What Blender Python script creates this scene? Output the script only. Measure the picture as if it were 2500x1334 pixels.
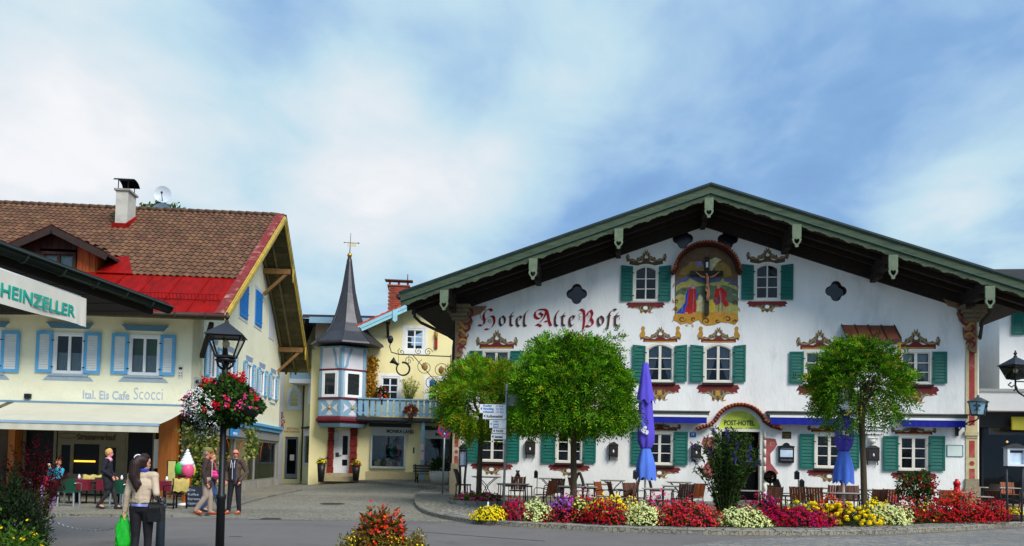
import bpy,bmesh,math,random
import numpy as np
from mathutils import Vector,Matrix
from mathutils.geometry import tessellate_polygon
from math import sin,cos,pi,radians,sqrt,atan2
random.seed(7)
rng=np.random.default_rng(7)
S=bpy.context.scene
for o in list(bpy.data.objects):
 bpy.data.objects.remove(o)
 # --------- camera
FPX,CX,CY=1944.0,1250.0,1053.0
PITCH,ROLL=math.atan(75/FPX),0.0215
EYE=Vector((0,0,1.6))
_R0,_U0,CF=Vector((1,0,0)),Vector((0,-sin(PITCH),cos(PITCH))),Vector((0,cos(PITCH),sin(PITCH)))
CR=cos(ROLL)*_R0+sin(ROLL)*_U0
CU=-sin(ROLL)*_R0+cos(ROLL)*_U0
cam_d=bpy.data.cameras.new('camera')
cam=bpy.data.objects.new('camera',cam_d)
S.collection.objects.link(cam)
M=Matrix((CR,CU,-CF)).transposed().to_4x4()
M.translation=EYE
cam.matrix_world=M
cam_d.sensor_width=36.0
cam_d.lens=FPX/2500*36
cam_d.shift_y=(CY-667)/2500
cam_d.clip_end=3000
S.camera=cam
S.render.resolution_x,S.render.resolution_y=1024,546
# --------- exposure, world, sun
S.view_settings.view_transform='Standard'
S.view_settings.look='None'
S.view_settings.exposure=0.3
S.view_settings.gamma=1
try:
 S.view_settings.use_curve_mapping= False
except Exception:
 pass
SUN_EL,SUN_AZ=radians(44),radians(142)
W=bpy.data.worlds.new('World')
S.world=W
W.use_nodes= True
def sky_world():
 nt=W.node_tree
 N,L=nt.nodes,nt.links
 N.clear()
 out=N.new('ShaderNodeOutputWorld')
 bg=N.new('ShaderNodeBackground')
 L.new(bg.outputs[0],out.inputs[0])
 bg.inputs[1].default_value=0.1
 sky=N.new('ShaderNodeTexSky')
 sky.sky_type='NISHITA'
 sky.sun_disc= False
 sky.sun_elevation=SUN_EL
 sky.sun_rotation=SUN_AZ
 sky.air_density=1.0
 sky.dust_density=1.0
 tc=N.new('ShaderNodeTexCoord')
 D=tc.outputs['Generated']
 def m(op,a,b= None,clamp= False):
  n=N.new('ShaderNodeMath');n.operation=op;n.use_clamp=clamp
  for i,v in enumerate((a,b)):
   if v is None:continue
   if isinstance(v,(int,float)):n.inputs[i].default_value=v
   else:L.new(v,n.inputs[i])
  return n.outputs[0]
 def vm(op,a,b):
  n=N.new('ShaderNodeVectorMath');n.operation=op
  for i,v in enumerate((a,b)):
   if isinstance(v,tuple):n.inputs[i].default_value=v
   else:L.new(v,n.inputs[i])
  return n
 sep=N.new('ShaderNodeSeparateXYZ');L.new(D,sep.inputs[0])
 z=m('ADD',m('MAXIMUM',sep.outputs[2],0.0),0.22)
 comb=N.new('ShaderNodeCombineXYZ')
 L.new(m('DIVIDE',sep.outputs[0],z),comb.inputs[0]);L.new(m('DIVIDE',sep.outputs[1],z),comb.inputs[1])
 comb.inputs[2].default_value=3.1
 mp=N.new('ShaderNodeMapping');L.new(comb.outputs[0],mp.inputs[0])
 mp.inputs['Rotation'].default_value=(0,0,0.5);mp.inputs['Scale'].default_value=(1.0,0.8,1)
 def noise(scale,detail,rough,w,src,dist=0.4):
  n=N.new('ShaderNodeTexNoise');n.noise_dimensions='4D'
  L.new(src,n.inputs['Vector']);n.inputs['W'].default_value=w
  n.inputs['Scale'].default_value=scale;n.inputs['Detail'].default_value=detail
  n.inputs['Roughness'].default_value=rough;n.inputs['Distortion'].default_value=dist
  return n.outputs['Fac']
 n1=noise(1.7,5,0.5,1.7,mp.outputs[0],.5)
 n2=noise(5.0,6,0.55,4.2,mp.outputs[0],0.4)
 field=m('ADD',m('MULTIPLY',m('SUBTRACT',n1,0.5),1.15),m('MULTIPLY',m('SUBTRACT',n2,0.5),0.6))
 for (px,py,r,wgt) in SKY_BLOBS:
  d=(CF+((px-CX)*CR+(CY-py)*CU)/FPX).normalized()
  dd=m('DIVIDE',vm('DISTANCE',D,tuple(d)).outputs['Value'],r)
  g=m('MULTIPLY',m('POWER',2.718,m('MULTIPLY',m('MULTIPLY',dd,dd),-1.0)),wgt)
  field=m('ADD',field,g)
 cloud=m('ADD',field,SKY_BASE)
 ramp=N.new('ShaderNodeValToRGB')
 cr=ramp.color_ramp
 while len(cr.elements)>1:cr.elements.remove(cr.elements[-1])
 cr.elements[0].position=SKY_RAMP[0][0];cr.elements[0].color=(*SKY_RAMP[0][1],1)
 for p,c in SKY_RAMP[1:]:
  e=cr.elements.new(p);e.color=(*c,1)
 L.new(cloud,ramp.inputs[0])
 mix=N.new('ShaderNodeMix');mix.data_type='RGBA'
 mr=N.new('ShaderNodeMapRange');L.new(cloud,mr.inputs[0])
 mr.inputs[1].default_value=0.0;mr.inputs[2].default_value=0.30
 mr.inputs[3].default_value=0.75;mr.inputs[4].default_value=1.0
 L.new(mr.outputs[0],mix.inputs['Factor'])
 L.new(sky.outputs[0],mix.inputs['A'])
 sc=vm('SCALE',ramp.outputs[0],(0,0,0));sc.inputs['Scale'].default_value=SKY_GAIN
 L.new(sc.outputs[0],mix.inputs['B'])
 L.new(mix.outputs['Result'],bg.inputs[0])
SKY_BLOBS=[(40,400,.18,.34),(350,430,.14,.18),(1020,480,.13,.46),(700,250,.2,.10),(150,80,.12,.12),(860,560,.12,.12),(1650,60,.20,.16),(2430,520,.10,.40),(600,250,.12,.06),(2200,560,.07,.22),(1130,200,.08,-.26),(1900,360,.20,-.26),(1500,430,.10,-.12),(1000,640,.08,-.14),(2350,230,.16,-.18),(760,640,.08,-.10),(640,60,.08,-.10),(900,60,.12,.10),(1400,200,.06,.12),(1800,130,.12,.1)]
SKY_BASE=0.345
SKY_RAMP=[(0.0,(.19,.36,.69)),(.22,(.26,.46,.77)),(.40,(.41,.61,.83)),(.54,(.53,.74,.87)),(.70,(.68,.81,.89)),(.84,(.79,.85,.91)),(1.0,(.93,.94,.97))]
SKY_GAIN=8.0
sky_world()
sun_d=bpy.data.lights.new('sun','SUN')
sun_d.energy=3.2
sun_d.angle=radians(30)
sun_d.color=(1.0,.96,.9)
sun=bpy.data.objects.new('sun',sun_d)
S.collection.objects.link(sun)
_sd=Vector((sin(SUN_AZ)*cos(SUN_EL),cos(SUN_AZ)*cos(SUN_EL),sin(SUN_EL)))
sun.rotation_euler=_sd.to_track_quat('Z','Y').to_euler()
sun.location=_sd*60
# --------- helpers
def ray(px,py):
 px,py=float(px),float(py)
 return CF+((px-CX)*CR+(CY-py)*CU)/FPX
def at_depth(px,py,Y):
 d=ray(px,py)
 return EYE+d*(Y/d.y)
def on_ground(px,py,z=0.0):
 d=ray(px,py)
 return EYE+d*((z-EYE.z)/d.z)
class Frame:
 """local frame of a building front: x along the front, y into the building, z up"""
 def __init__(s,ox,oy,ang,oz=0.0):
  s.o=Vector((ox,oy,oz));s.a=ang
  s.u=Vector((cos(ang),sin(ang),0));s.n=Vector((-sin(ang),cos(ang),0))
 def px(s,x,y,d=0.0):
  r=ray(x,y)
  t=((s.o+s.n*d-EYE).dot(s.n))/r.dot(s.n)
  p=EYE+r*t-s.o
  return p.dot(s.u),p.z
 def pxs(s,x,y,u):
  r=ray(x,y)
  t=((s.o+s.u*u-EYE).dot(s.u))/r.dot(s.u)
  p=EYE+r*t-s.o
  return p.dot(s.n),p.z
 def w(s,u,d,z):
  return s.o+s.u*u+s.n*d+Vector((0,0,z))
def lin(c):
 return tuple(((v/255)/12.92 if v<=10 else ((v/255+.055)/1.055)**2.4) for v in c)
MATS={}
def mat(name,col,rough=.65,var=.12,scale=4.0,bump=0.0,bscale=30.0,metal=0.0,spec=.35,island=0.0,hue=0.0,transl=0.0,emit=0.0,stretch= None,detail=4,dirt= None,dirt_scale=1.5,dirt_amt=.5,coat=0.0,sheen=0.0):
 if name in MATS:return MATS[name]
 m=bpy.data.materials.new(name);MATS[name]=m
 m.use_nodes= True
 nt=m.node_tree;N,L=nt.nodes,nt.links
 b=N['Principled BSDF']
 b.inputs['Roughness'].default_value=rough
 b.inputs['Metallic'].default_value=metal
 b.inputs['Specular IOR Level'].default_value=spec
 if coat:b.inputs['Coat Weight'].default_value=coat
 tc=N.new('ShaderNodeTexCoord')
 vec=tc.outputs['Object']
 if stretch:
  mp=N.new('ShaderNodeMapping');mp.inputs['Scale'].default_value=stretch
  L.new(vec,mp.inputs[0]);vec=mp.outputs[0]
 nz=N.new('ShaderNodeTexNoise');L.new(vec,nz.inputs['Vector'])
 nz.inputs['Scale'].default_value=scale;nz.inputs['Detail'].default_value=detail;nz.inputs['Roughness'].default_value=.6
 mr=N.new('ShaderNodeMapRange');L.new(nz.outputs['Fac'],mr.inputs[0])
 mr.inputs[1].default_value=.3;mr.inputs[2].default_value=.7
 mr.inputs[3].default_value=1-var;mr.inputs[4].default_value=1+var
 fac=mr.outputs[0]
 if island:
  g=N.new('ShaderNodeNewGeometry')
  oi=N.new('ShaderNodeObjectInfo');sm=N.new('ShaderNodeMath');sm.operation='ADD'
  L.new(g.outputs['Random Per Island'],sm.inputs[0]);L.new(oi.outputs['Random'],sm.inputs[1])
  fr=N.new('ShaderNodeMath');fr.operation='FRACT';L.new(sm.outputs[0],fr.inputs[0])
  mi=N.new('ShaderNodeMapRange');L.new(fr.outputs[0],mi.inputs[0])
  mi.inputs[3].default_value=1-island;mi.inputs[4].default_value=1+island
  mm=N.new('ShaderNodeMath');mm.operation='MULTIPLY'
  L.new(fac,mm.inputs[0]);L.new(mi.outputs[0],mm.inputs[1]);fac=mm.outputs[0]
 hs=N.new('ShaderNodeHueSaturation')
 hs.inputs['Color'].default_value=(*col,1)
 L.new(fac,hs.inputs['Value'])
 if hue:
  g2=N.new('ShaderNodeNewGeometry')
  mh=N.new('ShaderNodeMapRange');L.new(g2.outputs['Random Per Island'],mh.inputs[0])
  mh.inputs[3].default_value=.5-hue;mh.inputs[4].default_value=.5+hue
  L.new(mh.outputs[0],hs.inputs['Hue'])
 cout=hs.outputs[0]
 if dirt:
  nd=N.new('ShaderNodeTexNoise');L.new(vec,nd.inputs['Vector'])
  nd.inputs['Scale'].default_value=dirt_scale;nd.inputs['Detail'].default_value=7;nd.inputs['Roughness'].default_value=.7
  md=N.new('ShaderNodeMapRange');L.new(nd.outputs['Fac'],md.inputs[0])
  md.inputs[1].default_value=.52;md.inputs[2].default_value=.72;md.inputs[4].default_value=dirt_amt
  mx=N.new('ShaderNodeMix');mx.data_type='RGBA'
  L.new(md.outputs[0],mx.inputs['Factor']);L.new(cout,mx.inputs['A']);mx.inputs['B'].default_value=(*dirt,1)
  cout=mx.outputs['Result']
 L.new(cout,b.inputs['Base Color'])
 if bump:
  nb=N.new('ShaderNodeTexNoise');L.new(vec,nb.inputs['Vector'])
  nb.inputs['Scale'].default_value=bscale;nb.inputs['Detail'].default_value=5
  bp=N.new('ShaderNodeBump');bp.inputs['Strength'].default_value=bump;bp.inputs['Distance'].default_value=.02
  L.new(nb.outputs['Fac'],bp.inputs['Height']);L.new(bp.outputs[0],b.inputs['Normal'])
 if emit:
  L.new(cout,b.inputs['Emission Color']);b.inputs['Emission Strength'].default_value=emit
 if transl:
  tr=N.new('ShaderNodeBsdfTranslucent');L.new(cout,tr.inputs[0])
  ms=N.new('ShaderNodeMixShader');ms.inputs[0].default_value=transl
  L.new(b.outputs[0],ms.inputs[1]);L.new(tr.outputs[0],ms.inputs[2])
  L.new(ms.outputs[0],N['Material Output'].inputs[0])
 return m
def glass_mat(name,tint=(.7,.74,.74),base=.05):
 """a thin pane: mostly see-through, mirrors more at grazing angles"""
 if name in MATS:return MATS[name]
 m=bpy.data.materials.new(name);MATS[name]=m
 m.use_nodes= True
 nt=m.node_tree;N,L=nt.nodes,nt.links
 N.remove(N['Principled BSDF'])
 t=N.new('ShaderNodeBsdfTransparent');t.inputs[0].default_value=(*tint,1)
 g=N.new('ShaderNodeBsdfGlossy');g.inputs['Roughness'].default_value=.03
 nz=N.new('ShaderNodeTexNoise');nz.inputs['Scale'].default_value=2.5
 bp=N.new('ShaderNodeBump');bp.inputs['Strength'].default_value=.12;bp.inputs['Distance'].default_value=.05
 L.new(nz.outputs['Fac'],bp.inputs['Height']);L.new(bp.outputs[0],g.inputs['Normal'])
 f=N.new('ShaderNodeFresnel');f.inputs[0].default_value=1.5
 a=N.new('ShaderNodeMath');a.operation='ADD';a.inputs[1].default_value=base-.045;L.new(f.outputs[0],a.inputs[0])
 x=N.new('ShaderNodeMixShader')
 L.new(a.outputs[0],x.inputs[0]);L.new(t.outputs[0],x.inputs[1]);L.new(g.outputs[0],x.inputs[2])
 L.new(x.outputs[0],N['Material Output'].inputs[0])
 return m
class MB:
 """collects shapes, builds ONE mesh object"""
 def __init__(s):s.v=[];s.f=[];s.m=[];s.sm=[];s.mat=0;s.T= None
 def add(s,vs,fs,smooth= False):
  b=len(s.v)
  if s.T is not None:vs=[s.T@Vector(p) for p in vs]
  s.v.extend(tuple(p) for p in vs)
  for f in fs:
   s.f.append(tuple(i+b for i in f));s.m.append(s.mat);s.sm.append(smooth)
  return s
 def box(s,x0,x1,y0,y1,z0,z1):
  return s.add([(x0,y0,z0),(x1,y0,z0),(x1,y1,z0),(x0,y1,z0),(x0,y0,z1),(x1,y0,z1),(x1,y1,z1),(x0,y1,z1)],[(3,2,1,0),(4,5,6,7),(0,1,5,4),(1,2,6,5),(2,3,7,6),(3,0,4,7)])
 def bar(s,a,b,w,h,up=(0,0,1)):
  """a rectangular bar from a to b"""
  a,b=Vector(a),Vector(b);d=(b-a).normalized();u=Vector(up)
  if abs(d.dot(u))>.98:u=Vector((0,1,0))
  r=d.cross(u).normalized();u=r.cross(d)
  r*=w/2;u*=h/2
  return s.add([a-r-u,a+r-u,a+r+u,a-r+u,b-r-u,b+r-u,b+r+u,b-r+u],[(3,2,1,0),(4,5,6,7),(0,1,5,4),(1,2,6,5),(2,3,7,6),(3,0,4,7)])
 def poly(s,pts,holes=(),y0=0.0,y1= None):
  """flat polygon in the x-z plane at y0 facing -y, given depth to y1 when set"""
  loops=[list(pts)]+[list(h) for h in holes]
  flat=[p for l in loops for p in l]
  tris=tessellate_polygon([[Vector((p[0],p[1],0)) for p in l] for l in loops])
  n=len(flat)
  vs=[(p[0],y0,p[1]) for p in flat];fs=[]
  for t in tris:
   a,b,c=(flat[i] for i in t)
   ar=(b[0]-a[0])*(c[1]-a[1])-(c[0]-a[0])*(b[1]-a[1])
   if abs(ar)<1e-12:continue
   fs.append(tuple(t) if ar>0 else tuple(t)[::-1])
  if y1 is not None:
   vs+=[(p[0],y1,p[1]) for p in flat]
   fs+=[tuple(i+n for i in f)[::-1] for f in list(fs)]
   k=0
   for li,l in enumerate(loops):
    ar=sum(l[i][0]*l[(i+1)%len(l)][1]-l[(i+1)%len(l)][0]*l[i][1] for i in range(len(l)))
    ccw=(ar>0)==(li==0)
    for i in range(len(l)):
     a,b=k+i,k+(i+1)%len(l)
     fs.append((a,a+n,b+n,b) if ccw else (b,b+n,a+n,a))
    k+=len(l)
  return s.add(vs,fs)
 def tube(s,pts,r,n=8,close= False,caps= True,flat=1.0):
  pts=[Vector(p) for p in pts];k=len(pts)
  rs=r if isinstance(r,(list,tuple)) else [r]*k
  vs=[];fs=[];ref= None
  for i,p in enumerate(pts):
   d=(pts[(i+1)%k]-pts[i-1]) if close else (pts[min(i+1,k-1)]-pts[max(i-1,0)])
   if d.length<1e-9:d=Vector((0,0,1))
   d.normalize()
   if ref is None:
    ref=Vector((0,1,0)) if abs(d.y)<.9 else Vector((1,0,0))
   x=(ref-d*ref.dot(d)).normalized();y=d.cross(x);ref=x
   for j in range(n):
    t=2*pi*j/n
    vs.append(p+(x*cos(t)+y*sin(t)*flat)*rs[i])
  for i in range(k if close else k-1):
   for j in range(n):
    a,b=i*n+j,i*n+(j+1)%n
    c=((i+1)%k)*n
    fs.append((a,b,c+(j+1)%n,c+j))
  if caps and not close:
   fs.append(tuple(range(n))[::-1]);fs.append(tuple((k-1)*n+j for j in range(n)))
  return s.add(vs,fs,n>5)
 def lathe(s,prof,n=16,c=(0,0),sx=1.0,sy=1.0,caps= True,a0=0.0,smooth= True):
  """profile [(r, z)...] turned about the vertical through c"""
  vs=[];fs=[]
  for r,z in prof:
   for j in range(n):
    t=2*pi*j/n+a0
    vs.append((c[0]+r*cos(t)*sx,c[1]+r*sin(t)*sy,z))
  for i in range(len(prof)-1):
   for j in range(n):
    fs.append((i*n+j,i*n+(j+1)%n,(i+1)*n+(j+1)%n,(i+1)*n+j))
  if caps:
   fs.append(tuple(range(n))[::-1]);fs.append(tuple((len(prof)-1)*n+j for j in range(n)))
  return s.add(vs,fs,smooth)
 def ribbon(s,pts,w,y=0.0,taper= True):
  """flat painted stroke in the x-z plane"""
  P=[Vector((p[0],0,p[1])) for p in pts];k=len(P);vs=[]
  for i,p in enumerate(P):
   d=(P[min(i+1,k-1)]-P[max(i-1,0)]).normalized()
   nrm=Vector((-d.z,0,d.x))
   f=i/(k-1)
   ww=(w(f) if callable(w) else w*(sin(pi*min(max(f,.06),.94))**.6 if taper else 1))/2
   a,b=p+nrm*ww,p-nrm*ww
   vs+=[(a.x,y,a.z),(b.x,y,b.z)]
  return s.add(vs,[(2*i+1,2*i+3,2*i+2,2*i) for i in range(k-1)])
 def build(s,name,mats,parent= None,loc= None,rotz= None,kind= None,label= None,shade= None):
  me=bpy.data.meshes.new(name)
  me.from_pydata(s.v,[],s.f)
  for mm in (mats if isinstance(mats,(list,tuple)) else [mats]):me.materials.append(mm)
  me.polygons.foreach_set('material_index',s.m)
  me.polygons.foreach_set('use_smooth',s.sm)
  me.update()
  return obj(name,me,parent,loc,rotz,kind,label)
def obj(name,me,parent= None,loc= None,rotz= None,kind= None,label= None):
 o=bpy.data.objects.new(name,me)
 S.collection.objects.link(o)
 if parent is not None:o.parent=parent
 if loc is not None:o.location=loc
 if rotz is not None:o.rotation_euler=(0,0,rotz)
 if kind:o['kind']=kind
 if label:o['label']=label
 return o
def tag(o,label= None,cat= None,group= None,kind= None):
 for k,v in (('label',label),('category',cat),('group',group),('kind',kind)):
  if v:o[k]=v
 return o
def thing(name,label,cat,loc=(0,0,0),rotz=0.0,group= None):
 o=obj(name,None,None,loc,rotz)
 o.empty_display_size=.2
 return tag(o,label,cat,group)
def copy_tree(root,loc,rotz= None,label= None,group= None):
 r=root.copy();S.collection.objects.link(r);r.location=loc
 if rotz is not None:r.rotation_euler=(0,0,rotz)
 if label:r['label']=label
 if group:r['group']=group
 for ch in root.children:
  c=ch.copy();S.collection.objects.link(c);c.parent=r
  for g in ch.children:
   d=g.copy();S.collection.objects.link(d);d.parent=c
 return r
def fast_mesh(name,V,faces_n,mats,mi= None,smooth= False):
 """V (k, n, 3): k separate n-gons"""
 V=np.asarray(V,dtype=np.float32);k=V.shape[0]
 me=bpy.data.meshes.new(name)
 me.vertices.add(k*faces_n);me.vertices.foreach_set('co',V.reshape(-1))
 me.loops.add(k*faces_n);me.loops.foreach_set('vertex_index',np.arange(k*faces_n,dtype=np.int32))
 me.polygons.add(k);me.polygons.foreach_set('loop_start',np.arange(k,dtype=np.int32)*faces_n)
 me.polygons.foreach_set('loop_total',np.full(k,faces_n,dtype=np.int32))
 for mm in mats:me.materials.append(mm)
 if mi is not None:me.polygons.foreach_set('material_index',np.asarray(mi,dtype=np.int32))
 me.update(calc_edges= True)
 return me
def text(body,size,m,parent,x,z,y=0.0,width= None,name='lettering',align='LEFT',bold=0.0,xs=1.0,ext=.004,rot= None,spacing=1.0):
 cu=bpy.data.curves.new('txt','FONT');cu.body=body;cu.size=size;cu.align_x=align
 cu.extrude=ext;cu.offset=bold;cu.space_character=spacing;cu.resolution_u=3
 t=bpy.data.objects.new('txt',cu);S.collection.objects.link(t)
 dg=bpy.context.evaluated_depsgraph_get();dg.update()
 me=bpy.data.meshes.new_from_object(t.evaluated_get(dg))
 bpy.data.objects.remove(t);bpy.data.curves.remove(cu)
 n=len(me.vertices);co=np.empty(n*3,dtype=np.float32);me.vertices.foreach_get('co',co);co=co.reshape(-1,3)
 if width and n:
  xs=width/max(1e-6,co[:,0].max()-co[:,0].min())
  if align=='LEFT':co[:,0]-=co[:,0].min()
 co[:,0]*=xs
 new=np.stack([co[:,0],-co[:,2],co[:,1]],1)
 me.vertices.foreach_set('co',new.reshape(-1).astype(np.float32));me.update()
 me.materials.clear();me.materials.append(m)
 o=obj(name,me,parent,(x,y,z))
 if rot is not None:o.rotation_euler=(0,0,rot)
 return o
def arc(cx,cz,r,a0,a1,n=12,rz= None):
 rz=r if rz is None else rz
 return [(cx+r*cos(a0+(a1-a0)*i/n),cz+rz*sin(a0+(a1-a0)*i/n)) for i in range(n+1)]
def arch_pts(u0,u1,z0,z1,rise=0.0,n=8):
 """opening outline, counter-clockwise from the lower left, with a low arch on top"""
 pts=[(u0,z0),(u1,z0)]
 if rise<=0:return pts+[(u1,z1),(u0,z1)]
 c,h=(u0+u1)/2,(u1-u0)/2
 for i in range(n+1):
  t=1-2*i/n
  pts.append((c+h*t,z1-rise+rise*sqrt(max(0,1-t*t)) if rise>=h*.99 else z1-rise*t*t))
 return pts
def ground_h(x,y):
 a=min(max((y-24)/18,0),1);b=min(max((x+13)/6,0),1)
 return .38*a*b
 # --------- common materials
C= lambda *c:lin(c)
m_white=mat('white_plaster',C(240,238,233),.9,.06,.9,.5,9,dirt=C(186,186,184),dirt_scale=.7,dirt_amt=.55,stretch=(1.3,1,.45))
m_cream=mat('cream_plaster',C(243,239,208),.9,.06,.9,.6,8,dirt=C(212,204,166),dirt_scale=.6,dirt_amt=.4)
m_yellow=mat('yellow_plaster',C(240,227,170),.9,.04,.9,.3,14,dirt=C(205,190,130),dirt_scale=.6,dirt_amt=.35)
m_green=mat('shutter_green',C(10,98,86),.55,.14,3,.1,25,dirt=C(8,70,62),dirt_scale=2.5,dirt_amt=.5)
m_framew=mat('window_cream',C(226,220,206),.5,.06,5)
m_pvc=mat('window_white',C(235,237,238),.4,.04,5)
m_glass=glass_mat('pane_glass')
m_curtain=mat('curtain',C(205,212,226),.9,.16,14,stretch=(6,1,.3),transl=.3)
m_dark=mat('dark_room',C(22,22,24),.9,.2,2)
m_wood=mat('dark_eave_wood',C(42,34,29),.8,.3,6,.3,30,stretch=(1,.2,1))
m_barge=mat('verge_green',C(70,84,62),.8,.32,3,.3,30,stretch=(.5,1,3),dirt=C(34,46,42),dirt_scale=2.6,dirt_amt=.9)
m_pend=mat('pendant_green',C(108,122,98),.8,.18,6,.2,20,dirt=C(86,102,86),dirt_scale=4,dirt_amt=.6)
m_black=mat('black_iron',C(30,32,35),.45,.15,8,.1,40,metal=.3)
m_dgrey=mat('dark_grey_metal',C(58,60,63),.5,.12,6,.08,40,metal=.2)
m_tan=mat('paint_tan',C(158,138,102),.9,.22,9)
m_brown=mat('paint_umber',C(96,78,56),.9,.22,9)
m_red=mat('paint_oxblood',C(116,44,44),.9,.2,7)
m_gold=mat('paint_ochre',C(186,140,58),.9,.2,9)
m_capred=mat('letter_red',C(158,26,34),.9,.12,9)
m_capbrown=mat('letter_brown',C(88,48,46),.9,.16,9)
m_blue=mat('awning_blue',C(12,26,140),.8,.08,4)
m_lblue=mat('trim_blue',C(98,172,220),.55,.08,4)
m_steel=mat('galvanised_steel',C(128,134,140),.45,.12,9,metal=.5)
m_whitep=mat('sign_white',C(222,226,230),.5,.04,6)
m_ink=mat('sign_ink',C(40,42,48),.7,.05)
m_inkb=mat('sign_blue_ink',C(40,110,180),.7,.05)
m_stone=mat('kerb_granite',C(128,125,116),.85,.22,18,.6,40,island=.14,dirt=C(74,76,58),dirt_scale=3,dirt_amt=.7)
m_pave=mat('paving_stone',C(132,128,121),.85,.2,14,.5,40,island=.2,dirt=C(84,84,74),dirt_scale=2,dirt_amt=.5)
def cobble_mat(name,c1,c2,joint,scale,rough=.85,rnd=.75,stretch=(1,1,1),patch= None,bump=.7):
 m=bpy.data.materials.new(name);m.use_nodes= True
 nt=m.node_tree;N,L=nt.nodes,nt.links;b=N['Principled BSDF']
 b.inputs['Roughness'].default_value=rough;b.inputs['Specular IOR Level'].default_value=.3
 tc=N.new('ShaderNodeTexCoord');mp=N.new('ShaderNodeMapping');mp.inputs['Scale'].default_value=stretch
 L.new(tc.outputs['Object'],mp.inputs[0])
 v=N.new('ShaderNodeTexVoronoi');v.feature='F1';v.inputs['Scale'].default_value=scale;v.inputs['Randomness'].default_value=rnd
 e=N.new('ShaderNodeTexVoronoi');e.feature='DISTANCE_TO_EDGE';e.inputs['Scale'].default_value=scale;e.inputs['Randomness'].default_value=rnd
 L.new(mp.outputs[0],v.inputs['Vector']);L.new(mp.outputs[0],e.inputs['Vector'])
 sp=N.new('ShaderNodeSeparateColor');L.new(v.outputs['Color'],sp.inputs[0])
 mx=N.new('ShaderNodeMix');mx.data_type='RGBA'
 L.new(sp.outputs[0],mx.inputs['Factor']);mx.inputs['A'].default_value=(*c1,1);mx.inputs['B'].default_value=(*c2,1)
 col=mx.outputs['Result']
 nz=N.new('ShaderNodeTexNoise');nz.inputs['Scale'].default_value=.35;nz.inputs['Detail'].default_value=6
 L.new(tc.outputs['Object'],nz.inputs['Vector'])
 mr=N.new('ShaderNodeMapRange');L.new(nz.outputs['Fac'],mr.inputs[0]);mr.inputs[1].default_value=.35;mr.inputs[2].default_value=.65
 mr.inputs[3].default_value=.82;mr.inputs[4].default_value=1.15
 hs=N.new('ShaderNodeHueSaturation');L.new(col,hs.inputs['Color']);L.new(mr.outputs[0],hs.inputs['Value'])
 col=hs.outputs[0]
 if patch:
  n2=N.new('ShaderNodeTexNoise');n2.inputs['Scale'].default_value=patch[1];n2.inputs['Detail'].default_value=3
  L.new(mp.outputs[0],n2.inputs['Vector'])
  m2=N.new('ShaderNodeMapRange');L.new(n2.outputs['Fac'],m2.inputs[0]);m2.inputs[1].default_value=.45;m2.inputs[2].default_value=.62
  m2.inputs[4].default_value=.8
  x2=N.new('ShaderNodeMix');x2.data_type='RGBA';L.new(m2.outputs[0],x2.inputs['Factor']);L.new(col,x2.inputs['A'])
  x2.inputs['B'].default_value=(*patch[0],1);col=x2.outputs['Result']
 er=N.new('ShaderNodeMapRange');L.new(e.outputs['Distance'],er.inputs[0]);er.inputs[1].default_value=.02;er.inputs[2].default_value=.09
 mj=N.new('ShaderNodeMix');mj.data_type='RGBA';L.new(er.outputs[0],mj.inputs['Factor'])
 mj.inputs['A'].default_value=(*joint,1);L.new(col,mj.inputs['B'])
 L.new(mj.outputs['Result'],b.inputs['Base Color'])
 bp=N.new('ShaderNodeBump');bp.inputs['Strength'].default_value=bump;bp.inputs['Distance'].default_value=.02
 L.new(er.outputs[0],bp.inputs['Height']);L.new(bp.outputs[0],b.inputs['Normal'])
 return m
m_cob=cobble_mat('street_setts',C(128,124,112),C(150,144,128),C(96,92,80),8.5)
m_cobp=cobble_mat('pavement_setts',C(124,120,108),C(150,145,130),C(92,88,74),9.5,patch=(C(150,140,114),.5))
m_plaza=cobble_mat('plaza_blocks',C(122,120,116),C(150,143,130),C(96,92,84),5.2,rnd=.5,stretch=(1,1.1,1),patch=(C(112,116,122),2.3),bump=.4)
m_asph=mat('asphalt',C(116,111,107),.85,.10,1.2,.6,160,dirt=C(84,81,79),dirt_scale=.6,dirt_amt=.8,spec=.3)
m_soil=mat('soil',C(62,48,38),.95,.3,8,.8,30)
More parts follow.
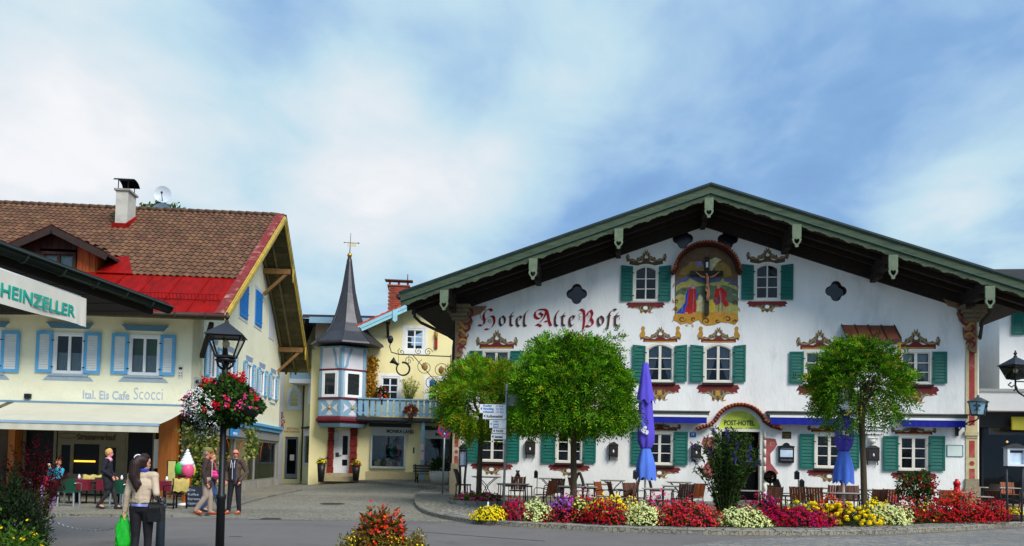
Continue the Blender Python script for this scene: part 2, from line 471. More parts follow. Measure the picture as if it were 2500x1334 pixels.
# --------- setting: road, streets, pavements
def surf(px,py,f=ground_h,k=12):
 p=on_ground(px,py)
 for _ in range(k):
  p=on_ground(px,py,f(p.x,p.y))
 return p
def sheet(name,poly,zf,m,cuts=1.5,skirt=0.0,kind='structure',add=0.0):
 """a ground sheet following zf, cut into strips so it can bend, with a skirt down its edge"""
 bm=bmesh.new()
 tris=tessellate_polygon([[Vector((p[0],p[1],0)) for p in poly]])
 vs=[bm.verts.new((p[0],p[1],0)) for p in poly]
 for t in tris:
  try:bm.faces.new([vs[i] for i in t])
  except ValueError:pass
 bmesh.ops.recalc_face_normals(bm,faces=bm.faces)
 if sum(f.normal.z for f in bm.faces)<0:bmesh.ops.reverse_faces(bm,faces=bm.faces)
 ys=[p[1] for p in poly];xs=[p[0] for p in poly]
 if cuts:
  for ax,lo,hi in ((1,max(min(ys),18),min(max(ys),50)),(0,max(min(xs),-20),min(max(xs),20))):
   t=lo+cuts
   while t<hi:
    co=(0,t,0) if ax else (t,0,0);no=(0,1,0) if ax else (1,0,0)
    bmesh.ops.bisect_plane(bm,geom=bm.verts[:]+bm.edges[:]+bm.faces[:],plane_co=co,plane_no=no)
    t+=cuts
 for v in bm.verts:v.co.z=zf(v.co.x,v.co.y)+add
 if skirt:
  edges=[e for e in bm.edges if e.is_boundary]
  r=bmesh.ops.extrude_edge_only(bm,edges=edges)
  for v in r['geom']:
   if isinstance(v,bmesh.types.BMVert):v.co.z-=skirt
 me=bpy.data.meshes.new(name);bm.to_mesh(me);bm.free();me.materials.append(m)
 return obj(name,me,kind=kind)
flat= lambda x,y:0.0
sheet('ground',[(-700,-200),(700,-200),(700,900),(-700,900)],flat,mat('far_ground',C(96,98,80),.95,.2,.1),cuts=0,add=-.06)
road=sheet('road',[(-70,-20),(60,-20),(60,24),(-70,24)],flat,m_asph,cuts=0)
edge_px=[(60,1262),(300,1264),(500,1265),(750,1271),(1050,1274)]
ep=[on_ground(*p) for p in edge_px]
street_poly=[(-45,ep[0].y)]+[(p.x,p.y) for p in ep]+[(2.5,22.5),(3.5,30),(3.5,60),(-45,60)]
street=sheet('side_street',street_poly,ground_h,m_cob,add=.004)
pp=[on_ground(*p) for p in [(1660,1334),(1760,1322),(1900,1314),(2150,1310),(2500,1290)]]
sheet('plaza_paving',[(pp[0].x-.8,pp[0].y-4)]+[(p.x,p.y) for p in pp]+[(30,pp[-1].y),(30,pp[0].y-4)],flat,m_plaza,cuts=0,add=.004)
mb=MB()
for line in ([(860,1291),(1000,1297),(1150,1309),(1330,1322)],[(610,1269),(680,1270),(760,1271)],[(560,1310),(590,1311)]):
 q=[on_ground(*p) for p in line]
 for a,b in zip(q,q[1:]):mb.bar(a+Vector((0,0,.004)),b+Vector((0,0,.004)),.035,.006)
mb.build('road_joint',mat('tar_line',C(70,68,70),.9,.1),kind='structure')
cp=[surf(*p) for p in [(200,1261),(420,1263),(490,1262),(540,1250),(600,1229),(650,1216),(735,1198)]]
cafe_pave=[(-45,cp[0].y)]+[(p.x,p.y) for p in cp]+[(-12.9,46),(-45,46)]
sheet('cafe_pavement',cafe_pave,ground_h,m_cobp,skirt=.2,add=.055)
mb=MB()
for a,b in zip(cp[:-1],cp[1:]):
 n=max(1,int((b-a).length/.6))
 for i in range(n):
  p,q=a.lerp(b,i/n),a.lerp(b,(i+.97)/n)
  up=Vector((0,0,.03))
  mb.bar(Vector((p.x,p.y,ground_h(p.x,p.y)))+up,Vector((q.x,q.y,ground_h(q.x,q.y)))+up,.13,.075)
mb.build('kerb_edging',m_stone,kind='structure')
fk=[surf(*p) for p in [(640,1160),(690,1166),(730,1171),(800,1175),(870,1180),(960,1186),(1090,1199),(1180,1208)]]
far_pave=[(-22,fk[0].y)]+[(p.x,p.y) for p in fk]+[(3.5,60),(-22,60)]
FH= lambda x,y:ground_h(x,y)
sheet('far_pavement',far_pave,FH,m_cobp,skirt=.3,add=.14)
kerb2=obj('far_kerb',None,kind='structure')
for a,b in zip(fk[:-1],fk[1:]):
 n=max(1,int((b-a).length/.9))
 for i in range(n):
  p,q=a.lerp(b,i/n),a.lerp(b,(i+.98)/n)
  mb=MB();mb.bar((p.x,p.y,FH(p.x,p.y)+.065),(q.x,q.y,FH(q.x,q.y)+.065),.16,.16)
  mb.build('kerb_stone',m_stone,kerb2)
KERB_PX=[(1075,1190),(1035,1203),(1015,1218),(1012,1232),(1022,1246),(1045,1258),(1085,1268),(1150,1278),(1240,1285),(1330,1290),(1450,1296),(1600,1302),(1750,1306),(1900,1308),(2050,1307),(2200,1303),(2350,1296),(2500,1285),(2600,1276)]
def smooth_line(P,k=6):
 P=[Vector(p) for p in P];out=[]
 for i in range(len(P)-1):
  a,b,c,d=P[max(i-1,0)],P[i],P[i+1],P[min(i+2,len(P)-1)]
  for j in range(k):
   t=j/k
   out.append(.5*((2*b)+(c-a)*t+(2*a-5*b+4*c-d)*t*t+(3*b-a-3*c+d)*t**3))
 return out+[P[-1]]
kl=smooth_line([surf(*p,k=6) for p in KERB_PX],5)
def terr_h(x,y):
 return .10+.23*min(max((y-24.5)/6,0),1)
terr_poly=[(p.x,p.y) for p in kl]+[(40,kl[-1].y+2),(40,62),(-1.4,62),(-2.2,40),(-2.6,33)]
sheet('terrace',terr_poly,terr_h,m_cobp,skirt=.3)
def along(line,step,off=0.0):
 """points every step metres along a polyline: (point, direction)"""
 acc=0.0;nxt=off;out=[]
 for a,b in zip(line,line[1:]):
  d=(b-a);l=d.length
  if l<1e-6:continue
  while nxt<=acc+l:
   out.append((a+d*((nxt-acc)/l),d/l));nxt+=step
  acc+=l
 return out
kerb=obj('terrace_kerb',None,kind='structure')
stones=[]
for k in range(6):
 mb=MB();j= lambda s=.006:random.uniform(-s,s)
 l,w,h=.205+j(.01),.085,.06
 b=.012
 mb.add([(-l+j(),-w+j(),-h),(l+j(),-w+j(),-h),(l+j(),w,-h),(-l+j(),w,-h),(-l+j(),-w+b+j(),h*.6),(l+j(),-w+b+j(),h*.6),(-l+b,-w+.03+j(),h+j(.008)),(l-b,-w+.03+j(),h+j(.008)),(l-b,w,h+j(.008)),(-l+b,w,h+j(.008))],[(0,1,5,4),(4,5,7,6),(6,7,8,9),(1,2,8,7,5),(3,0,4,6,9),(2,3,9,8)])
 o=mb.build('kerb_stone',m_stone,kerb);stones.append(o.data)
 bpy.data.objects.remove(o)
for i,(p,d) in enumerate(along(kl,.42)):
 if p.x<-4 and p.y>33:continue
 n=Vector((-d.y,d.x,0))
 q=p+n*.085
 obj('kerb_stone',stones[i%6],kerb,(q.x,q.y,ground_h(p.x,p.y)*(p.y>24)+.065+random.uniform(-.008,.008)),atan2(d.y,d.x)+random.uniform(-.03,.03))
strip=obj('paving_strip',None,kind='structure')
ps=[]
for k in range(8):
 mb=MB();j= lambda s=.008:random.uniform(-s,s)
 l,w=.112+j(.01),.078+j(.006)
 mb.add([(-l+j(),-w+j(),-.03),(l+j(),-w+j(),-.03),(l+j(),w+j(),-.03),(-l+j(),w+j(),-.03),(-l+.015,-w+.012+j(.004),.02),(l-.015,-w+.012,.02+j(.004)),(l-.015,w-.012+j(.004),.02),(-l+.015,w-.012,.02+j(.004))],[(0,1,5,4),(1,2,6,5),(2,3,7,6),(3,0,4,7),(4,5,6,7)])
 o=mb.build('paving_stone',m_pave,strip);ps.append(o.data);bpy.data.objects.remove(o)
front=[p for p in kl if p.x>-2.3 and p.y<24]
cnt=0
for row in range(3):
 for i,(p,d) in enumerate(along(front,.25,.12*(row%2))):
  n=Vector((-d.y,d.x,0));q=p+n*(.265+.175*row)
  if cnt>=300:break
  cnt+=1
  obj('paving_stone',ps[(i*3+row)%8],strip,(q.x,q.y,.098+random.uniform(-.006,.006)),atan2(d.y,d.x)+random.uniform(-.04,.04))
fan=MB()
for ci in range(7):
 for r in range(14):
  c0=Vector((-4.4+ci*.9,22.2+.0*ci,0));rad=.35+r*.30
  nn=int(1.2*rad/.16)
  for a in range(max(nn,3)):
   t=pi*(.5-.28)+pi*.56*a/max(nn,3)
   x,y=c0.x+rad*.9*cos(t)*.9,c0.y+r*.30+.25*sin(t)*1.2
   p=Vector((x,y,0))
   if abs(x-c0.x)>.45:continue
   if min((Vector((k_.x,k_.y,0))-p).length for k_ in kl[10:60])<.35:continue
   inside= True
   yk=[k_ for k_ in kl if abs(k_.y-y)<.8 and k_.x<0]
   if yk and x<max(min(k_.x for k_ in yk),-9)+.3:continue
   if y>27.5 or (x>-1.0 and y<22.9) or x>1.4:continue
   if y<22.0+(.2 if x>-2 else 0):continue
   z=terr_h(x,y)
   fan.T=Matrix.Translation((x,y,z))@Matrix.Rotation(t-pi/2,4,'Z')
   fan.add([(-.06,-.045,-.01),(.06,-.045,-.01),(.06,.045,-.01),(-.06,.045,-.01),(-.048,-.034,.012),(.048,-.034,.012),(.048,.034,.012),(-.048,.034,.012)],[(0,1,5,4),(1,2,6,5),(2,3,7,6),(3,0,4,7),(4,5,6,7)])
fan.T= None
if fan.v:fan.build('setts',m_pave,kind='stuff')
# --------- parts shared by the houses
def window(par,u0,u1,z0,z1,rise=0.0,cols=2,rows=3,fw=.085,m= None,y=0.0,curtain= None,sill= None,lattice= False,mull=.075,bar=.03,name='window',sash=.035,glass= None):
 """casing, mullion and bars as one part; each pane, curtain and the sill a sub-part"""
 m=m or m_framew;glass=glass or m_glass
 mb=MB()
 out=arch_pts(u0,u1,z0,z1,rise);inn=arch_pts(u0+fw,u1-fw,z0+fw*.8,z1-fw,rise*.92)
 mb.poly(out,[inn[::-1]],y-.025,y+.09)
 a0,a1,b0,b1=u0+fw,u1-fw,z0+fw*.8,z1-fw
 y2=y+.02
 s=sash
 mb.poly(inn,[arch_pts(a0+s,a1-s,b0+s,b1-s,rise*.85)[::-1]],y+.012,y+.08)
 a0,a1,b0,b1=a0+s,a1-s,b0+s,b1-s
 r2=rise*.85
 def top(u):
  t=(u-(a0+a1)/2)/((a1-a0)/2)
  return b1-r2*t*t
 cw=(a1-a0-mull*(cols-1))/cols
 edges=[]
 for c in range(cols):
  x0=a0+c*(cw+mull);edges.append((x0,x0+cw))
  if c<cols-1:mb.box(x0+cw,x0+cw+mull,y+.004,y+.075,b0-.002,top(x0+cw)+.01)
 base_top=b1-r2
 rh=(base_top-b0+(r2*.6))/rows
 for r in range(1,rows):
  zc=b0+rh*r
  for (x0,x1) in edges:mb.box(x0-.002,x1+.002,y+.02,y+.06,zc-bar/2,zc+bar/2)
 w=mb.build(name,m,par)
 for (x0,x1) in edges:
  for r in range(rows):
   p=MB()
   zb=b0+rh*r+(bar/2 if r else 0);zt=b0+rh*(r+1)-bar/2
   if r==rows-1 and rise>0:
    pts=[(x0,zb),(x1,zb)]+[(x1+(x0-x1)*i/4,top(x1+(x0-x1)*i/4)) for i in range(5)]
   else:
    pts=[(x0,zb),(x1,zb),(x1,zt if r<rows-1 else b1),(x0,zt if r<rows-1 else b1)]
   p.poly(pts,y0=y+.045)
   p.build('pane',glass,w)
   if lattice:
    pass
 if lattice:
  l=MB()
  for (x0,x1) in edges:
   l.box((x0+x1)/2-.006,(x0+x1)/2+.006,y+.05,y+.056,b0,b1)
   for r in range(rows):
    zc=b0+rh*(r+.5);l.box(x0,x1,y+.05,y+.058,zc-.006,zc+.006)
  l.build('lead_lattice',m_dgrey,w)
 if curtain=='tied':
  for sgn,(x0,x1) in zip((1,-1),(edges[0],edges[-1])):
   p=MB();n=14;vs=[]
   e0=x0 if sgn>0 else x1
   for k in range(9):
    f=k/8;zz=b1-.02-f*(b1-b0-.02)
    wd=cw*(.98-.78*max(0,(f-.12)/.88)**1.5) if f>0 else cw*.98
    for i in range(n+1):
     g=i/n
     vs.append((e0+sgn*wd*g,y+.13+.018*sin(g*26+k*.3),min(zz,top(e0+sgn*wd*g)-.01)))
   p.add(vs,[(k*(n+1)+i,k*(n+1)+i+1,(k+1)*(n+1)+i+1,(k+1)*(n+1)+i) for k in range(8) for i in range(n)],True)
   p.build('curtain',m_curtain,w)
 elif curtain in ('cafe','half','full','green'):
  fz={'cafe':.52,'half':.5,'full':1.0,'green':.5}[curtain]
  p=MB();n=40;vs=[]
  for k in range(2):
   for i in range(n+1):
    vs.append((a0+(a1-a0)*i/n,y+.12+.014*sin(i*1.9),b0+.01+k*(b1-b0)*fz))
  p.add(vs,[(i,i+1,n+2+i,n+1+i) for i in range(n)],True)
  p.build('curtain',mat('lace',C(205,222,228),.9,.2,16,stretch=(3,1,.6),transl=.35),w)
  if curtain=='green':
   p=MB();vs=[]
   for k in range(2):
    for i in range(n+1):vs.append((a0+(a1-a0)*i/n,y+.2+.014*sin(i*1.4),b0+.01+k*(b1-b0)))
   p.add(vs,[(i,i+1,n+2+i,n+1+i) for i in range(n)],True)
   p.build('curtain',mat('green_drape',C(90,130,60),.9,.2,16,stretch=(3,1,.3)),w)
 if sill:
  p=MB();p.box(u0-.03,u1+.03,y-.09,y+.05,z0-.075,z0-.003);p.build('sill',sill,w)
 return w
def shutter(par,u0,u1,z0,z1,m,m2= None,y=-.045,open_ang=0.0,slats=9,arch=0.0,fr=.075,hinge=1):
 """an open louvred shutter lying by the wall; arch lowers one top corner"""
 mb=MB();t=.035
 tl=z1-(arch if hinge<0 else 0);tr=z1-(arch if hinge>0 else 0)
 o=[(u0,z0),(u1,z0),(u1,tr),(u0,tl)]
 i=[(u0+fr,z0+fr),(u1-fr,z0+fr),(u1-fr,tr-fr),(u0+fr,tl-fr)]
 mb.poly(o,[i[::-1]],y-t,y)
 mb.box(u0+fr,u1-fr,y-.012,y-.002,z0+fr,min(tl,tr)-fr+arch*.5)
 s=mb.build('shutter',m,par)
 l=MB();zz0,zz1=z0+fr,max(tl,tr)-fr-arch*.6
 n=slats
 for k in range(n):
  c=zz0+(zz1-zz0)*(k+.5)/n;h=(zz1-zz0)/n
  l.add([(u0+fr,y-t+.002,c-h*.50),(u1-fr,y-t+.002,c-h*.50),(u1-fr,y-.012,c+h*.42),(u0+fr,y-.012,c+h*.42),(u0+fr,y-t+.010,c-h*.54),(u1-fr,y-t+.010,c-h*.54)],[(0,1,2,3),(4,5,1,0)])
 l.build('slats',m2 or m,s,kind='stuff')
 h=MB();e=u1 if hinge>0 else u0
 for f in (.14,.78):
  zc=z0+(z1-z0)*f;h.box(e-.03,e+.05,y-t-.012,y-t+.002,zc-.018,zc+.018)
 h.build('hinges',m_black,s,kind='stuff')
 return s
def nib(mb,pts,w,ang,y,k=6,taper=(1,1)):
 """a broad-pen stroke: the nib keeps its angle while it follows the line"""
 P=smooth_line([Vector((p[0],p[1],0)) for p in pts],k);n=len(P);vs=[]
 for i,p in enumerate(P):
  f=i/(n-1);s=taper[0]*(1-f)+taper[1]*f
  dx,dz=w/2*s*cos(ang),w/2*s*sin(ang)
  yy=y-.00008*i
  vs+=[(p.x-dx,yy,p.y-dz),(p.x+dx,yy,p.y+dz)]
 fs=[]
 for i in range(n-1):
  q=(2*i,2*i+1,2*i+3,2*i+2)
  a,b,c=(vs[q[0]],vs[q[1]],vs[q[2]])
  ar=(b[0]-a[0])*(c[2]-a[2])-(c[0]-a[0])*(b[2]-a[2])
  fs.append(q if ar>0 else q[::-1])
 mb.add(vs,fs)
def spiral(cx,cz,r0,r1,a0,turns,n=18,sx=1):
 return [(cx+sx*(r0+(r1-r0)*i/n)*cos(a0+2*pi*turns*i/n),cz+(r0+(r1-r0)*i/n)*sin(a0+2*pi*turns*i/n)) for i in range(n+1)]
def crest_top(par,c,z,hw,h,rise=0.0,cherubs= False,flames= True,dark= False):
 """painted rococo cap over a window: oxblood field, ochre line, tan scrolls"""
 mb=MB();A,B,R,G,W_=0,1,2,3,4
 if dark:R,G=1,1
 top= lambda t:z+rise*(1-t*t)
 X= lambda t:c+t*hw
 mb.mat=R
 up=[(X(t),top(t)+h*(.30+.1*cos(t*9))) for t in np.linspace(.86,-.86,13)]
 mb.poly([(X(t),top(t)) for t in np.linspace(-.86,.86,11)]+up,y0=-.004)
 mb.mat=G
 mb.ribbon([(X(t),top(t)+h*.05) for t in np.linspace(-.78,.78,13)],h*.07,-.0055,False)
 mb.mat=B
 prof=[(-1.0,.12),(-1.05,.42),(-.97,.62),(-.88,.60),(-.93,.44),(-.84,.34),(-.66,.30),(-.50,.36),(-.44,.54),(-.36,.46),(-.28,.60),(-.20,.66),(-.17,.86),(-.10,.78),(-.08,1.0),(0.0,.86),(.07,1.04),(.10,.80),(.18,.84),(.19,.66),(.29,.58),(.36,.47),(.45,.55),(.50,.36),(.66,.30),(.84,.34),(.94,.45),(.88,.60),(.98,.62),(1.05,.42),(1.0,.12),(.86,.22),(.5,.22),(.2,.32),(0,.36),(-.2,.32),(-.5,.22),(-.86,.22)]
 if not flames:
  prof=[(x,min(v,.62)) for x,v in prof]
 mb.poly([(X(x),top(x*.95)+h*v) for x,v in prof][::-1],y0=-.007)
 mb.mat=A
 y=-.009
 for s in (-1,1):
  mb.ribbon([(X(s*x),top(x)+h*v) for x,v in ((.98,.14),(1.0,.36),(.93,.54),(.87,.46),(.90,.36),(.78,.29),(.6,.27),(.42,.33),(.28,.46),(.17,.60))],h*.085,y);y-=.0006
  mb.ribbon([(X(s*(.30+.11*cos(a))),top(.3)+h*(.42+.12*sin(a))) for a in np.linspace(0,5.2,12)],h*.06,y);y-=.0006
  mb.ribbon([(X(s*(.09+.08*cos(a))),top(0)+h*(.66+.15*sin(a))) for a in np.linspace(-1.4,3.0,10)],h*.06,y);y-=.0006
  if flames:
   mb.ribbon([(X(s*x),top(x)+h*v) for x,v in ((.02,.6),(.07,.78),(.04,.98))],h*.07,y);y-=.0006
 mb.mat=W_
 if flames:mb.poly([(X(x),top(0)+h*v) for x,v in ((-.09,.50),(-.02,.46),(.07,.47),(.10,.56),(.03,.68),(-.05,.66))],y0=-.0125)
 mb.mat=G
 if cherubs:
  for s in (-1,1):
   mb.poly([(X(s*.88)+.10*hw*cos(a),top(.88)+h*(.88+.16*sin(a))) for a in np.linspace(0,2*pi,12)[:-1]],y0=-.013)
   p=[(.80,.30),(.76,.52),(.80,.74),(.92,.76),(1.0,.60),(1.06,.44),(.98,.30)]
   p=[(X(s*x),top(.88)+h*v) for x,v in p]
   mb.poly(p if s<0 else p[::-1],y0=-.0135)
 return mb.build('painted_crest',[m_tan,m_brown,m_red,m_gold,m_white],par)
def crest_low(par,c,z,hw,h,shell= False):
 """painted apron under a sill"""
 mb=MB();X= lambda t:c+t*hw;Z= lambda v:z-h*v
 mb.mat=2
 pr=[(-.92,0),(.92,0),(1.02,.22),(.90,.30),(.94,.50),(.78,.42),(.62,.56),(.48,.40),(.30,.50),(.15,.62),(0,.66),(-.15,.62),(-.30,.50),(-.48,.40),(-.62,.56),(-.78,.42),(-.94,.50),(-.90,.30),(-1.02,.22)]
 mb.poly([(X(x),Z(v)) for x,v in pr],y0=-.004)
 mb.mat=1
 pr=[(-.66,.5),(-.42,.30),(-.30,.44),(-.22,.28),(0,.22),(.22,.28),(.30,.44),(.42,.30),(.66,.5),(.40,.56),(.30,.72),(.24,.96),(.10,.86),(.02,1.02),(-.08,.86),(-.26,.94),(-.28,.72),(-.40,.56)]
 mb.poly([(X(x),Z(v)) for x,v in pr],y0=-.006)
 mb.mat=0;y=-.008
 for s in (-1,1):
  mb.ribbon([(X(s*x),Z(v)) for x,v in ((.86,.46),(.66,.52),(.48,.44),(.34,.54),(.24,.70),(.14,.80),(.18,.96))],h*.09,y);y-=.0006
  mb.ribbon([(X(s*(.17+.10*cos(a))),Z(.50+.2*sin(a))) for a in np.linspace(-1,4.2,11)],h*.085,y);y-=.0006
 mb.mat=3
 for s,l in ((-1,.8),(1,1.1)):
  mb.ribbon([(X(s*.04),Z(.70)),(X(s*.14),Z(.84)),(X(s*.22*l),Z(.95)),(X(s*.36*l),Z(.90))],h*.08,y);y-=.0006
 mb.mat=3 if shell else 4
 mb.poly([(X(.12*cos(a)),Z(.50+.17*sin(a))) for a in np.linspace(2*pi,0,11)[:-1]],y0=y-.001)
 return mb.build('painted_apron',[m_tan,m_brown,m_red,m_gold,m_white],par)
 # --------- the hotel
_A,_B=at_depth(1107,1000,30.9),at_depth(2390,1000,28.4)
H=Frame(_A.x,_A.y,atan2(_B.y-_A.y,_B.x-_A.x))
HW=(_B-_A).xy.length
hotel=thing('hotel','white painted hotel with broad green-edged gable, green shutters and frescoes','hotel',H.o,H.a)
OV=2.1
ua,za=H.px(1735,453,-OV)
ul,zl=H.px(979,717,-OV)
ur,zr=H.px(2474,681,-OV)
SL_L,SL_R=(za-zl)/(ua-ul),(za-zr)/(ur-ua)
ur=2*ua-ul
HD=19.0
TH=.30
roofz= lambda u:za-(SL_L*(ua-u) if u<ua else SL_R*(u-ua))
soff= lambda u:roofz(u)-TH
def hp(x,y,d=0.0):return H.px(x,y,d)
HOLES=[]
def hrect(x0,x1,y0,y1,d=0.0):
 """pixel box on the hotel front -> u0, u1, z0, z1"""
 uc=(x0+x1)/2;yc=(y0+y1)/2
 return hp(x0,yc,d)[0],hp(x1,yc,d)[0],hp(uc,y1,d)[1],hp(uc,y0,d)[1]
WINS=[('attic',(1545,1608.5,645,737),(1516,1545),(1608.5,1638),(648,735),.16,None),('attic',(1840,1906.5,640,734),(1810,1840),(1906.5,1936.5),(645,732),.16,None),('arched',(1575.6,1647,837,934),(1543.5,1575.6),(1647,1677),(842,932),.17,'tied'),('arched',(1717,1790,838,935),(1684.5,1717),(1790,1820.5),(842,933),.17,'tied'),('rect',(1177,1246,854,934),(1145.5,1177),(1246,1277),(857,932),0,'tied'),('rect',(1360,1429,855,935),(1328,1360),(1429,1461),(858,933),0,'tied'),('rect',(1962,2040,856,938),(1927,1962),(2040,2052),(859,936),0,'tied'),('rect',(2196,2276,855,939),(2186,2196),(2277,2312),(859,937),0,'tied'),('low',(1167,1236,1049,1128),(1138,1167),(1236,1268),(1050,1128),0,'lat'),('low',(1356,1424,1050,1131),(1322,1356),(1424,1455),(1051,1131),0,'lat'),('low',(1576,1645,1054,1136),(1541,1576),(1645,1679),(1055,1136),0,'lat'),('low',(1988,2062,1058,1144),(1952,1988),(2062,2098),(1060,1144),0,'lat'),('low',(2193,2268,1063,1150),(2156,2193),(2268,2307),(1065,1150),0,'lat'),]
for kind,fr,ls,rs,sy,rise,cur in WINS:
 u0,u1,z0,z1=hrect(*fr)
 w=window(hotel,u0,u1,z0,z1,rise,2,3,.09,m_framew,curtain='tied' if cur=='tied' else None,sill=m_wood if kind!='attic' else None,lattice=cur=='lat',mull=.05 if kind=='attic' else .10)
 HOLES.append(arch_pts(u0+.03,u1-.03,z0+.02,z1-.03,rise*.95))
 for (a,b),hs in ((ls,1),(rs,-1)):
  s0,s1,t0,t1=hrect(a,b,sy[0],sy[1],-.05)
  if s1-s0>.3:shutter(hotel,s0,s1,t0,t1,m_green,arch=.05 if rise else 0,hinge=hs)
 c,hw=(u0+u1)/2,(u1-u0)/2
 if kind=='attic':
  crest_top(hotel,c,z1+.02,hw*1.5,.62,-.10,dark= True);crest_low(hotel,c,z0-.03,hw*1.48,.42)
 elif kind=='arched':
  crest_top(hotel,c,z1+.03,hw*1.36,.58,-.02,cherubs= True);crest_low(hotel,c,z0-.08,hw*1.42,.62,True)
 elif kind=='rect':
  crest_top(hotel,c,z1+.04,hw*1.42,.72);crest_low(hotel,c,z0-.08,hw*1.4,.62,True)
 else:
  crest_top(hotel,c,z1+.03,hw*1.42,.40,flames= False,dark= False);crest_low(hotel,c,z0-.08,hw*1.5,.42)
def quatrefoil(x,y,r_px):
 u,z=hp(x,y);u2,_=hp(x+r_px,y);r=u2-u
 pts=[]
 for k in range(4):
  a=k*pi/2
  cx,cz=u+r*.52*cos(a),z+r*.52*sin(a)
  pts+=[(cx+r*.5*cos(t),cz+r*.5*sin(t)) for t in np.linspace(a-1.9,a+1.9,9)[1:-1]]
 HOLES.append(pts)
 mb=MB();mb.poly(pts,y0=.16)
 mb.build('quatrefoil_window',mat('dark_glass',C(16,18,22),.15,.1,2,spec=.5),hotel)
 mb=MB();inner=[(u+(p[0]-u)*.90,z+(p[1]-z)*.90) for p in pts]
 mb.poly(pts,[inner[::-1]],.02,.15)
 mb.build('quatrefoil_frame',mat('oxblood_dark',C(70,34,36),.7,.2,5),hotel)
quatrefoil(1408,718,25);quatrefoil(2041,711,26);quatrefoil(1667,583,25);quatrefoil(1777,584,25)
du0,du1,dz0,dz1=hrect(1760,1855,1053,1232)
tu0,tu1,tz0,tz1=hrect(1753,1858,1003,1053)
DOOR=[(du0,.34),(du1,.34),(du1,tz0)]+[(p[0],p[1]) for p in arc((tu0+tu1)/2,tz0,(tu1-tu0)/2,0,pi,12,tz1-tz0)][0:]+[(du0,tz0)]
HOLES.append(DOOR)
mb=MB()
zb=.0
outer=[(0.0,zb),(HW,zb),(HW,soff(HW)),(ua,soff(ua)),(0.0,soff(0.0))]
mb.poly(outer,[h[::-1] for h in HOLES],0.0,.30)
mb.build('front_wall',m_white,hotel)
mb=MB()
mb.box(0,.3,.3,HD,zb,soff(0));mb.box(HW-.3,HW,.3,HD,zb,soff(HW))
mb.poly(outer,y0=HD,y1=HD+.3)
mb.build('side_wall',m_white,hotel)
mb=MB();mb.box(.3,HW-.3,4.5,4.6,zb,min(soff(0),soff(HW))-.1)
mb.box(.3,HW-.3,.35,4.5,3.35,3.5);mb.box(.3,HW-.3,.35,4.5,6.1,6.2)
mb.build('inner_wall',mat('room_wall',C(120,112,100),.9,.1,2),hotel)
mb=MB()
for s0,s1 in ((ul,ua),(ua,ur)):
 a=[(s0,roofz(s0)),(s1,roofz(s1))]
 mb.add([(a[0][0],-OV,a[0][1]),(a[1][0],-OV,a[1][1]),(a[1][0],HD+1,a[1][1]),(a[0][0],HD+1,a[0][1]),(a[0][0],-OV,a[0][1]-TH),(a[1][0],-OV,a[1][1]-TH),(a[1][0],HD+1,a[1][1]-TH),(a[0][0],HD+1,a[0][1]-TH)],[(0,1,2,3),(7,6,5,4),(4,5,1,0),(6,7,3,2),(5,6,2,1),(7,4,0,3)])
roof=mb.build('roof',m_wood,hotel)
mb=MB()
for s0,s1 in ((ul-.06,ua),(ua,ur+.06)):
 a0,a1=roofz(s0)+.004,roofz(s1)+.004
 mb.add([(s0,-OV-.12,a0),(s1,-OV-.12,a1),(s1,HD+1,a1),(s0,HD+1,a0),(s0,-OV-.12,a0+.07),(s1,-OV-.12,a1+.07),(s1,HD+1,a1+.07),(s0,HD+1,a0+.07)],[(3,2,1,0),(4,5,6,7),(0,1,5,4),(3,0,4,7),(1,2,6,5)])
mb.build('roof_covering',mat('dark_sheet_metal',C(48,62,60),.5,.2,3,metal=.3),roof)
for side,(s0,s1) in enumerate(((ul+.03,ua-.01),(ua+.01,ur-.03))):
 for k in range(7):
  y0=-OV+.08+k*.285
  mb=MB();d=.012+.008*(k%2)
  z0,z1=soff(s0),soff(s1)
  mb.add([(s0,y0,z0-d),(s1,y0,z1-d),(s1,y0+.265,z1-d),(s0,y0+.265,z0-d),(s0,y0,z0+.02),(s1,y0,z1+.02),(s1,y0+.265,z1+.02),(s0,y0+.265,z0+.02)],[(3,2,1,0),(0,1,5,4),(2,3,7,6)])
  mb.build('soffit_plank',m_wood,roof)
 for y in (-1.35,-.62):
  mb=MB();z0,z1=soff(s0)-.02,soff(s1)-.02;h=.17
  mb.add([(s0,y,z0-h),(s1,y,z1-h),(s1,y+.14,z1-h),(s0,y+.14,z0-h),(s0,y,z0),(s1,y,z1),(s1,y+.14,z1),(s0,y+.14,z0)],[(3,2,1,0),(0,1,5,4),(2,3,7,6),(3,0,4,7),(1,2,6,5)])
  mb.build('rafter',m_wood,roof)
 a,b=(max(s0,-.1),s1) if side==0 else (s0,min(s1,HW+.1))
 mb=MB();h=.42
 for (yy,hh) in ((-.17,h),(-.10,h+.1)):
  z0,z1=soff(a)-.03,soff(b)-.03
  mb.add([(a,yy,z0-hh),(b,yy,z1-hh),(b,.02,z1-hh),(a,.02,z0-hh),(a,yy,z0),(b,yy,z1),(b,.02,z1),(a,.02,z0)],[(3,2,1,0),(0,1,5,4),(2,3,7,6),(3,0,4,7),(1,2,6,5)])
 mb.build('wall_beam',m_wood,roof)
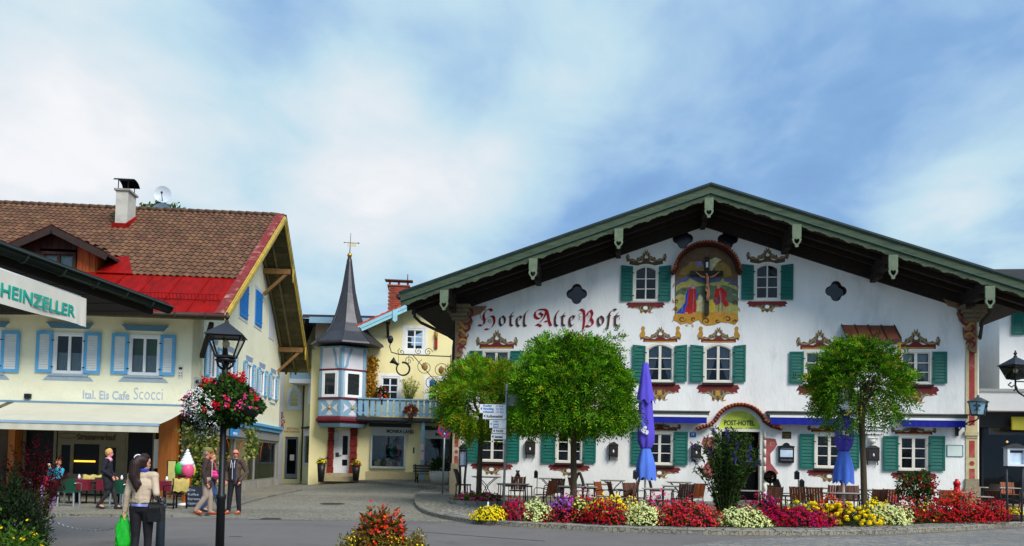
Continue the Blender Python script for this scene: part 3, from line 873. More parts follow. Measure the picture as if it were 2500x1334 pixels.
for side,(s0,s1) in enumerate(((ul,ua),(ua,ur))):
 L_=s1-s0
 mb=MB()
 def band(t0,t1,y0,y1,mb=mb,s0=s0,s1=s1):
  mb.poly([(s0,roofz(s0)+t0),(s1,roofz(s1)+t0),(s1,roofz(s1)+t1),(s0,roofz(s0)+t1)],y0=y0,y1=y1)
 band(-.27,.0,-OV-.06,-OV)
 mb.build('verge_board',m_barge,roof)
 mb=MB()
 band(-.30,-.26,-OV-.085,-OV-.001,mb);band(-.035,.004,-OV-.09,-OV-.061,mb)
 mb.build('verge_moulding',mat('verge_dark',C(58,82,74),.7,.2,5),roof)
 n=int(L_/.60);bot=[]
 for i in range(n):
  for f,dz in ((.02,.0),(.12,-.025),(.25,-.015),(.38,-.05),(.5,-.07),(.62,-.05),(.75,-.015),(.88,-.025),(.98,0)):
   u=s0+L_*(i+f)/n;bot.append((u,roofz(u)-.46+dz+random.uniform(-.008,.008)))
 mb=MB();mb.poly(bot+[(s1,roofz(s1)-.301),(s0,roofz(s0)-.301)],y0=-OV-.03,y1=-OV)
 mb.build('scalloped_board',m_barge,roof)
for (x,y0,y1) in ((1085,709,759),(1302,632,684),(1511,559,609),(1731,484,533),(1945,549,605),(2180,623,683),(2416,699,754)):
 u,z1=hp(x,y0,-OV-.07);_,z0=hp(x,y1,-OV-.07)
 w=.15;h=z1-z0
 mb=MB()
 o=[(u-w,z1),(u-w,z1-h*.52),(u-w*.9,z1-h*.56),(u-w*1.05,z1-h*.66),(u-w*.85,z1-h*.78),(u-w*.35,z1-h*.9),(u-w*.42,z1-h*.96),(u,z0),(u+w*.42,z1-h*.96),(u+w*.35,z1-h*.9),(u+w*.85,z1-h*.78),(u+w*1.05,z1-h*.66),(u+w*.9,z1-h*.56),(u+w,z1-h*.52),(u+w,z1)]
 hole=[(u,z1-h*.66),(u+w*.35,z1-h*.60),(u+w*.62,z1-h*.68),(u+w*.45,z1-h*.78),(u,z1-h*.86),(u-w*.45,z1-h*.78),(u-w*.62,z1-h*.68),(u-w*.35,z1-h*.60)]
 mb.poly(o,[hole],-OV-.12,-OV-.065)
 mb.build('pendant',m_pend,roof)
 mb=MB();zt=soff(u)-.02
 mb.box(u-.13,u+.13,-OV+.01,.02,zt-.34,zt);mb.box(u-.11,u+.11,-OV+.5,.02,zt-.50,zt-.341);mb.box(u-.09,u+.09,-.9,.02,zt-.62,zt-.501)
 mb.build('purlin',m_wood,roof)
for s,uu in ((-1,ul),(1,ur)):
 mb=MB();z=roofz(uu)-.12
 mb.tube([(uu+s*.09,-OV-.05,z),(uu+s*.09,HD+.8,z)],.085,10)
 mb.build('gutter',m_dgrey,hotel)
q=[hp(1010,748,-1.6),hp(1014,775,-1.3),hp(1030,790,-1.0),hp(1104,826,0)]
mb=MB();mb.tube([(q[0][0],-1.6,q[0][1]),(q[1][0],-1.4,q[1][1]),(q[2][0],-1.2,q[2][1]),(-.05,.05,q[3][1]),(-.08,.12,q[3][1]-.35),(-.08,.12,.4)],.06,8)
mb.build('downpipe',m_wood,hotel)
q=[hp(2417,742,-1.6),hp(2415,765,-1.4),hp(2395,785,-1.0),hp(2384,826,.0)]
mb=MB();mb.tube([(q[0][0],-1.6,q[0][1]),(q[1][0],-1.4,q[1][1]),(q[2][0],-1.1,q[2][1]),(HW+.06,.05,q[3][1])],.06,8)
mb.build('downpipe',m_wood,hotel)
for side in (0,1):
 if side==0:
  u0,u1=hp(1107,900)[0],hp(1129,900)[0]
  zt,zc,zf=hp(1118,765)[1],hp(1118,1040)[1],hp(1105,1150)[1]
 else:
  u0,u1=hp(2357,900)[0],hp(2386,900)[0]
  zt,zc,zf=hp(2370,745)[1],hp(2370,1056)[1],hp(2370,1190)[1]
 u0=max(u0,.002) if side==0 else u0
 u1=min(u1,HW-.002)
 w=u1-u0;sg=1 if side==0 else -1
 mp_=mat('pillar_tan',C(196,182,140),.9,.12,6) if side==1 else mat('pillar_grey_tan',C(178,166,140),.9,.14,6)
 mpr=mat('marble_red',C(160,62,56),.8,.3,3,detail=8,dirt=C(205,150,130),dirt_scale=2.0,dirt_amt=.7)
 mb=MB();mb.box(u0,u1,-.03,.004,zf,zt);mb.box(u0-.06*(side==1),u1+.06*(side==0),-.10,.003,zc-.12,zc+.02)
 mb.box(u0,u1,-.06,.002,zc-.2,zc-.12)
 mb.build('corner_pillar',mp_,hotel)
 mb=MB();a,b=u0+w*.28,u1-w*.26
 mb.box(a,b,-.036,-.0305,zc+.25,zt-.9)
 h=zc-.3-zf
 mb.box(a,b,-.036,-.0305,zc-.3-h*.36,zc-.3);mb.box(a,b,-.036,-.0305,zf+.12,zf+h*.40)
 mb.poly([((a+b)/2+(b-a)*.48*cos(t),zf+h*.51+(b-a)*.48*sin(t)) for t in np.linspace(0,2*pi,17)[:-1]],y0=-.036)
 mb.build('marbled_panel',mpr,hotel)
 mb=MB();zz=zf;mb.box(u0-.07,u1+.05,-.14,.003,zb,zz);mb.box(u0-.03,u1+.02,-.09,.002,zz+.001,zz+.3)
 mb.build('pillar_foot',mat('sandstone',C(150,138,112),.9,.2,8,.5,30,dirt=C(110,100,80),dirt_scale=3),hotel)
 mb=MB();hh=2.0
 prof=[(0,0),(.10,.02),(.16,.10),(.10,.20),(.22,.26),(.24,.40),(.16,.50),(.30,.58),(.36,.72),(.30,.80),(.52,.86),(.62,.95),(.66,1.0),(0,1.0)]
 base=u0 if side==0 else u1
 pts=[(base+sg*(w*.2+x*1.75),zt-1.75+v*hh) for x,v in prof]
 top_ok=[(u,min(z,soff(u)-.05)) for u,z in pts]
 mb.mat=0;mb.poly(top_ok if sg>0 else top_ok[::-1],y0=-.14,y1=.003)
 mb.mat=1
 for k in range(6):
  f=k/5;r=.11+.07*f;cz=zt-1.45+f*1.45
  mb.ribbon([(base+sg*(.30+.16*f+r*1.3*cos(t+k)),cz+r*sin(t+k)) for t in np.linspace(0,4.6,12)],.09,-.146-.001*k)
 mb.mat=2
 for k in range(4):
  f=k/3;cz=zt-1.2+f*1.1
  mb.ribbon([(base+sg*(.14+.36*t),cz+.16*sin(3*t+k)) for t in np.linspace(0,1,9)],.08,-.153-.001*k)
 mb.build('painted_corbel',[mat('corbel_umber',C(136,104,78),.9,.35,7),m_red,m_gold],hotel)
 mb=MB();uu=u0+w*.5;zz=soff(uu)-.36
 for k in range(4):
  mb.box(uu-.28-.07*k,uu+.28+.07*k,-.22-.12*k,.002-.001*k,zz-.58+.14*k,zz-.45+.14*k)
 mb.build('capital',mat('corbel_stone',C(120,108,84),.9,.2,8),hotel)
SG= lambda X,Y:hp(1130+X/6.0625,740+Y/6.0625)
CAPS=[[(340,112),(395,92),(434,122)],[(352,108),(318,150),(306,200),(318,255),(312,312),(278,338),(232,326)],[(330,262),(378,218),(430,196),(462,232),(462,300),(430,358),(378,392),(326,386)],[(1128,152),(1178,182),(1144,232),(1086,222),(1064,172),(1094,114),(1168,98),(1232,112),(1262,190),(1280,285),(1306,342)],[(1236,116),(1204,212),(1140,292),(1092,320)],[(1084,322),(1130,330),(1158,352)],[(1212,272),(1254,276)],[(1708,112),(1742,98),(1788,128),(1796,200),(1794,290),(1786,350),(1778,392)],[(1834,190),(1856,140),(1888,112),(1916,168),(1896,232),(1924,286),(1906,336),(1856,350),(1824,334)]]
LOWS=[[(588,196),(552,224),(546,300),(576,342)],[(586,196),(620,234),(618,296),(576,342)],[(748,136),(712,184),(706,250),(708,322),(738,342)],[(684,206),(748,200)],[(834,198),(804,228),(800,306),(830,346),(866,324)],[(836,198),(866,216),(836,256),(806,278)],[(972,108),(924,160),(910,220),(908,324),(942,344)],[(1424,112),(1384,166),(1368,220),(1368,316),(1406,342)],[(1516,146),(1480,190),(1474,250),(1476,322),(1512,340)],[(1452,202),(1520,196)],[(1614,192),(1586,222),(1580,306),(1608,346),(1640,318)],[(1614,192),(1650,208),(1622,250),(1588,274)],[(2036,196),(2006,224),(2004,300),(2030,342)],[(2034,196),(2074,232),(2074,296),(2030,342)],[(2272,106),(2222,100),(2172,156),(2160,250),(2150,330),(2140,396)],[(2298,146),(2260,196),(2254,260),(2256,322),(2290,342)],[(2238,200),(2316,196)],[(2138,196),(2186,196)]]
HAIR=[[(345,105),(290,118),(262,165),(268,220),(300,262)],[(380,270),(400,300),(420,290),(415,258),(385,255),(372,285)],[(1180,130),(1150,150),(1170,180)],[(1820,200),(1850,180),(1880,190),(1868,212),(1848,204)],[(1760,160),(1725,165),(1718,200),(1745,210)],[(1762,215),(1725,225),(1735,255),(1762,258)],[(1850,270),(1875,262),(1880,285),(1860,290)],[(2310,200),(2318,230),(2316,255)]]
mb=MB();kk=0
s1=(hp(1131,760)[0]-hp(1130,760)[0])/6.0625
for mi,lst,wd,ang in ((0,CAPS,44,.62),(1,LOWS,38,.62)):
 mb.mat=mi
 for st in lst:
  nib(mb,[SG(*p) for p in st],wd*s1,ang,-.006-.0016*kk);kk+=1
mb.mat=1
for st in HAIR:
 mb.ribbon([SG(*p) for p in smooth_line([Vector((a,b,0)) for a,b in st],4) for p in [(p.x,p.y)]],6*s1,-.006-.0016*kk,False);kk+=1
mb.build('painted_lettering',[m_capred,m_capbrown],hotel)
# ---- fresco with its little tiled hood
fz= lambda X,Y:hp(1500+X/5.4348,570+Y/5.4348)
fres={}
def fm(name,*c,v=.25,sc=5):return mat('fresco_'+name,C(*c),.9,v,sc,detail=8)
def fpoly(mb,pts,y,mi):
 mb.mat=mi;q=[fz(*p) for p in pts]
 ar=sum(q[i][0]*q[(i+1)%len(q)][1]-q[(i+1)%len(q)][0]*q[i][1] for i in range(len(q)))
 mb.poly(q if ar>0 else q[::-1],y0=y)
FM=[fm('sky',112,86,64),fm('blue',84,96,130),fm('hill',168,160,92),fm('dark_green',92,108,84),fm('gold',190,138,50),fm('cloud',150,120,60),fm('robe_red',176,34,36,v=.4,sc=7),fm('robe_blue',36,72,170,v=.3),fm('flesh',196,140,108),fm('pale',196,186,140,v=.3),fm('robe_violet',122,66,84,v=.4,sc=7),fm('yellow_robe',200,172,60,v=.3),fm('umber',96,66,38),fm('lilac',132,120,150)]
mb=MB()
cxp,czp=1222,560
arcp=[(cxp+424*cos(t),czp-384*sin(t)) for t in np.linspace(0,pi,21)]
fpoly(mb,[(1640,1150),(1640,560)]+arcp[1:-1]+[(802,560),(800,1150)],-.004,0)
fpoly(mb,[(820,640),(980,560),(1120,570),(1300,590),(1480,600),(1625,650),(1625,760),(820,760)],-.0055,1)
fpoly(mb,[(815,700),(890,650),(960,640),(1000,590),(1060,630),(1180,670),(1290,660),(1400,640),(1440,590),(1460,640),(1560,660),(1630,720),(1630,900),(815,900)],-.007,2)
fpoly(mb,[(810,780),(900,720),(1000,715),(1250,690),(1480,690),(1640,760),(1640,1000),(810,1000)],-.0085,3)
fpoly(mb,[(810,840),(870,800),(960,830),(1010,900),(1180,880),(1400,880),(1640,960),(1640,1120),(810,1120)],-.010,2)
fpoly(mb,[(890,480),(960,430),(1010,380),(1100,372),(1180,420),(1190,500),(1050,520),(920,560),(860,540)],-.0095,5)
fpoly(mb,[(1060,380),(1150,370),(1190,430),(1120,460),(1080,430)],-.0105,13)
fpoly(mb,[(1250,360),(1340,320),(1420,350),(1360,400),(1320,460),(1290,510),(1256,480)],-.0105,9)
fpoly(mb,[(1330,420),(1440,380),(1530,440),(1560,560),(1480,590),(1400,560),(1340,500)],-.0098,5)
fpoly(mb,[(820,1070),(1000,1050),(1200,1060),(1400,1040),(1600,1060),(1640,1120),(800,1130)],-.0115,4)
fpoly(mb,[(1010,720),(970,760),(940,840),(940,920),(890,980),(815,1060),(930,1070),(1000,1060),(1060,900),(1110,820),(1090,760)],-.013,7)
fpoly(mb,[(990,735),(975,850),(960,960),(920,1065),(1000,1070),(1080,1055),(1090,960),(1075,860),(1090,780),(1060,735)],-.0145,6)
fpoly(mb,[(1020,700),(1050,690),(1068,712),(1056,738),(1026,738)],-.0155,8)
fpoly(mb,[(1005,700),(1040,678),(1075,695),(1085,740),(1062,735),(1060,700),(1030,700),(1010,735)],-.0162,13)
fpoly(mb,[(1110,850),(1140,810),(1170,850),(1190,950),(1185,1035),(1095,1035)],-.0125,9)
fpoly(mb,[(1260,930),(1300,890),(1330,930),(1345,1040),(1260,1040)],-.0125,11)
fpoly(mb,[(1345,730),(1330,860),(1310,900),(1345,960),(1350,1055),(1480,1055),(1470,900),(1520,950),(1500,980),(1470,900),(1500,800),(1430,730)],-.013,10)
fpoly(mb,[(1345,735),(1320,850),(1390,850),(1420,900),(1470,985),(1520,940),(1470,860),(1500,800),(1440,730),(1390,715)],-.0145,6)
fpoly(mb,[(1355,700),(1380,682),(1400,705),(1390,735),(1360,735)],-.0155,8)
for x in (935,1040,1375,1500):fpoly(mb,[(x,1050),(x+40,1050),(x+36,1078),(x-4,1074)],-.0165,8)
for k,(mi_,a_,b_,w_) in enumerate([(6,1010,985,.03),(12,1030,1010,.02),(13,1050,1045,.018),(12,1070,1072,.02),(7,980,930,.03),(9,960,900,.014),(12,1370,1385,.02),(9,1390,1410,.016),(12,1420,1440,.02),(13,1405,1425,.016)]):
 mb.mat=mi_;mb.ribbon([fz(a_,750),fz((a_+b_)/2+6,850),fz(b_,950),fz(b_-4,1045)],w_,-.0168-.0003*k)
for k,(x,y,l_) in enumerate(((860,690,120),(1100,650,90),(1300,700,120),(1500,680,100),(840,870,110),(1450,900,120),(1560,820,60),(900,760,80))):
 mb.mat=(4,3,2,12)[k%4];mb.ribbon([fz(x,y),fz(x+l_*.4,y-14),fz(x+l_,y+10)],.05,-.0117-.0003*k)
fpoly(mb,[(790,1090),(860,1080),(960,1120),(1060,1100),(1150,1110),(1220,1100),(1320,1130),(1450,1100),(1560,1080),(1640,1100),(1645,1160),(1600,1215),(1520,1190),(1420,1180),(1320,1215),(1220,1225),(1150,1190),(1120,1150),(1060,1170),(1020,1210),(960,1190),(880,1210),(830,1170),(780,1150)],-.018,4)
mb.mat=12
for k,(x,y,r,a,t) in enumerate(((900,1140,50,0,1.1),(1215,1165,55,2,1.2),(1500,1140,50,3,1.1),(1050,1140,36,1,1),(1370,1165,34,0,1),(830,900,30,1,1),(1610,920,40,2,1),(1600,1170,32,2,1),(820,1000,28,0,1))):
 q=[(x+(r*(1-i/22))*cos(a+i*t*.38),y+r*(1-i/22)*.8*sin(a+i*t*.38)) for i in range(18)]
 mb.ribbon([fz(*p) for p in q],.05,-.020-.0007*k)
mb.mat=4
for k,(x,y,dx,dy) in enumerate(((790,930,-18,-60),(800,980,-22,40),(1630,760,12,-60),(1635,900,18,-40),(1640,980,26,60),(800,660,-20,60),(790,1150,-20,20),(940,1210,40,20),(1030,1205,20,40))):
 mb.ribbon([fz(x,y),fz(x+dx*.6,y+dy*.5),fz(x+dx,y+dy)],.045,-.027-.0007*k)
mb.build('fresco',FM,hotel)
mb=MB();a,b=fz(1195,1090),fz(1258,325);mb.box(a[0],b[0],-.14,-.03,a[1],b[1])
a,b=fz(1003,572),fz(1440,507);mb.box(a[0],b[0],-.135,-.031,a[1],b[1])
mb.build('cross',mat('cross_wood',C(46,42,34),.8,.2,6),hotel)
mb=MB();P= lambda X,Y,d=.17:(fz(X,Y)[0],-d,fz(X,Y)[1]);k=(fz(1300,600)[0]-fz(1200,600)[0])/100
mb.tube([P(1230,575),P(1226,600),P(1228,640),P(1224,690),P(1222,720)],[k*20,k*38,k*34,k*27,k*30],10,flat=.6)
for s in (-1,1):mb.tube([P(1228+s*30,598),P(1228+s*80,585+(s<0)*3),P(1228+s*120,555),P(1228+s*158,522)],[k*14,k*12,k*10,k*7],8)
mb.tube([P(1215,720),P(1212,770),P(1232,800,.2),P(1220,850),P(1222,910)],[k*18,k*17,k*14,k*12,k*8],8)
mb.tube([P(1234,720),P(1240,775),P(1252,800,.2),P(1240,855),P(1238,915)],[k*18,k*17,k*14,k*12,k*8],8)
mb.tube([P(1216,585,.2),P(1215,570,.21),P(1216,552,.21)],[k*10,k*17,k*12],9)
mb.build('carved_figure',fm('figure',178,124,92),hotel)
mb=MB();mb.tube([P(1222,690),P(1222,715),P(1226,745)],[k*32,k*36,k*28],10,flat=.7);mb.build('loincloth',fm('cloth',168,128,84),hotel)
mb=MB();a,b=fz(1208,465),fz(1240,395);mb.box(a[0],b[0],-.155,-.141,a[1],b[1]);mb.build('cross_plate',m_whitep,hotel)
hood_px=[(770,560)]+[(800,545),(850,470)]+[(cxp+395*cos(t),545-365*sin(t)) for t in np.linspace(pi*.93,pi*.07,25)]+[(1600,470),(1640,545),(1668,562)]
hood=[fz(*p) for p in hood_px]
def hood_roof(line,wid,out,beads,par,y_in=.002):
 mb=MB()
 k=len(line);P=[Vector((p[0],0,p[1])) for p in line];Nn=[]
 for i in range(k):
  d=(P[min(i+1,k-1)]-P[max(i-1,0)]).normalized();Nn.append(Vector((-d.z,0,d.x)))
 vs=[]
 for p,n in zip(P,Nn):
  a,b=p,p+n*wid
  vs+=[(a.x,-out,a.z),(b.x,-out*.8,b.z),(b.x,y_in,b.z+.02),(a.x,y_in,a.z)]
 fs=[]
 for i in range(k-1):
  for j in range(4):fs.append((4*i+j,4*i+(j+1)%4,4*i+4+(j+1)%4,4*i+4+j))
 fs+=[(0,3,2,1),(4*k-4,4*k-3,4*k-2,4*k-1)]
 mb.add(vs,fs)
 h=mb.build('hood',mat('hood_wood',C(70,38,26),.8,.2,6),par)  # plain dark brown wood of the hood
 t=MB();t.mat=0
 for i,(p,d) in enumerate(along([P[j]+Nn[j]*wid for j in range(k)],beads)):
  t.tube([(p.x,-out-.04,p.z),(p.x,.0,p.z+.03)],beads*.46,8)
 t.build('hood_tiles',mat('hood_tile',C(146,66,34),.7,.3,7,island=.3),par,kind='stuff')
 return h
hood_roof(hood,.11,.36,.105,hotel)
mb=MB();c=(tu0+tu1)/2;r=(tu1-tu0)/2
mb.poly([(tu0,tz0),(tu1,tz0)]+arc(c,tz0,r,0,pi,14,tz1-tz0)[1:-1],y0=.06,y1=.1)
tym=mb.build('tympanum',mat('tympanum_paint',C(200,216,84),.7,.18,4,dirt=C(150,176,60),dirt_scale=3),hotel)
text('POST-HOTEL',.26,m_ink,tym,c-r*.70,tz0+.22,.055,width=r*1.42,bold=.006)
text('Restaurant · Café',.1,mat('sign_green',C(70,120,90),.8),tym,c-r*.62,tz0+.08,.055,width=r*1.24)
mb=MB();hz=hp(1800,1050)[1]
l=[hp(1704,1052),hp(1718,1046),hp(1735,1042),hp(1748,1030)]+[hp(1805+60*cos(t),1050-57*sin(t)) for t in np.linspace(pi*.86,pi*.10,18)]+[hp(1866,1034),hp(1880,1044),hp(1895,1048),hp(1906,1052)]
hood_roof(l,.07,.30,.12,hotel)
mb=MB();mb.box(du1+.001,du1+.10,-.03,.2,.33,dz1-.02);mb.box(du0-.10,du0-.001,-.03,.2,.33,dz1-.02);mb.box(du0-.1,du1+.1,-.028,.2,dz1-.019,dz1+.08)
mb.build('door_frame',m_framew,hotel)
mb=MB()
for i in range(8):
 z=.4+i*.32
 for uu in (du1+.16,du0-.16):mb.tube([(uu-.0,-.05,z),(uu,-.05,z+.28)],.05,8)
mb.build('twisted_column',mat('column_cream',C(214,206,190),.7,.15,14),hotel)
for sg,ub in ((1,hp(1866,1120)[0]),(-1,du0-.26)):
 mb=MB();zt,z0=hp(1880,1069)[1],hp(1880,1172)[1];h=zt-z0
 pr=[(0,0),(.22,.02),(.44,.16),(.30,.30),(.20,.40),(.18,.62),(.30,.72),(.40,.84),(.34,.97),(0,1)]
 pts=[(ub+sg*x*1.15,z0+v*h) for x,v in pr]
 mb.mat=0;mb.poly(pts if sg>0 else pts[::-1],y0=-.006)
 mb.mat=1
 for j,(x,v,rr) in enumerate(((.22,.16,.09),(.26,.84,.1))):
  mb.ribbon([(ub+sg*(x+rr*(1-t/7)*cos(t)),z0+v*h+rr*(1-t/7)*sin(t)) for t in np.linspace(0,6,14)],.04,-.008-.001*j)
 mb.build('painted_door_scroll',[mat('scroll_rose',C(160,82,84),.9,.25,6),m_tan],hotel)
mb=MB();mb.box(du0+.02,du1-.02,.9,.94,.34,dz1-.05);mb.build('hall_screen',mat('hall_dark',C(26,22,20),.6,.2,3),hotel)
mb=MB();mb.lathe([(.01,dz1-1.0),(.05,dz1-.97),(.06,dz1-.93),(.02,dz1-.88)],10,(du0+(du1-du0)*.62,.7));mb.build('hall_lamp',mat('warm_bulb',C(255,150,60),.5,0,emit=3.0),hotel)
mb=MB();mb.box(du0-.2,du1+.2,-.7,.25,.2,.36);mb.build('door_step',m_stone,hotel)
b0,b1,bz0,bz1=hrect(2065,2199,830,938,-.55)
mb=MB();mb.box(b0,b1,-.55,.001,bz0,bz1);mb.poly([(b0,bz0-.001),(b0+.5,bz0-.75),(b1-.5,bz0-.75),(b1,bz0-.001)][::-1],y0=-.5,y1=.001)
ori=mb.build('oriel',m_white,hotel)
r0,r1=hp(2055,793,-.03),hp(2184,795,-.03);r2,r3=hp(2069,827,-.72),hp(2200,828,-.72)
mc=mat('rusty_copper',C(122,66,40),.55,.35,4,.1,20,dirt=C(80,44,32),dirt_scale=2,dirt_amt=.7,metal=.2)
for k in range(4):
 f0,f1=k/4+.004,(k+1)/4-.004
 mb=MB();A=Vector((r0[0],-.0,r0[1])).lerp(Vector((r1[0],-.0,r1[1])),f0);B=Vector((r0[0],0,r0[1])).lerp(Vector((r1[0],0,r1[1])),f1)
 D=Vector((r2[0],-.72,r2[1])).lerp(Vector((r3[0],-.72,r3[1])),f0);E=Vector((r2[0],-.72,r2[1])).lerp(Vector((r3[0],-.72,r3[1])),f1)
 dn=Vector((0,0,-.05));mb.add([D,E,B,A,D+dn,E+dn,B+dn,A+dn],[(0,1,2,3),(7,6,5,4),(4,5,1,0),(5,6,2,1),(7,4,0,3)])
 mb.build('roof_sheet',mc,ori)
mb=MB()
for k in range(5):
 f=k/4;A=Vector((r0[0],-.0,r0[1]+.015)).lerp(Vector((r1[0],-.0,r1[1]+.015)),f);D=Vector((r2[0],-.72,r2[1]+.015)).lerp(Vector((r3[0],-.72,r3[1]+.015)),f)
 mb.bar(A,D,.035,.05)
mb.bar((r2[0]-.02,-.72,r2[1]-.06),(r3[0]+.02,-.72,r3[1]-.06),.05,.12)
mb.build('roof_seam',mat('seam_dark',C(60,44,36),.6,.2),ori)
mb=MB();mb.box(b0-.02,b1+.02,-.57,-.551,bz1-.16,bz1-.03);mb.box(b0,b0+.1,-.565,-.5505,bz0+.02,bz1-.17);mb.box(b1-.1,b1,-.565,-.5505,bz0+.02,bz1-.17)
mb.build('painted_frame',m_gold,ori)
for f0,f1 in ((.14,.46),(.54,.86)):
 window(hotel,b0+(b1-b0)*f0,b0+(b1-b0)*f1,bz0+.12,bz1-.2,0,2,3,.06,m_pvc,y=-.58)
mb=MB()
for k,(w,h) in enumerate(((.52,.12),(.42,.1),(.30,.12),(.2,.12))):
 u,z=hp(2130,1035);z-=sum((.12,.1,.12,.12)[:k])+.02*k
 mb.box(u-w,u+w,-.30+.06*k,.001,z-h,z)
u,z=hp(2128,1074);mb.lathe([(.02,z-.16),(.1,z-.12),(.13,z-.04),(.12,z)],10,(u,-.1))
mb.build('stepped_corbel',m_white,hotel)
# --------- things fixed to the hotel front
def awning(x0,x1,y0,y1,label):
 u0,z1=hp((x0),y0,-.35);u1,_=hp(x1,y0,-.35);z0=hp((x0+x1)/2,y1,-.42)[1]
 z1=hp((x0+x1)/2,y0,-.35)[1]
 t=thing('rolled_awning',label,'awning',H.w((u0+u1)/2,0,z1),H.a,'rolled blue awnings on the hotel front')
 w=(u1-u0)/2;h=z1-z0
 mb=MB();mb.box(-w,w,-.38,-.002,-.11,.0);mb.box(-w-.04,w+.04,-.42,-.001,.001,.045);mb.build('cassette',mat('awning_case',C(92,92,84),.6,.15,4),t)
 mb=MB();mb.box(-w+.05,w-.05,-.40,-.36,-.19,-.111);mb.build('front_bar',m_pvc,t)
 mb=MB();n=60;vs=[]
 for k in range(2):
  for i in range(n+1):vs.append((-w+.08+(2*w-.16)*i/n,-.385+.008*sin(i*.9)*k,-.191-k*(h-.19)))
 mb.add(vs,[(n+1+i,n+2+i,i+1,i) for i in range(n)]);mb.build('valance',m_blue,t)
 return t
awning(1292,1420,1006,1031,'rolled blue awning partly behind the largest round tree')
awning(1421,1731,1005,1032,'longest rolled blue awning, behind the taller furled parasol')
awning(1876,2090,1008,1038,'rolled blue awning just beside the green arched door sign')
awning(2196,2362,1014,1043,'rolled blue awning at the corner by the wall lantern with crossed hammers')
def ash_box(x,y,w_px,h_px,label):
 u,z=hp(x,y,0);s=(hp(x+10,y)[0]-u)/10;w,h=w_px*s/2,h_px*s
 t=thing('wall_letterbox',label,'letterbox',H.w(u,0,z-h/2),H.a,'black boxes on the hotel wall')
 mb=MB();mb.box(-w,w,-.16,0,h*.22,h*.86);mb.box(-w*.8,w*.8,-.175,-.161,h*.28,h*.78);mb.build('box',mat('box_brown_black',C(46,40,38),.5,.2,6),t)
 mb=MB();mb.poly([(-w*1.12,h*.861),(w*1.12,h*.861),(w*.3,h),(-w*.3,h)],y0=-.18,y1=-.002);mb.build('lid',mat('box_lid',C(66,60,56),.5,.2,6),t)
 mb=MB()
 for s_ in (-1,1):mb.tube([(s_*w*.8,-.05,h*.22),(s_*w*.85,-.06,h*.1),(s_*w*.8,-.09,0.01),(s_*w*.72,-.11,.03)],.018,6)
 mb.build('scroll_feet',m_black,t)
 mb=MB();mb.lathe([(.0,h*.42),(.03,h*.44),(.035,h*.5),(.02,h*.58),(.0,h*.6)],8,(0,-.178));mb.build('emblem',m_whitep,t)
ash_box(1295,1097,24,46,'black wall box between the signpost and the big tree trunk')
ash_box(1497.5,1103,23,46,'black wall box to the side of the taller furled parasol, between two green shutters')
ash_box(1699,1106,24,45,'black wall box below the blue house number plate')
ash_box(2129,1112,30,50,'black wall box behind the trunk of the tree by the shorter parasol')
u,z=hp(1691.5,1062);t=thing('house_number_plate','small blue enamel plate with the number 19 on the wall','sign',H.w(u,0,z),H.a)
mb=MB();mb.box(-.115,.115,-.012,0,-.09,.09);p=mb.build('plate',mat('enamel_blue',C(22,96,176),.3,.04),t)
text('19',.13,m_whitep,p,-.07,-.03,-.016,bold=.006)
u,z=hp(1920.5,1063);t=thing('brass_plaque','small dark plaque with gilt lettering above the menu case','plaque',H.w(u,0,z),H.a)
mb=MB();mb.box(-.16,.16,-.02,0,-.11,.11);p=mb.build('plate',mat('plaque_dark',C(58,50,24),.4,.2,8),t)
mb=MB();mb.box(-.165,.165,-.012,-.001,-.125,-.111);mb.box(-.165,.165,-.012,-.001,.111,.125);mb.build('rim',m_black,t)
text('RESTAURANT',.05,m_gold,p,-.12,.02,-.024,width=.24);text('HOTEL',.05,m_gold,p,-.07,-.06,-.024)
u,z=hp(2331,1101);t=thing('blank_notice_board','blank white rectangular sign with thin green rim on the wall','sign',H.w(u,0,z),H.a)
mb=MB();mb.box(-.255,.255,-.02,0,-.19,.19);mb.build('board',mat('notice_white',C(214,226,216),.5,.04,3),t)
mb=MB();mb.poly([(-.275,-.21),(.275,-.21),(.275,.21),(-.275,.21)],[[(-.255,.19),(.255,.19),(.255,-.19),(-.255,-.19)]],-.03,0);mb.build('rim',mat('rim_teal',C(70,130,136),.5),t)
u,z=hp(1918.5,1107);t=thing('menu_case','black carved menu case with lit white panel beside the door','menu case',H.w(u,0,z),H.a)
mb=MB();pr=[(-.27,-.34),(-.1,-.37),(.1,-.37),(.27,-.34),(.27,.2),(.3,.26),(.22,.27),(.13,.28),(.08,.36),(0,.39),(-.08,.36),(-.13,.28),(-.22,.27),(-.3,.26),(-.27,.2)]
mb.poly(pr,y0=-.12,y1=0);c_=mb.build('case',m_black,t)
mb=MB();mb.box(-.22,.22,-.13,-.121,-.14,.12);mb.build('menu_panel',mat('menu_paper',C(196,214,232),.4,.15,5),t)
text('AYINGERBRÄU',.055,mat('letter_grey',C(150,152,156),.6),c_,-.21,.15,-.126,width=.42);text('MÜNCHEN',.06,MATS['letter_grey'],c_,-.2,-.27,-.126,width=.40)
u,z=hp(2388,995,-.75);t=thing('wall_lantern','six-sided blue glass wall lantern with crossed hammer emblem','lantern',H.w(u,-.75,z),H.a)
mb=MB()
for k in range(6):
 a,b=k*pi/3,(k+1)*pi/3
 mb.add([(.22*cos(a),.22*sin(a),-.25),(.22*cos(b),.22*sin(b),-.25),(.31*cos(b),.31*sin(b),.17),(.31*cos(a),.31*sin(a),.17)],[(0,1,2,3)])
gl=mb.build('glass',mat('lantern_glass',C(150,190,206),.25,.08,4),t)
mb=MB()
for k in range(6):
 a=k*pi/3;mb.bar((.225*cos(a),.225*sin(a),-.26),(.315*cos(a),.315*sin(a),.18),.025,.025)
mb.lathe([(.24,-.29),(.24,-.25)],6);mb.build('frame',m_black,t)
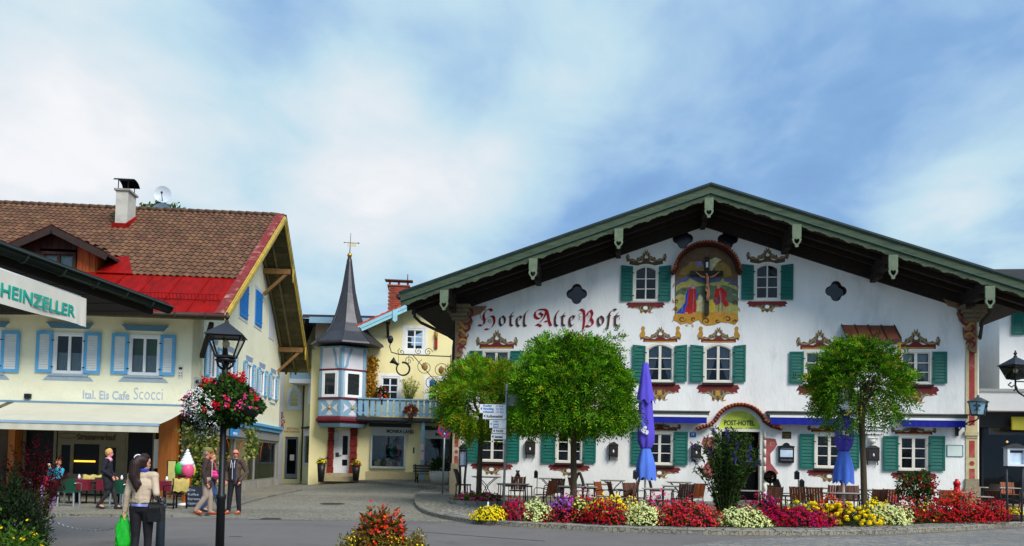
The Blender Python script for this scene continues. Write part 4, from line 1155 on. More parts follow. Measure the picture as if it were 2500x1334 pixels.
mb=MB();mb.lathe([(.39,.18),(.36,.21),(.12,.33),(.05,.35),(.04,.42),(.0,.44)],6);mb.build('cap',mat('lantern_cap',C(64,76,78),.5,.2,5),t)
mb=MB()
for a0 in (-pi/2-pi/6-pi/6+pi/6,-pi/2+pi/3-pi/6+pi/6):
 R=Matrix.Rotation(a0+pi/2,4,'Z');mb.T=R
 y=-.26
 for s in (-1,1):
  mb.bar((-s*.09,y,-.14),(s*.08,y+.0,.06),.02,.03,(0,1,0));mb.bar((s*.03,y,.09),(s*.12,y,.03),.02,.05,(0,1,0))
mb.T= None ;mb.build('hammer_emblem',m_ink,t)
mb=MB();u2=hp(2362,1045,-.05)[0]-u
mb.tube([(0,0,-.29),(0,0,-.40),(-.06,.1,-.46),(-.18,.3,-.5),(-.3,.5,-.62),(-.38,.66,-.8),(-.40,.70,-.9)],.025,8)
mb.tube([(-.06,.1,-.46),(-.16,.28,-.62),(-.28,.45,-.56),(-.36,.6,-.66)],.018,6);mb.box(-.46,-.36,.68,.74,-.98,-.5)
mb.build('scroll_bracket',m_black,t)
# --------- the ice cafe
K=Frame(-11.29,28.6,radians(4.5))
kp,kq=K.px,K.pxs
cafe=thing('ice_cafe','cream ice cafe with brown tiled roof and pale blue shutters','cafe',K.o,K.a)
GU=1.27
ed,ez=kq(548,769,GU);rd,rz=kq(693,529,GU);bd,bz=kq(752,902,GU)
KL=-19.0
SIDE=13.8
m_soff=mat('soffit_olive',C(120,108,70),.8,.22,5,.2,20,stretch=(1,.3,1),island=.15)
m_ybar=mat('verge_yellow',C(190,162,70),.7,.22,5,.2,25,stretch=(1,.4,1),dirt=C(120,98,50),dirt_scale=3,dirt_amt=.7)
m_redm=mat('red_sheet_metal',C(140,14,8),.65,.3,2.5,.08,20,dirt=C(90,12,8),dirt_scale=1.2,dirt_amt=.9,spec=.1,stretch=(2,.5,.5))
m_redp=mat('red_flaking_paint',C(124,36,34),.7,.15,5,dirt=C(190,150,130),dirt_scale=2.6,dirt_amt=.9)
m_tile=mat('roof_tile',C(106,74,52),.8,.12,5,.3,30,island=.30,hue=.012,dirt=C(66,50,40),dirt_scale=.9,dirt_amt=.6)
m_blind=mat('louvre_white',C(226,228,224),.6,.05,5)
sl=(Vector((0,rd,rz))-Vector((0,ed,ez)));SLEN=sl.length;sl.normalize();sn=Vector((0,-sl.z,sl.y))
def slope_px(px,py):
 """photo pixel -> u, distance up the front slope"""
 r=ray(px,py);n=K.n*sn.y+Vector((0,0,sn.z));o=K.w(0,ed,ez)
 p=EYE+r*((o-EYE).dot(n)/r.dot(n))-K.o
 return p.dot(K.u),(Vector((0,p.dot(K.n),p.z))-Vector((0,ed,ez))).dot(sl)
def on_slope(u,s,h=0.0):
 q=Vector((u,ed,ez))+sl*s+sn*h
 return q
KW=[((129,209,812,913),(88,128),(205,246),'cafe'),((313,392,818,917),(272,313),(391,428),'green'),((-66,4,808,909),None,(3,14),'cafe')]
def krect(x0,x1,y0,y1,d=0.0):
 uc,yc=(x0+x1)/2,(y0+y1)/2
 return kp(x0,yc,d)[0],kp(x1,yc,d)[0],kp(uc,y1,d)[1],kp(uc,y0,d)[1]
holes=[]
FZ=kp(250,1000)[1]
for fr,ls,rs,cur in KW:
 u0,u1,z0,z1=krect(*fr)
 window(cafe,u0,u1,z0,z1,0,2,1,.10,m_pvc,curtain=cur,mull=.09)
 holes.append(arch_pts(u0+.03,u1-.03,z0+.03,z1-.03))
 for sh,hs in ((ls,1),(rs,-1)):
  if not sh:continue
  s0,s1=kp(sh[0],fr[2]+45,-.05)[0],kp(sh[1],fr[2]+45,-.05)[0]
  if sh[1]-sh[0]<20:s1=s0+.62
  shutter(cafe,s0,s1,z0+.02,z1+.02,m_lblue,m_blind,slats=14,fr=.11,hinge=hs)
 mb=MB();a,b=u0-.06,u1+.06
 mb.poly([(a-.02,z1+.14),(b+.02,z1+.14),(b+.14,z1+.30),(a-.14,z1+.30)],y0=-.06,y1=0)
 mb.box(a-.17,b+.17,-.09,-.0005,z1+.301,z1+.345)
 mb.build('lintel',mat('lintel_blue',C(96,138,166),.7,.1,6),cafe)
 mb=MB();mb.poly([(a-.25,z0-.25),(b+.25,z0-.25),(b+.12,z0-.10),(a-.12,z0-.10)],y0=-.012,y1=-.0003);mb.box(a-.06,b+.06,-.05,.001,z0-.09,z0-.002)
 mb.build('sill',mat('sill_grey_blue',C(160,176,188),.7,.08,6),cafe)
mb=MB()
mb.poly([(KL,FZ),(0,FZ),(0,ez+.9),(KL,ez+.9)],[h[::-1] for h in holes],0,.3)
mb.build('front_wall',m_cream,cafe)
RT=Matrix.Rotation(pi/2,4,'Z')
SW=[((509,526.6),(492,509),(526.6,538.7)),((548,571),(538.7,548),(573,585)),((601,614),(590,601),(614.5,624)),((634.5,645),(624.3,634.5),(645,654.5)),((663,672),(655,663),(673,681))]
wz1,wz0=kq(509,838,0)[1],kq(509,922,0)[1]
side=obj('gable_wall',None,cafe,(0,0,0),pi/2)
side_holes=[]
dof= lambda px,u=0.0:kq(px,900,u)[0]
for fr,ls,rs in SW:
 d0,d1=dof(fr[0]),dof(fr[1])
 ext=max(d1-d0,.8);cd=(d0+d1)/2;d0,d1=cd-.52,cd+.52
 side_holes.append((d0,d1))
 for k,sg in ((0,1),(1,-1)):
  s0,s1=(d0-.50,d0) if k==0 else (d1,d1+.50)
  shutter(cafe,s0,s1,wz0,wz1,m_lblue,m_blind,slats=14,fr=.09,hinge=sg).matrix_parent_inverse=Matrix.Identity(4)
  cafe.children[-1].rotation_euler=(0,0,pi/2) if cafe.children[-1].name.startswith('shutter') else cafe.children[-1].rotation_euler
 w=window(cafe,d0,d1,wz0,wz1,0,2,1,.09,m_pvc,curtain='full',mull=.08);w.rotation_euler=(0,0,pi/2)
 mb=MB()
 for i in range(4):mb.box(d0-.10+.03*i,d1+.10-.03*i,-.03+.004*i,-.0004,wz1+.24-.055*i,wz1+.285-.055*i)
 o=mb.build('painted_lintel',mat('lintel_lilac',C(160,174,200),.8,.08,6),cafe);o.rotation_euler=(0,0,pi/2);mb=MB()
 for i in range(2):mb.box(d0-.12+.04*i,d1+.12-.04*i,-.02+.004*i,-.0004,wz0-.20-.055*i,wz0-.16-.055*i)
 o=mb.build('painted_sill',MATS['lintel_lilac'],cafe);o.rotation_euler=(0,0,pi/2)
for o in cafe.children:
 if o.name.startswith('shutter') and abs(o.rotation_euler.z)<.1 and any(v.co.x>.001 for v in o.data.vertices):o.rotation_euler=(0,0,pi/2)
gz= lambda d:(ez+(rz-ez)*(d-ed)/(rd-ed)) if d<rd else (rz+(bz-rz)*(d-rd)/(bd-rd))
SIDE=min(SIDE,bd-.9)
GB=[]
for (x0,x1,y0,y1) in ((585,604,692,776),(622,638,712,796),(657,668,752,822)):
 d0,za_=kq(x0,(y0+y1)/2,0);d1,_=kq(x1,(y0+y1)/2,0);z0,z1=kq((x0+x1)/2,y1,0)[1],kq((x0+x1)/2,y0,0)[1]
 GB.append((d0,d1,z0,z1))
 mb=MB();mb.box(d0-.13,d1+.13,-.02,.001,z0-.16,z1+.2);o=mb.build('painted_surround',mat('surround_grey',C(206,208,212),.85,.06,5),cafe);o.rotation_euler=(0,0,pi/2)
 if x0>650:continue
 for k in range(2):
  a=d0+(d1-d0)/2*k
  s_=shutter(cafe,a+.01,a+(d1-d0)/2-.01,z0,z1,mat('shutter_bright_blue',C(36,134,214),.5,.1,4),y=-.03,slats=12,fr=.06);s_.rotation_euler=(0,0,pi/2)
mb=MB()
top=[(SIDE,gz(SIDE)-.02),(rd,rz-.25),(0,gz(0)-.02)]
SGz=3.05
mb.poly([(0,SGz),(SIDE,SGz)]+top,[[(a+.03,wz0+.03),(a+.03,wz1-.03),(b-.03,wz1-.03),(b-.03,wz0+.03)] for a,b in side_holes],0,.3)
o=mb.build('side_wall',m_cream,cafe);o.rotation_euler=(0,0,pi/2)
bpy.data.objects.remove(side)
mb=MB();mb.box(KL,-.3,SIDE-.3,SIDE,0,gz(SIDE)-.1);mb.box(KL,-.3,5.0,5.1,0,8);mb.box(KL,-.3,.3,SIDE-.3,3.2,3.3);mb.build('inner_wall',mat('cafe_room',C(96,92,84),.9,.15,2),cafe)
for d0 in (kq(575,700,0)[0]-.2,):
 mb=MB();mb.tube([(d0-.9,-.02,3.4),(d0-.9,-.02,gz(d0-.9)-.3)],.022,6);o=mb.build('lightning_wire',m_dgrey,cafe);o.rotation_euler=(0,0,pi/2)
mb=MB()
A=[(KL,ed,ez),(GU,ed,ez),(GU,rd,rz),(KL,rd,rz)];B=[(KL,rd,rz),(GU,rd,rz),(GU,bd,bz),(KL,bd,bz)]
for q in (A,B):
 n=len(q);mb.add([(p[0],p[1],p[2]-.04) for p in q]+[(p[0],p[1],p[2]-.20) for p in q],[(0,1,2,3),(7,6,5,4),(0,4,5,1),(1,5,6,2),(2,6,7,3),(3,7,4,0)])
kroof=mb.build('roof',m_soff,cafe)
red_s=slope_px(420,676)[1]
TW,TL_,n_rows=.248,.43,0
prof=[]
for i in range(6):
 t=i/5;prof.append((t*TW-TW/2,.028*sin(t*2*pi)+.012))
def tile_geo():
 vs=[];fs=[]
 for (x,h) in prof:vs.append((x,0,h+.045));vs.append((x,TL_,h+.004));vs.append((x,.004,h+.012))
 for i in range(5):
  a,b=3*i,3*i+3
  fs.append((a,b,b+1,a+1));fs.append((a+2,b+2,b,a))
 return vs,fs
tv,tf=tile_geo()
me_tile=bpy.data.meshes.new('tile');me_tile.from_pydata(tv,[],tf);me_tile.materials.append(m_tile)
for p in me_tile.polygons:p.use_smooth= False
Rm=Matrix(((1,0,0),(0,sl.y,sn.y),(0,sl.z,sn.z))).to_4x4()
pitch=.36
rows=int((SLEN-red_s)/pitch)
DO=dict(u= None)
dd=ed+2.35
ua_,za_=kp(127,551,dd);ur_,zr_=kp(252,613,dd);ul_,zl_=kp(4,609,dd)
hwd=(ur_-ul_)/2;uc_=ua_
seen=0;rest=MB();order=[]
for r in range(rows+1):
 for c in range(int((GU-.12-KL)/(TW-.012))):
  u=GU-.30-c*(TW-.012)
  s_=red_s+r*pitch
  if s_+TL_>SLEN+.12:continue
  q=on_slope(u,s_)
  if abs(u-uc_)<hwd+.15 and q.z<za_-abs(u-uc_)*(za_-zr_)/hwd+.04:continue
  order.append((r,c,u,s_))
vis=[t for t in order if t[2]>-11.5]
for i,(r,c,u,s_) in enumerate(sorted(vis,key= lambda t:t[3])):
 q=on_slope(u+random.uniform(-.006,.006),s_+random.uniform(-.01,.01),random.uniform(0,.006));T=Rm.copy();T.translation=q
 if i<300:
  o=obj('tile',me_tile,kroof);o.matrix_local=T
 else:
  rest.T=T;rest.add(tv,tf)
for (r,c,u,s_) in order:
 if u<=-11.5:
  T=Rm.copy();T.translation=on_slope(u,s_);rest.T=T;rest.add(tv,tf)
rest.T= None ;rest.build('tiles',m_tile,kroof,kind='stuff')
mb=MB()
for c in range(int((GU-KL)/.36)):
 u=GU-.2-c*.36;mb.tube([(u,rd,rz+.05),(u-.4,rd,rz+.065)],[.10,.115],8)
mb.build('ridge_tiles',mat('ridge_tile',C(92,68,52),.8,.15,5,island=.25),kroof,kind='stuff')
for c in range(14):
 u1=GU-.28-c*1.02;u0=u1-1.0
 mb=MB();q=[on_slope(u0,-.02,.012),on_slope(u1,-.02,.012),on_slope(u1,red_s+.12,.012),on_slope(u0,red_s+.12,.012)]
 qq=[v-sn*.04 for v in q];mb.add(q+qq,[(0,1,2,3),(4,5,1,0),(5,6,2,1),(7,4,0,3)])
 mb.bar(on_slope(u1+.01,-.01,.02),on_slope(u1+.01,red_s+.05,.02),.025,.05,sn)
 mb.build('eave_sheet',m_redm,kroof)
sg=slope_px(480,735)[1];mb=MB()
for h in (.05,.26):mb.tube([on_slope(-6.2,sg,h),on_slope(GU-.4,sg,h)],.014,5)
for i in range(56):mb.bar(on_slope(-6.1+i*.125,sg,.05),on_slope(-6.1+i*.125,sg,.26),.012,.012)
for i in range(5):mb.bar(on_slope(-6+i*1.6,sg-.25,.0),on_slope(-6+i*1.6,sg,.28),.03,.02)
mb.build('snow_guard',m_redm,kroof)
mb=MB();mb.tube([(KL,ed-.08,ez-.06),(GU+.02,ed-.08,ez-.06)],.09,10)
for i in range(16):mb.box(GU-.6-i*1.0,GU-.57-i*1.0,ed-.18,ed,ez-.16,ez+.02)
mb.build('gutter',mat('gutter_copper_brown',C(66,50,42),.5,.2,6,metal=.3),kroof)
mb=MB();e0,e1=Vector((0,ed-.05,ez)),Vector((0,rd+.03,rz))
for (p,q,w) in ((on_slope(GU-.14,-.08,.05),on_slope(GU-.14,SLEN+.08,.05),.32),):mb.bar(p,q,w,.11,sn)
mb.build('verge_capping',m_redp,kroof)
mb=MB()
for off,h,t in ((.02,.30,.05),(.075,.16,.04)):
 for s0,s1 in (((ed-.05,ez-.02),(rd,rz-.02)),((rd,rz-.02),(bd+.05,bz-.02))):
  z_=.05 if off<.05 else .0
  mb.add([(GU+off,s0[0],s0[1]-h),(GU+off,s1[0],s1[1]-h),(GU+off,s1[0],s1[1]+z_),(GU+off,s0[0],s0[1]+z_)]+[(GU+off+t,s0[0],s0[1]-h),(GU+off+t,s1[0],s1[1]-h),(GU+off+t,s1[0],s1[1]+z_),(GU+off+t,s0[0],s0[1]+z_)],[(0,1,2,3),(7,6,5,4),(0,4,5,1),(1,5,6,2),(2,6,7,3),(3,7,4,0)])
mb.build('verge_board',m_ybar,kroof)
mb=MB();mb.add([(GU+.12,rd,rz+.03),(GU+.12,bd+.1,bz+.03),(GU-.2,bd+.1,bz+.03),(GU-.2,rd,rz+.03),(GU+.12,rd,rz+.09),(GU+.12,bd+.1,bz+.09),(GU-.2,bd+.1,bz+.09),(GU-.2,rd,rz+.09)],[(3,2,1,0),(4,5,6,7),(0,1,5,4),(1,2,6,5),(3,0,4,7)]);mb.build('rear_capping',m_wood,kroof)
dr=Vector((0,bd-rd,bz-rz));rl=dr.length;dr.normalize();nr=Vector((0,dr.z,-dr.y))
for i in range(int(rl/.30)):
 p=Vector((.02,rd,rz))+dr*(i*.30+.05);d=nr*(.205+.006*(i%2))*(1 if nr.z<0 else -1)
 a=[p+d,p+dr*.285+d]
 mb=MB();mb.add([a[0],a[0]+Vector((GU,0,0)),a[1]+Vector((GU,0,0)),a[1]]+[v-d*.08 for v in (a[0],a[0]+Vector((GU,0,0)),a[1]+Vector((GU,0,0)),a[1])],[(0,1,2,3),(3,2,1,0),(0,4,5,1),(2,6,7,3)])
 mb.build('soffit_plank',m_soff,kroof)
mb=MB()
for uu in (.12,.62):
 mb.bar(Vector((uu,rd,rz-.28))+dr*.2,Vector((uu,bd,bz-.28)),.10,.12)
mb.build('flying_rafter',m_soff,kroof)
m_oak=mat('weathered_oak',C(120,88,50),.8,.25,6,.3,25,stretch=(1,.3,1))
for (x,y,bx,by) in ((703,697,656,750),(735,860,692,905)):
 d,z=kq(x,y,GU-.1);d2,z2=kq(bx,by,.1)
 zz=gz(d)-.42
 mb=MB();mb.box(.0,GU+.0,d-.1,d+.1,zz-.24,zz);mb.build('purlin',m_oak,kroof)
 mb=MB();mb.bar((.05,d,zz-1.25),(GU-.15,d,zz-.2),.14,.14,(0,1,0));mb.build('brace',m_oak,kroof)
 mb=MB()
 mb.poly([(d-.10,zz+.02),(d+.10,zz+.02),(d+.08,zz-.25),(d+.10,zz-.35),(d,zz-.62),(d-.10,zz-.35),(d-.08,zz-.25)][::-1],y0=-.03,y1=.02)
 o=mb.build('pendant',m_ybar,kroof);o.rotation_euler=(0,0,pi/2);o.location=(GU+.13,0,0)
mb=MB();d_,z_=kq(510,840,0);mb.bar((.06,-.04,ez-1.25),(.75,ed+.35,ez-.26),.15,.15);mb.build('corner_brace',m_wood,kroof)
m_board=mat('charred_board',C(58,34,24),.75,.4,4,.3,25,stretch=(2,2,.3),island=.25)
m_oboard=mat('orange_board',C(168,78,26),.7,.35,4,.3,25,stretch=(2,2,.3),island=.2,dirt=C(60,34,22),dirt_scale=1.2,dirt_amt=.9)
wl,wr=ul_+.45,ur_-.45;dz_bot=kp(127,690,dd+.5)[1]
dof_=dd+.45
dorm=obj('dormer',None,cafe)
nb=12
for i in range(nb):
 a,b=wl+(wr-wl)*i/nb,wl+(wr-wl)*(i+1)/nb-.012;m_=(a+b)/2
 zt=za_-abs(m_-uc_)*(za_-zr_)/hwd-.12
 y0_=dof_+.012*(i%2)
 if 2<i<9:continue
 mb=MB();mb.box(a,b,y0_,y0_+.04,dz_bot,zt);mb.build('board',m_oboard if i>8 else m_board,dorm)
for i in range(3,9):
 a,b=wl+(wr-wl)*i/nb,wl+(wr-wl)*(i+1)/nb-.012;m_=(a+b)/2
 zt=za_-abs(m_-uc_)*(za_-zr_)/hwd-.12
 mb=MB();mb.box(a,b,dof_,dof_+.04,kp(140,616,dof_)[1]+.12,zt);mb.build('board',m_board,dorm)
w0,w1=wl+(wr-wl)*3/nb+.03,wl+(wr-wl)*9/nb-.04
window(cafe,w0,w1,kp(140,665,dof_)[1],kp(140,618,dof_)[1]+.05,0,2,1,.1,m_board,y=dof_,curtain='full',mull=.1)
for i in range(9):
 y0_=dof_+.06+i*.27
 zlow=ez+(rz-ez)*(y0_-ed)/(rd-ed)-.1
 if zlow>zr_-.1:break
 mb=MB();mb.box(wr-.02+.01*(i%2),wr+.03+.01*(i%2),y0_,y0_+.255,zlow,zr_+.12);mb.build('board',m_oboard,dorm)
dback=rd-(rz-za_)*(rd-ed)/(rz-ez)
for sg_,ue in ((-1,ul_),(1,ur_)):
 zb_=zr_;dbk=rd-(rz-zb_)*(rd-ed)/(rz-ez)
 mb=MB();ue2,zb2=ue+sg_*.15,zb_-.07
 v=[(uc_,dd,za_),(ue2,dd,zb2),(ue2,dbk+.1,zb2),(uc_,dback+.2,za_)]
 mb.mat=1;mb.add([(a,b,c-.11) for a,b,c in v]+v,[(0,1,2,3),(3,2,1,0),(0,4,5,1),(1,5,6,2),(7,6,5,4),(4,5,6,7)])
 mb.mat=0;mb.add([(a,b-.03*(i in (0,1)),c+.03) for i,(a,b,c) in enumerate(v)]+[(a,b,c) for a,b,c in v],[(0,1,2,3),(3,2,1,0),(0,4,5,1),(1,5,6,2)])
 mb.mat=1;mb.bar((uc_,dd-.02,za_-.16),(ue2,dd-.02,zb2-.16),.05,.24,(0,0,1))
 mb.build('dormer_roof',[m_redp,mat('dormer_dark',C(50,36,32),.8,.25,5)],dorm)
mb=MB()
a=slope_px(224,640);
v=[on_slope(ur_-.3,red_s-.05,.09),on_slope(ur_+1.0,red_s-.05,.09),on_slope(ur_+.25,(zr_-ez)/sl.z+.35,.09),on_slope(ur_-.15,(zr_-ez)/sl.z+.1,.09)]
mb.add(v+[p-sn*.04 for p in v],[(0,1,2,3),(4,5,1,0),(5,6,2,1)])
mb.build('valley_flashing',m_redm,dorm)
cu0,cs0=slope_px(280,556);cu1=slope_px(311,556)[0];q0=on_slope(cu0,cs0)
ctop=kp(303,466,q0.y)[1];cd=.85
mb=MB();mb.box(cu0,cu1,q0.y,q0.y+cd,q0.z-.5,ctop);chim=mb.build('chimney',mat('chimney_plaster',C(196,192,180),.9,.1,2,.3,12,dirt=C(140,136,126),dirt_scale=1.2,dirt_amt=.7),kroof)
mb=MB();mb.box(cu0-.07,cu1+.07,q0.y-.07,q0.y+cd+.07,ctop,ctop+.08);mb.build('slab',mat('slab_grey',C(150,146,136),.9,.15,5),chim)
mb=MB();n=10;vs=[]
cc,rr=q0.y+cd/2,cd*.62;hz_=ctop+.45
for k,uu in enumerate((cu0-.12,cu1+.12)):
 for i in range(n+1):
  t=pi*.12+pi*.80*i/n;vs.append((uu,cc-rr*cos(t),hz_+rr*.55*sin(t)-.12))
mb.add(vs,[(i,i+1,n+2+i,n+1+i) for i in range(n)]+[(n+1+i,n+2+i,i+1,i) for i in range(n)],True)
for uu in (cu0+.05,cu1-.05):
 for dy in (.08,cd-.08):mb.bar((uu,q0.y+dy,ctop+.05),(uu,q0.y+dy,hz_+.1),.03,.03)
mb.build('chimney_hood',mat('hood_black',C(36,36,38),.4,.2,5,metal=.5),chim)
mb=MB();mb.box(cu0-.1,cu1+.1,q0.y-.1,q0.y-.001,q0.z-.15,q0.z+.18);mb.add([(cu1+.002,q0.y-.1,q0.z-.1),(cu1+.12,q0.y-.1,q0.z-.1),(cu1+.12,q0.y+cd,q0.z+cd*.66-.05),(cu1+.002,q0.y+cd,q0.z+cd*.66-.05),(cu1+.002,q0.y-.1,q0.z+.2),(cu1+.03,q0.y-.1,q0.z+.2),(cu1+.03,q0.y+cd,q0.z+cd*.66+.2),(cu1+.002,q0.y+cd,q0.z+cd*.66+.2)],[(0,1,2,3),(0,1,5,4),(1,2,6,5),(4,5,6,7),(2,3,7,6)]);mb.build('flashing',m_redm,chim)
u_,z_=kp(202,978);text('Ital. Eis Cafe',.42,mat('letter_lilac_grey',C(176,188,206),.8,.06),cafe,u_,z_+.07,-.006,width=kp(316,977)[0]-u_,bold=.008)
u_,z_=kp(326,980);text('Scocci',.62,MATS['letter_lilac_grey'],cafe,u_,z_+.07,-.006,width=kp(397,980)[0]-u_,bold=-.004)
u_,z_=kp(70,969);mb=MB();mb.box(u_-.1,u_+.1,-.12,.001,z_-.06,z_+.1);mb.lathe([(.05,z_-.09),(.07,z_-.03)],8,(u_,-.14));mb.build('wall_lamp',m_black,cafe)
u_,z_=kp(441,908);mb=MB();mb.box(u_-.09,u_+.09,-.015,.001,z_-.24,z_+.24);mb.build('vent_cover',m_framew,cafe)
mb=MB();mb.box(u_-.06,u_+.06,-.03,-.016,z_+.08,z_+.16)
for i in (-.04,.04):
 for j in (-.15,-.05):mb.box(u_+i-.015,u_+i+.015,-.02,-.016,z_+j-.02,z_+j+.02)
mb.build('vent_slots',m_ink,cafe,kind='stuff')
m_shop=mat('shop_beige_shaded',C(112,106,86),.7,.12,4)  # beige darkened in the colour for the shade under the awning
m_shopd=mat('shop_dark_glass',C(18,19,20),.3,.2,2,spec=.15)
mb=MB();mb.box(KL,-.55,.45,.6,0,FZ-.001);mb.box(-.6,-.3,.1,.6,0,FZ-.002);mb.build('shop_wall',mat('shop_brown',C(52,46,38),.8,.2,3),cafe)
SD=.42
a0,a1=kp(141,1120,SD)[0],kp(306,1120,SD)[0];zz1,zz0=kp(220,1050,SD)[1],.12
ops=[]
for (x0,x1,y0,y1) in ((150,172,1088,1156),(180,243,1085,1158),(258,284,1092,1180)):
 u0,u1=kp(x0,1120,SD)[0],kp(x1,1120,SD)[0];ops.append([(u0,kp(220,y1,SD)[1]),(u0,kp(220,y0,SD)[1]),(u1,kp(220,y0,SD)[1]),(u1,kp(220,y1,SD)[1])])
mb=MB();mb.poly([(a0,zz0),(a1,zz0),(a1,zz1),(a0,zz1)],ops,SD-.04,SD+.02)
sf=mb.build('serving_counter_front',m_shop,cafe)
for q in ops:
 mb=MB();mb.poly([q[0],q[3],q[2],q[1]],y0=SD+.01);mb.build('pane',m_shopd,sf)
u_,z_=kp(190,1073,SD);text('Strassenverkauf',.3,mat('shop_letter',C(58,52,42),.8),sf,u_,z_,SD-.045,width=kp(284,1073,SD)[0]-u_,bold=.01)
mb=MB();mb.poly([(kp(166,1064,SD)[0]+.36*cos(t),kp(166,1064,SD)[1]+.10*sin(t)) for t in np.linspace(0,2*pi,25)[:-1]],[[(kp(166,1064,SD)[0]+.33*cos(t),kp(166,1064,SD)[1]+.08*sin(t)) for t in np.linspace(2*pi,0,25)[:-1]]],SD-.046,SD-.041);mb.build('oval_emblem',MATS['shop_letter'],sf)
u0,z_=kp(181,1126,SD-.06);u1=kp(232,1126,SD-.06)[0]
mb=MB();mb.box(u0,u1,SD-.07,SD-.03,z_-.03,z_+.03);mb.build('counter_light',mat('counter_glow',C(255,190,60),.5,0,emit=1.6),sf)
for (x0,x1,y0,y1) in ((312,372,1068,1200),(62,130,1062,1200)):
 u0,u1=kp(x0,1120,SD)[0],kp(x1,1120,SD)[0]
 mb=MB();mb.poly([(u0-.1,.12),(u1+.1,.12),(u1+.1,zz1+.05),(u0-.1,zz1+.05)],[[(u0,.2),(u0,zz1-.06),(u1,zz1-.06),(u1,.2)]],SD-.03,SD+.03);fr_=mb.build('glazed_door',m_shop,cafe)
 mb=MB();mb.poly([(u0,.2),(u1,.2),(u1,zz1-.06),(u0,zz1-.06)],y0=SD+.005);mb.build('pane',m_shopd,fr_)
u_,z_=kp(382,1110,SD-.1);mb=MB();mb.box(u_-.1,u_+.06,SD-.1,SD-.06,z_-.5,z_+.55);mb.build('paper_notice',m_whitep,cafe)
for (x0,x1,y) in ((386,429,1120),(18,34,1120)):
 u0,u1=kp(x0,y,-.1)[0],kp(x1,y,-.1)[0]
 mb=MB();mb.box(u0,u1,-.1,.44,.05,FZ);mb.build('timber_pillar',mat('varnished_pine',C(164,96,40),.5,.22,3,.1,20,stretch=(3,3,.4)),cafe)
u0,z1=kp(411,1126,-.14);u1,z0=kp(427,1176,-.14);mb=MB();mb.box(u0,u1,-.14,-.101,z0,z1);mb.build('menu_panel',mat('menu_yellow',C(214,206,130),.4,.12,6),cafe)
mb=MB();mb.box(u0-.03,u1+.03,-.135,-.1005,z0-.03,z0-.001);mb.box(u0-.03,u1+.03,-.135,-.1005,z1+.001,z1+.03);mb.box(u0-.03,u0-.001,-.134,-.1007,z0-.03,z1+.03);mb.box(u1+.001,u1+.03,-.134,-.1007,z0-.03,z1+.03);mb.build('menu_frame',m_black,cafe)
d0s=kq(516,1150,0)[0];SE=SIDE
lz1=kq(681,1044,.1)[1];lz0=lz1-.30
mb=MB();mb.box(d0s-2.2,SE+.15,-.22,.05,lz1-.12,lz1);mb.box(d0s-2.2,SE+.1,-.14,.05,lz0,lz1-.121);o=mb.build('blue_fascia',m_lblue,cafe);o.rotation_euler=(0,0,pi/2)
gz1=kq(668,1077,0)[1];gz0=kq(668,1170,0)[1]
mb=MB();mb.box(0,SE,-.06,.28,gz1,lz0-.001)
mb.box(0,SE,.24,.3,lz0,SGz+.3)
o=mb.build('fascia_panel',mat('fascia_grey',C(140,142,140),.7,.1,4,dirt=C(110,112,110),dirt_scale=2),cafe);o.rotation_euler=(0,0,pi/2)
mb=MB();mb.box(d0s-.6,SE+.02,-.05,.28,-.1,gz0);o=mb.build('plinth',mat('plinth_concrete',C(158,154,144),.9,.15,2,.2,12,dirt=C(110,106,96),dirt_scale=1.5,dirt_amt=.8,stretch=(1,1,.4)),cafe);o.rotation_euler=(0,0,pi/2)
mul=[d0s]+[kq(x,1120,0)[0] for x in (574,622)]+[SE-.35]
mb=MB()
for d in mul:mb.box(d-.05,d+.05,.0,.1,gz0+.001,gz1-.001)
mb.box(d0s,SE,.005,.095,gz1-.12,gz1-.002);mb.box(d0s,SE,.005,.095,gz0+.002,gz0+.08);mb.box(SE-.30,SE,-.02,.28,gz0+.003,gz1-.003)
o=mb.build('shop_frame',mat('shop_alu',C(150,150,142),.5,.08,5,metal=.3),cafe);o.rotation_euler=(0,0,pi/2)
for a,b in zip(mul,mul[1:]):
 mb=MB();mb.poly([(a+.05,gz0+.08),(b-.05,gz0+.08),(b-.05,gz1-.12),(a+.05,gz1-.12)],y0=.06);o=mb.build('shop_pane',glass_mat('shop_glass',(.72,.74,.68),.07),cafe);o.rotation_euler=(0,0,pi/2)
 mb=MB();c_=(a+b)/2;r_=min((b-a)*.28,1.0)
 mb.ribbon([(c_+r_*cos(t),gz0+(gz1-gz0)*.55+r_*.95*sin(t)) for t in np.linspace(.5,3.3,14)],.12,.052);o=mb.build('orange_swirl',mat('decal_orange',C(226,108,40),.6,.1,4),cafe);o.rotation_euler=(0,0,pi/2)
mb=MB();mb.box(d0s,SE,1.6,1.65,0,SGz);mb.box(d0s-.05,d0s,.1,1.65,0,SGz);mb.box(d0s,SE,.3,1.6,gz0-.05,gz0-.001);o=mb.build('display_back',mat('display_beige',C(196,190,160),.8,.25,.8,dirt=C(70,72,60),dirt_scale=.7,dirt_amt=.8),cafe);o.rotation_euler=(0,0,pi/2)
mb=MB()
for i in range(5):
 d=d0s+.8+i*1.6;mb.box(d,d+.7,.9,1.3,gz0,gz0+.5+.4*(i%2));mb.lathe([(.05,gz0+.6),(.16,gz0+.8),(.02,gz0+1.0)],8,(d+.3,1.0))
o=mb.build('display_goods',mat('goods',C(60,56,50),.5,.5,3),cafe,kind='stuff');o.rotation_euler=(0,0,pi/2)
mb=MB()
for i in range(4):
 d=d0s+1.2+i*2.0;mb.lathe([(.02,gz0+.95),(.06,gz0+1.0),(.02,gz0+1.06)],8,(d,.9))
o=mb.build('display_lamps',mat('warm_glow',C(255,200,120),.5,0,emit=1.8),cafe,kind='stuff');o.rotation_euler=(0,0,pi/2)
d_,z_=kq(572,1052,.12)
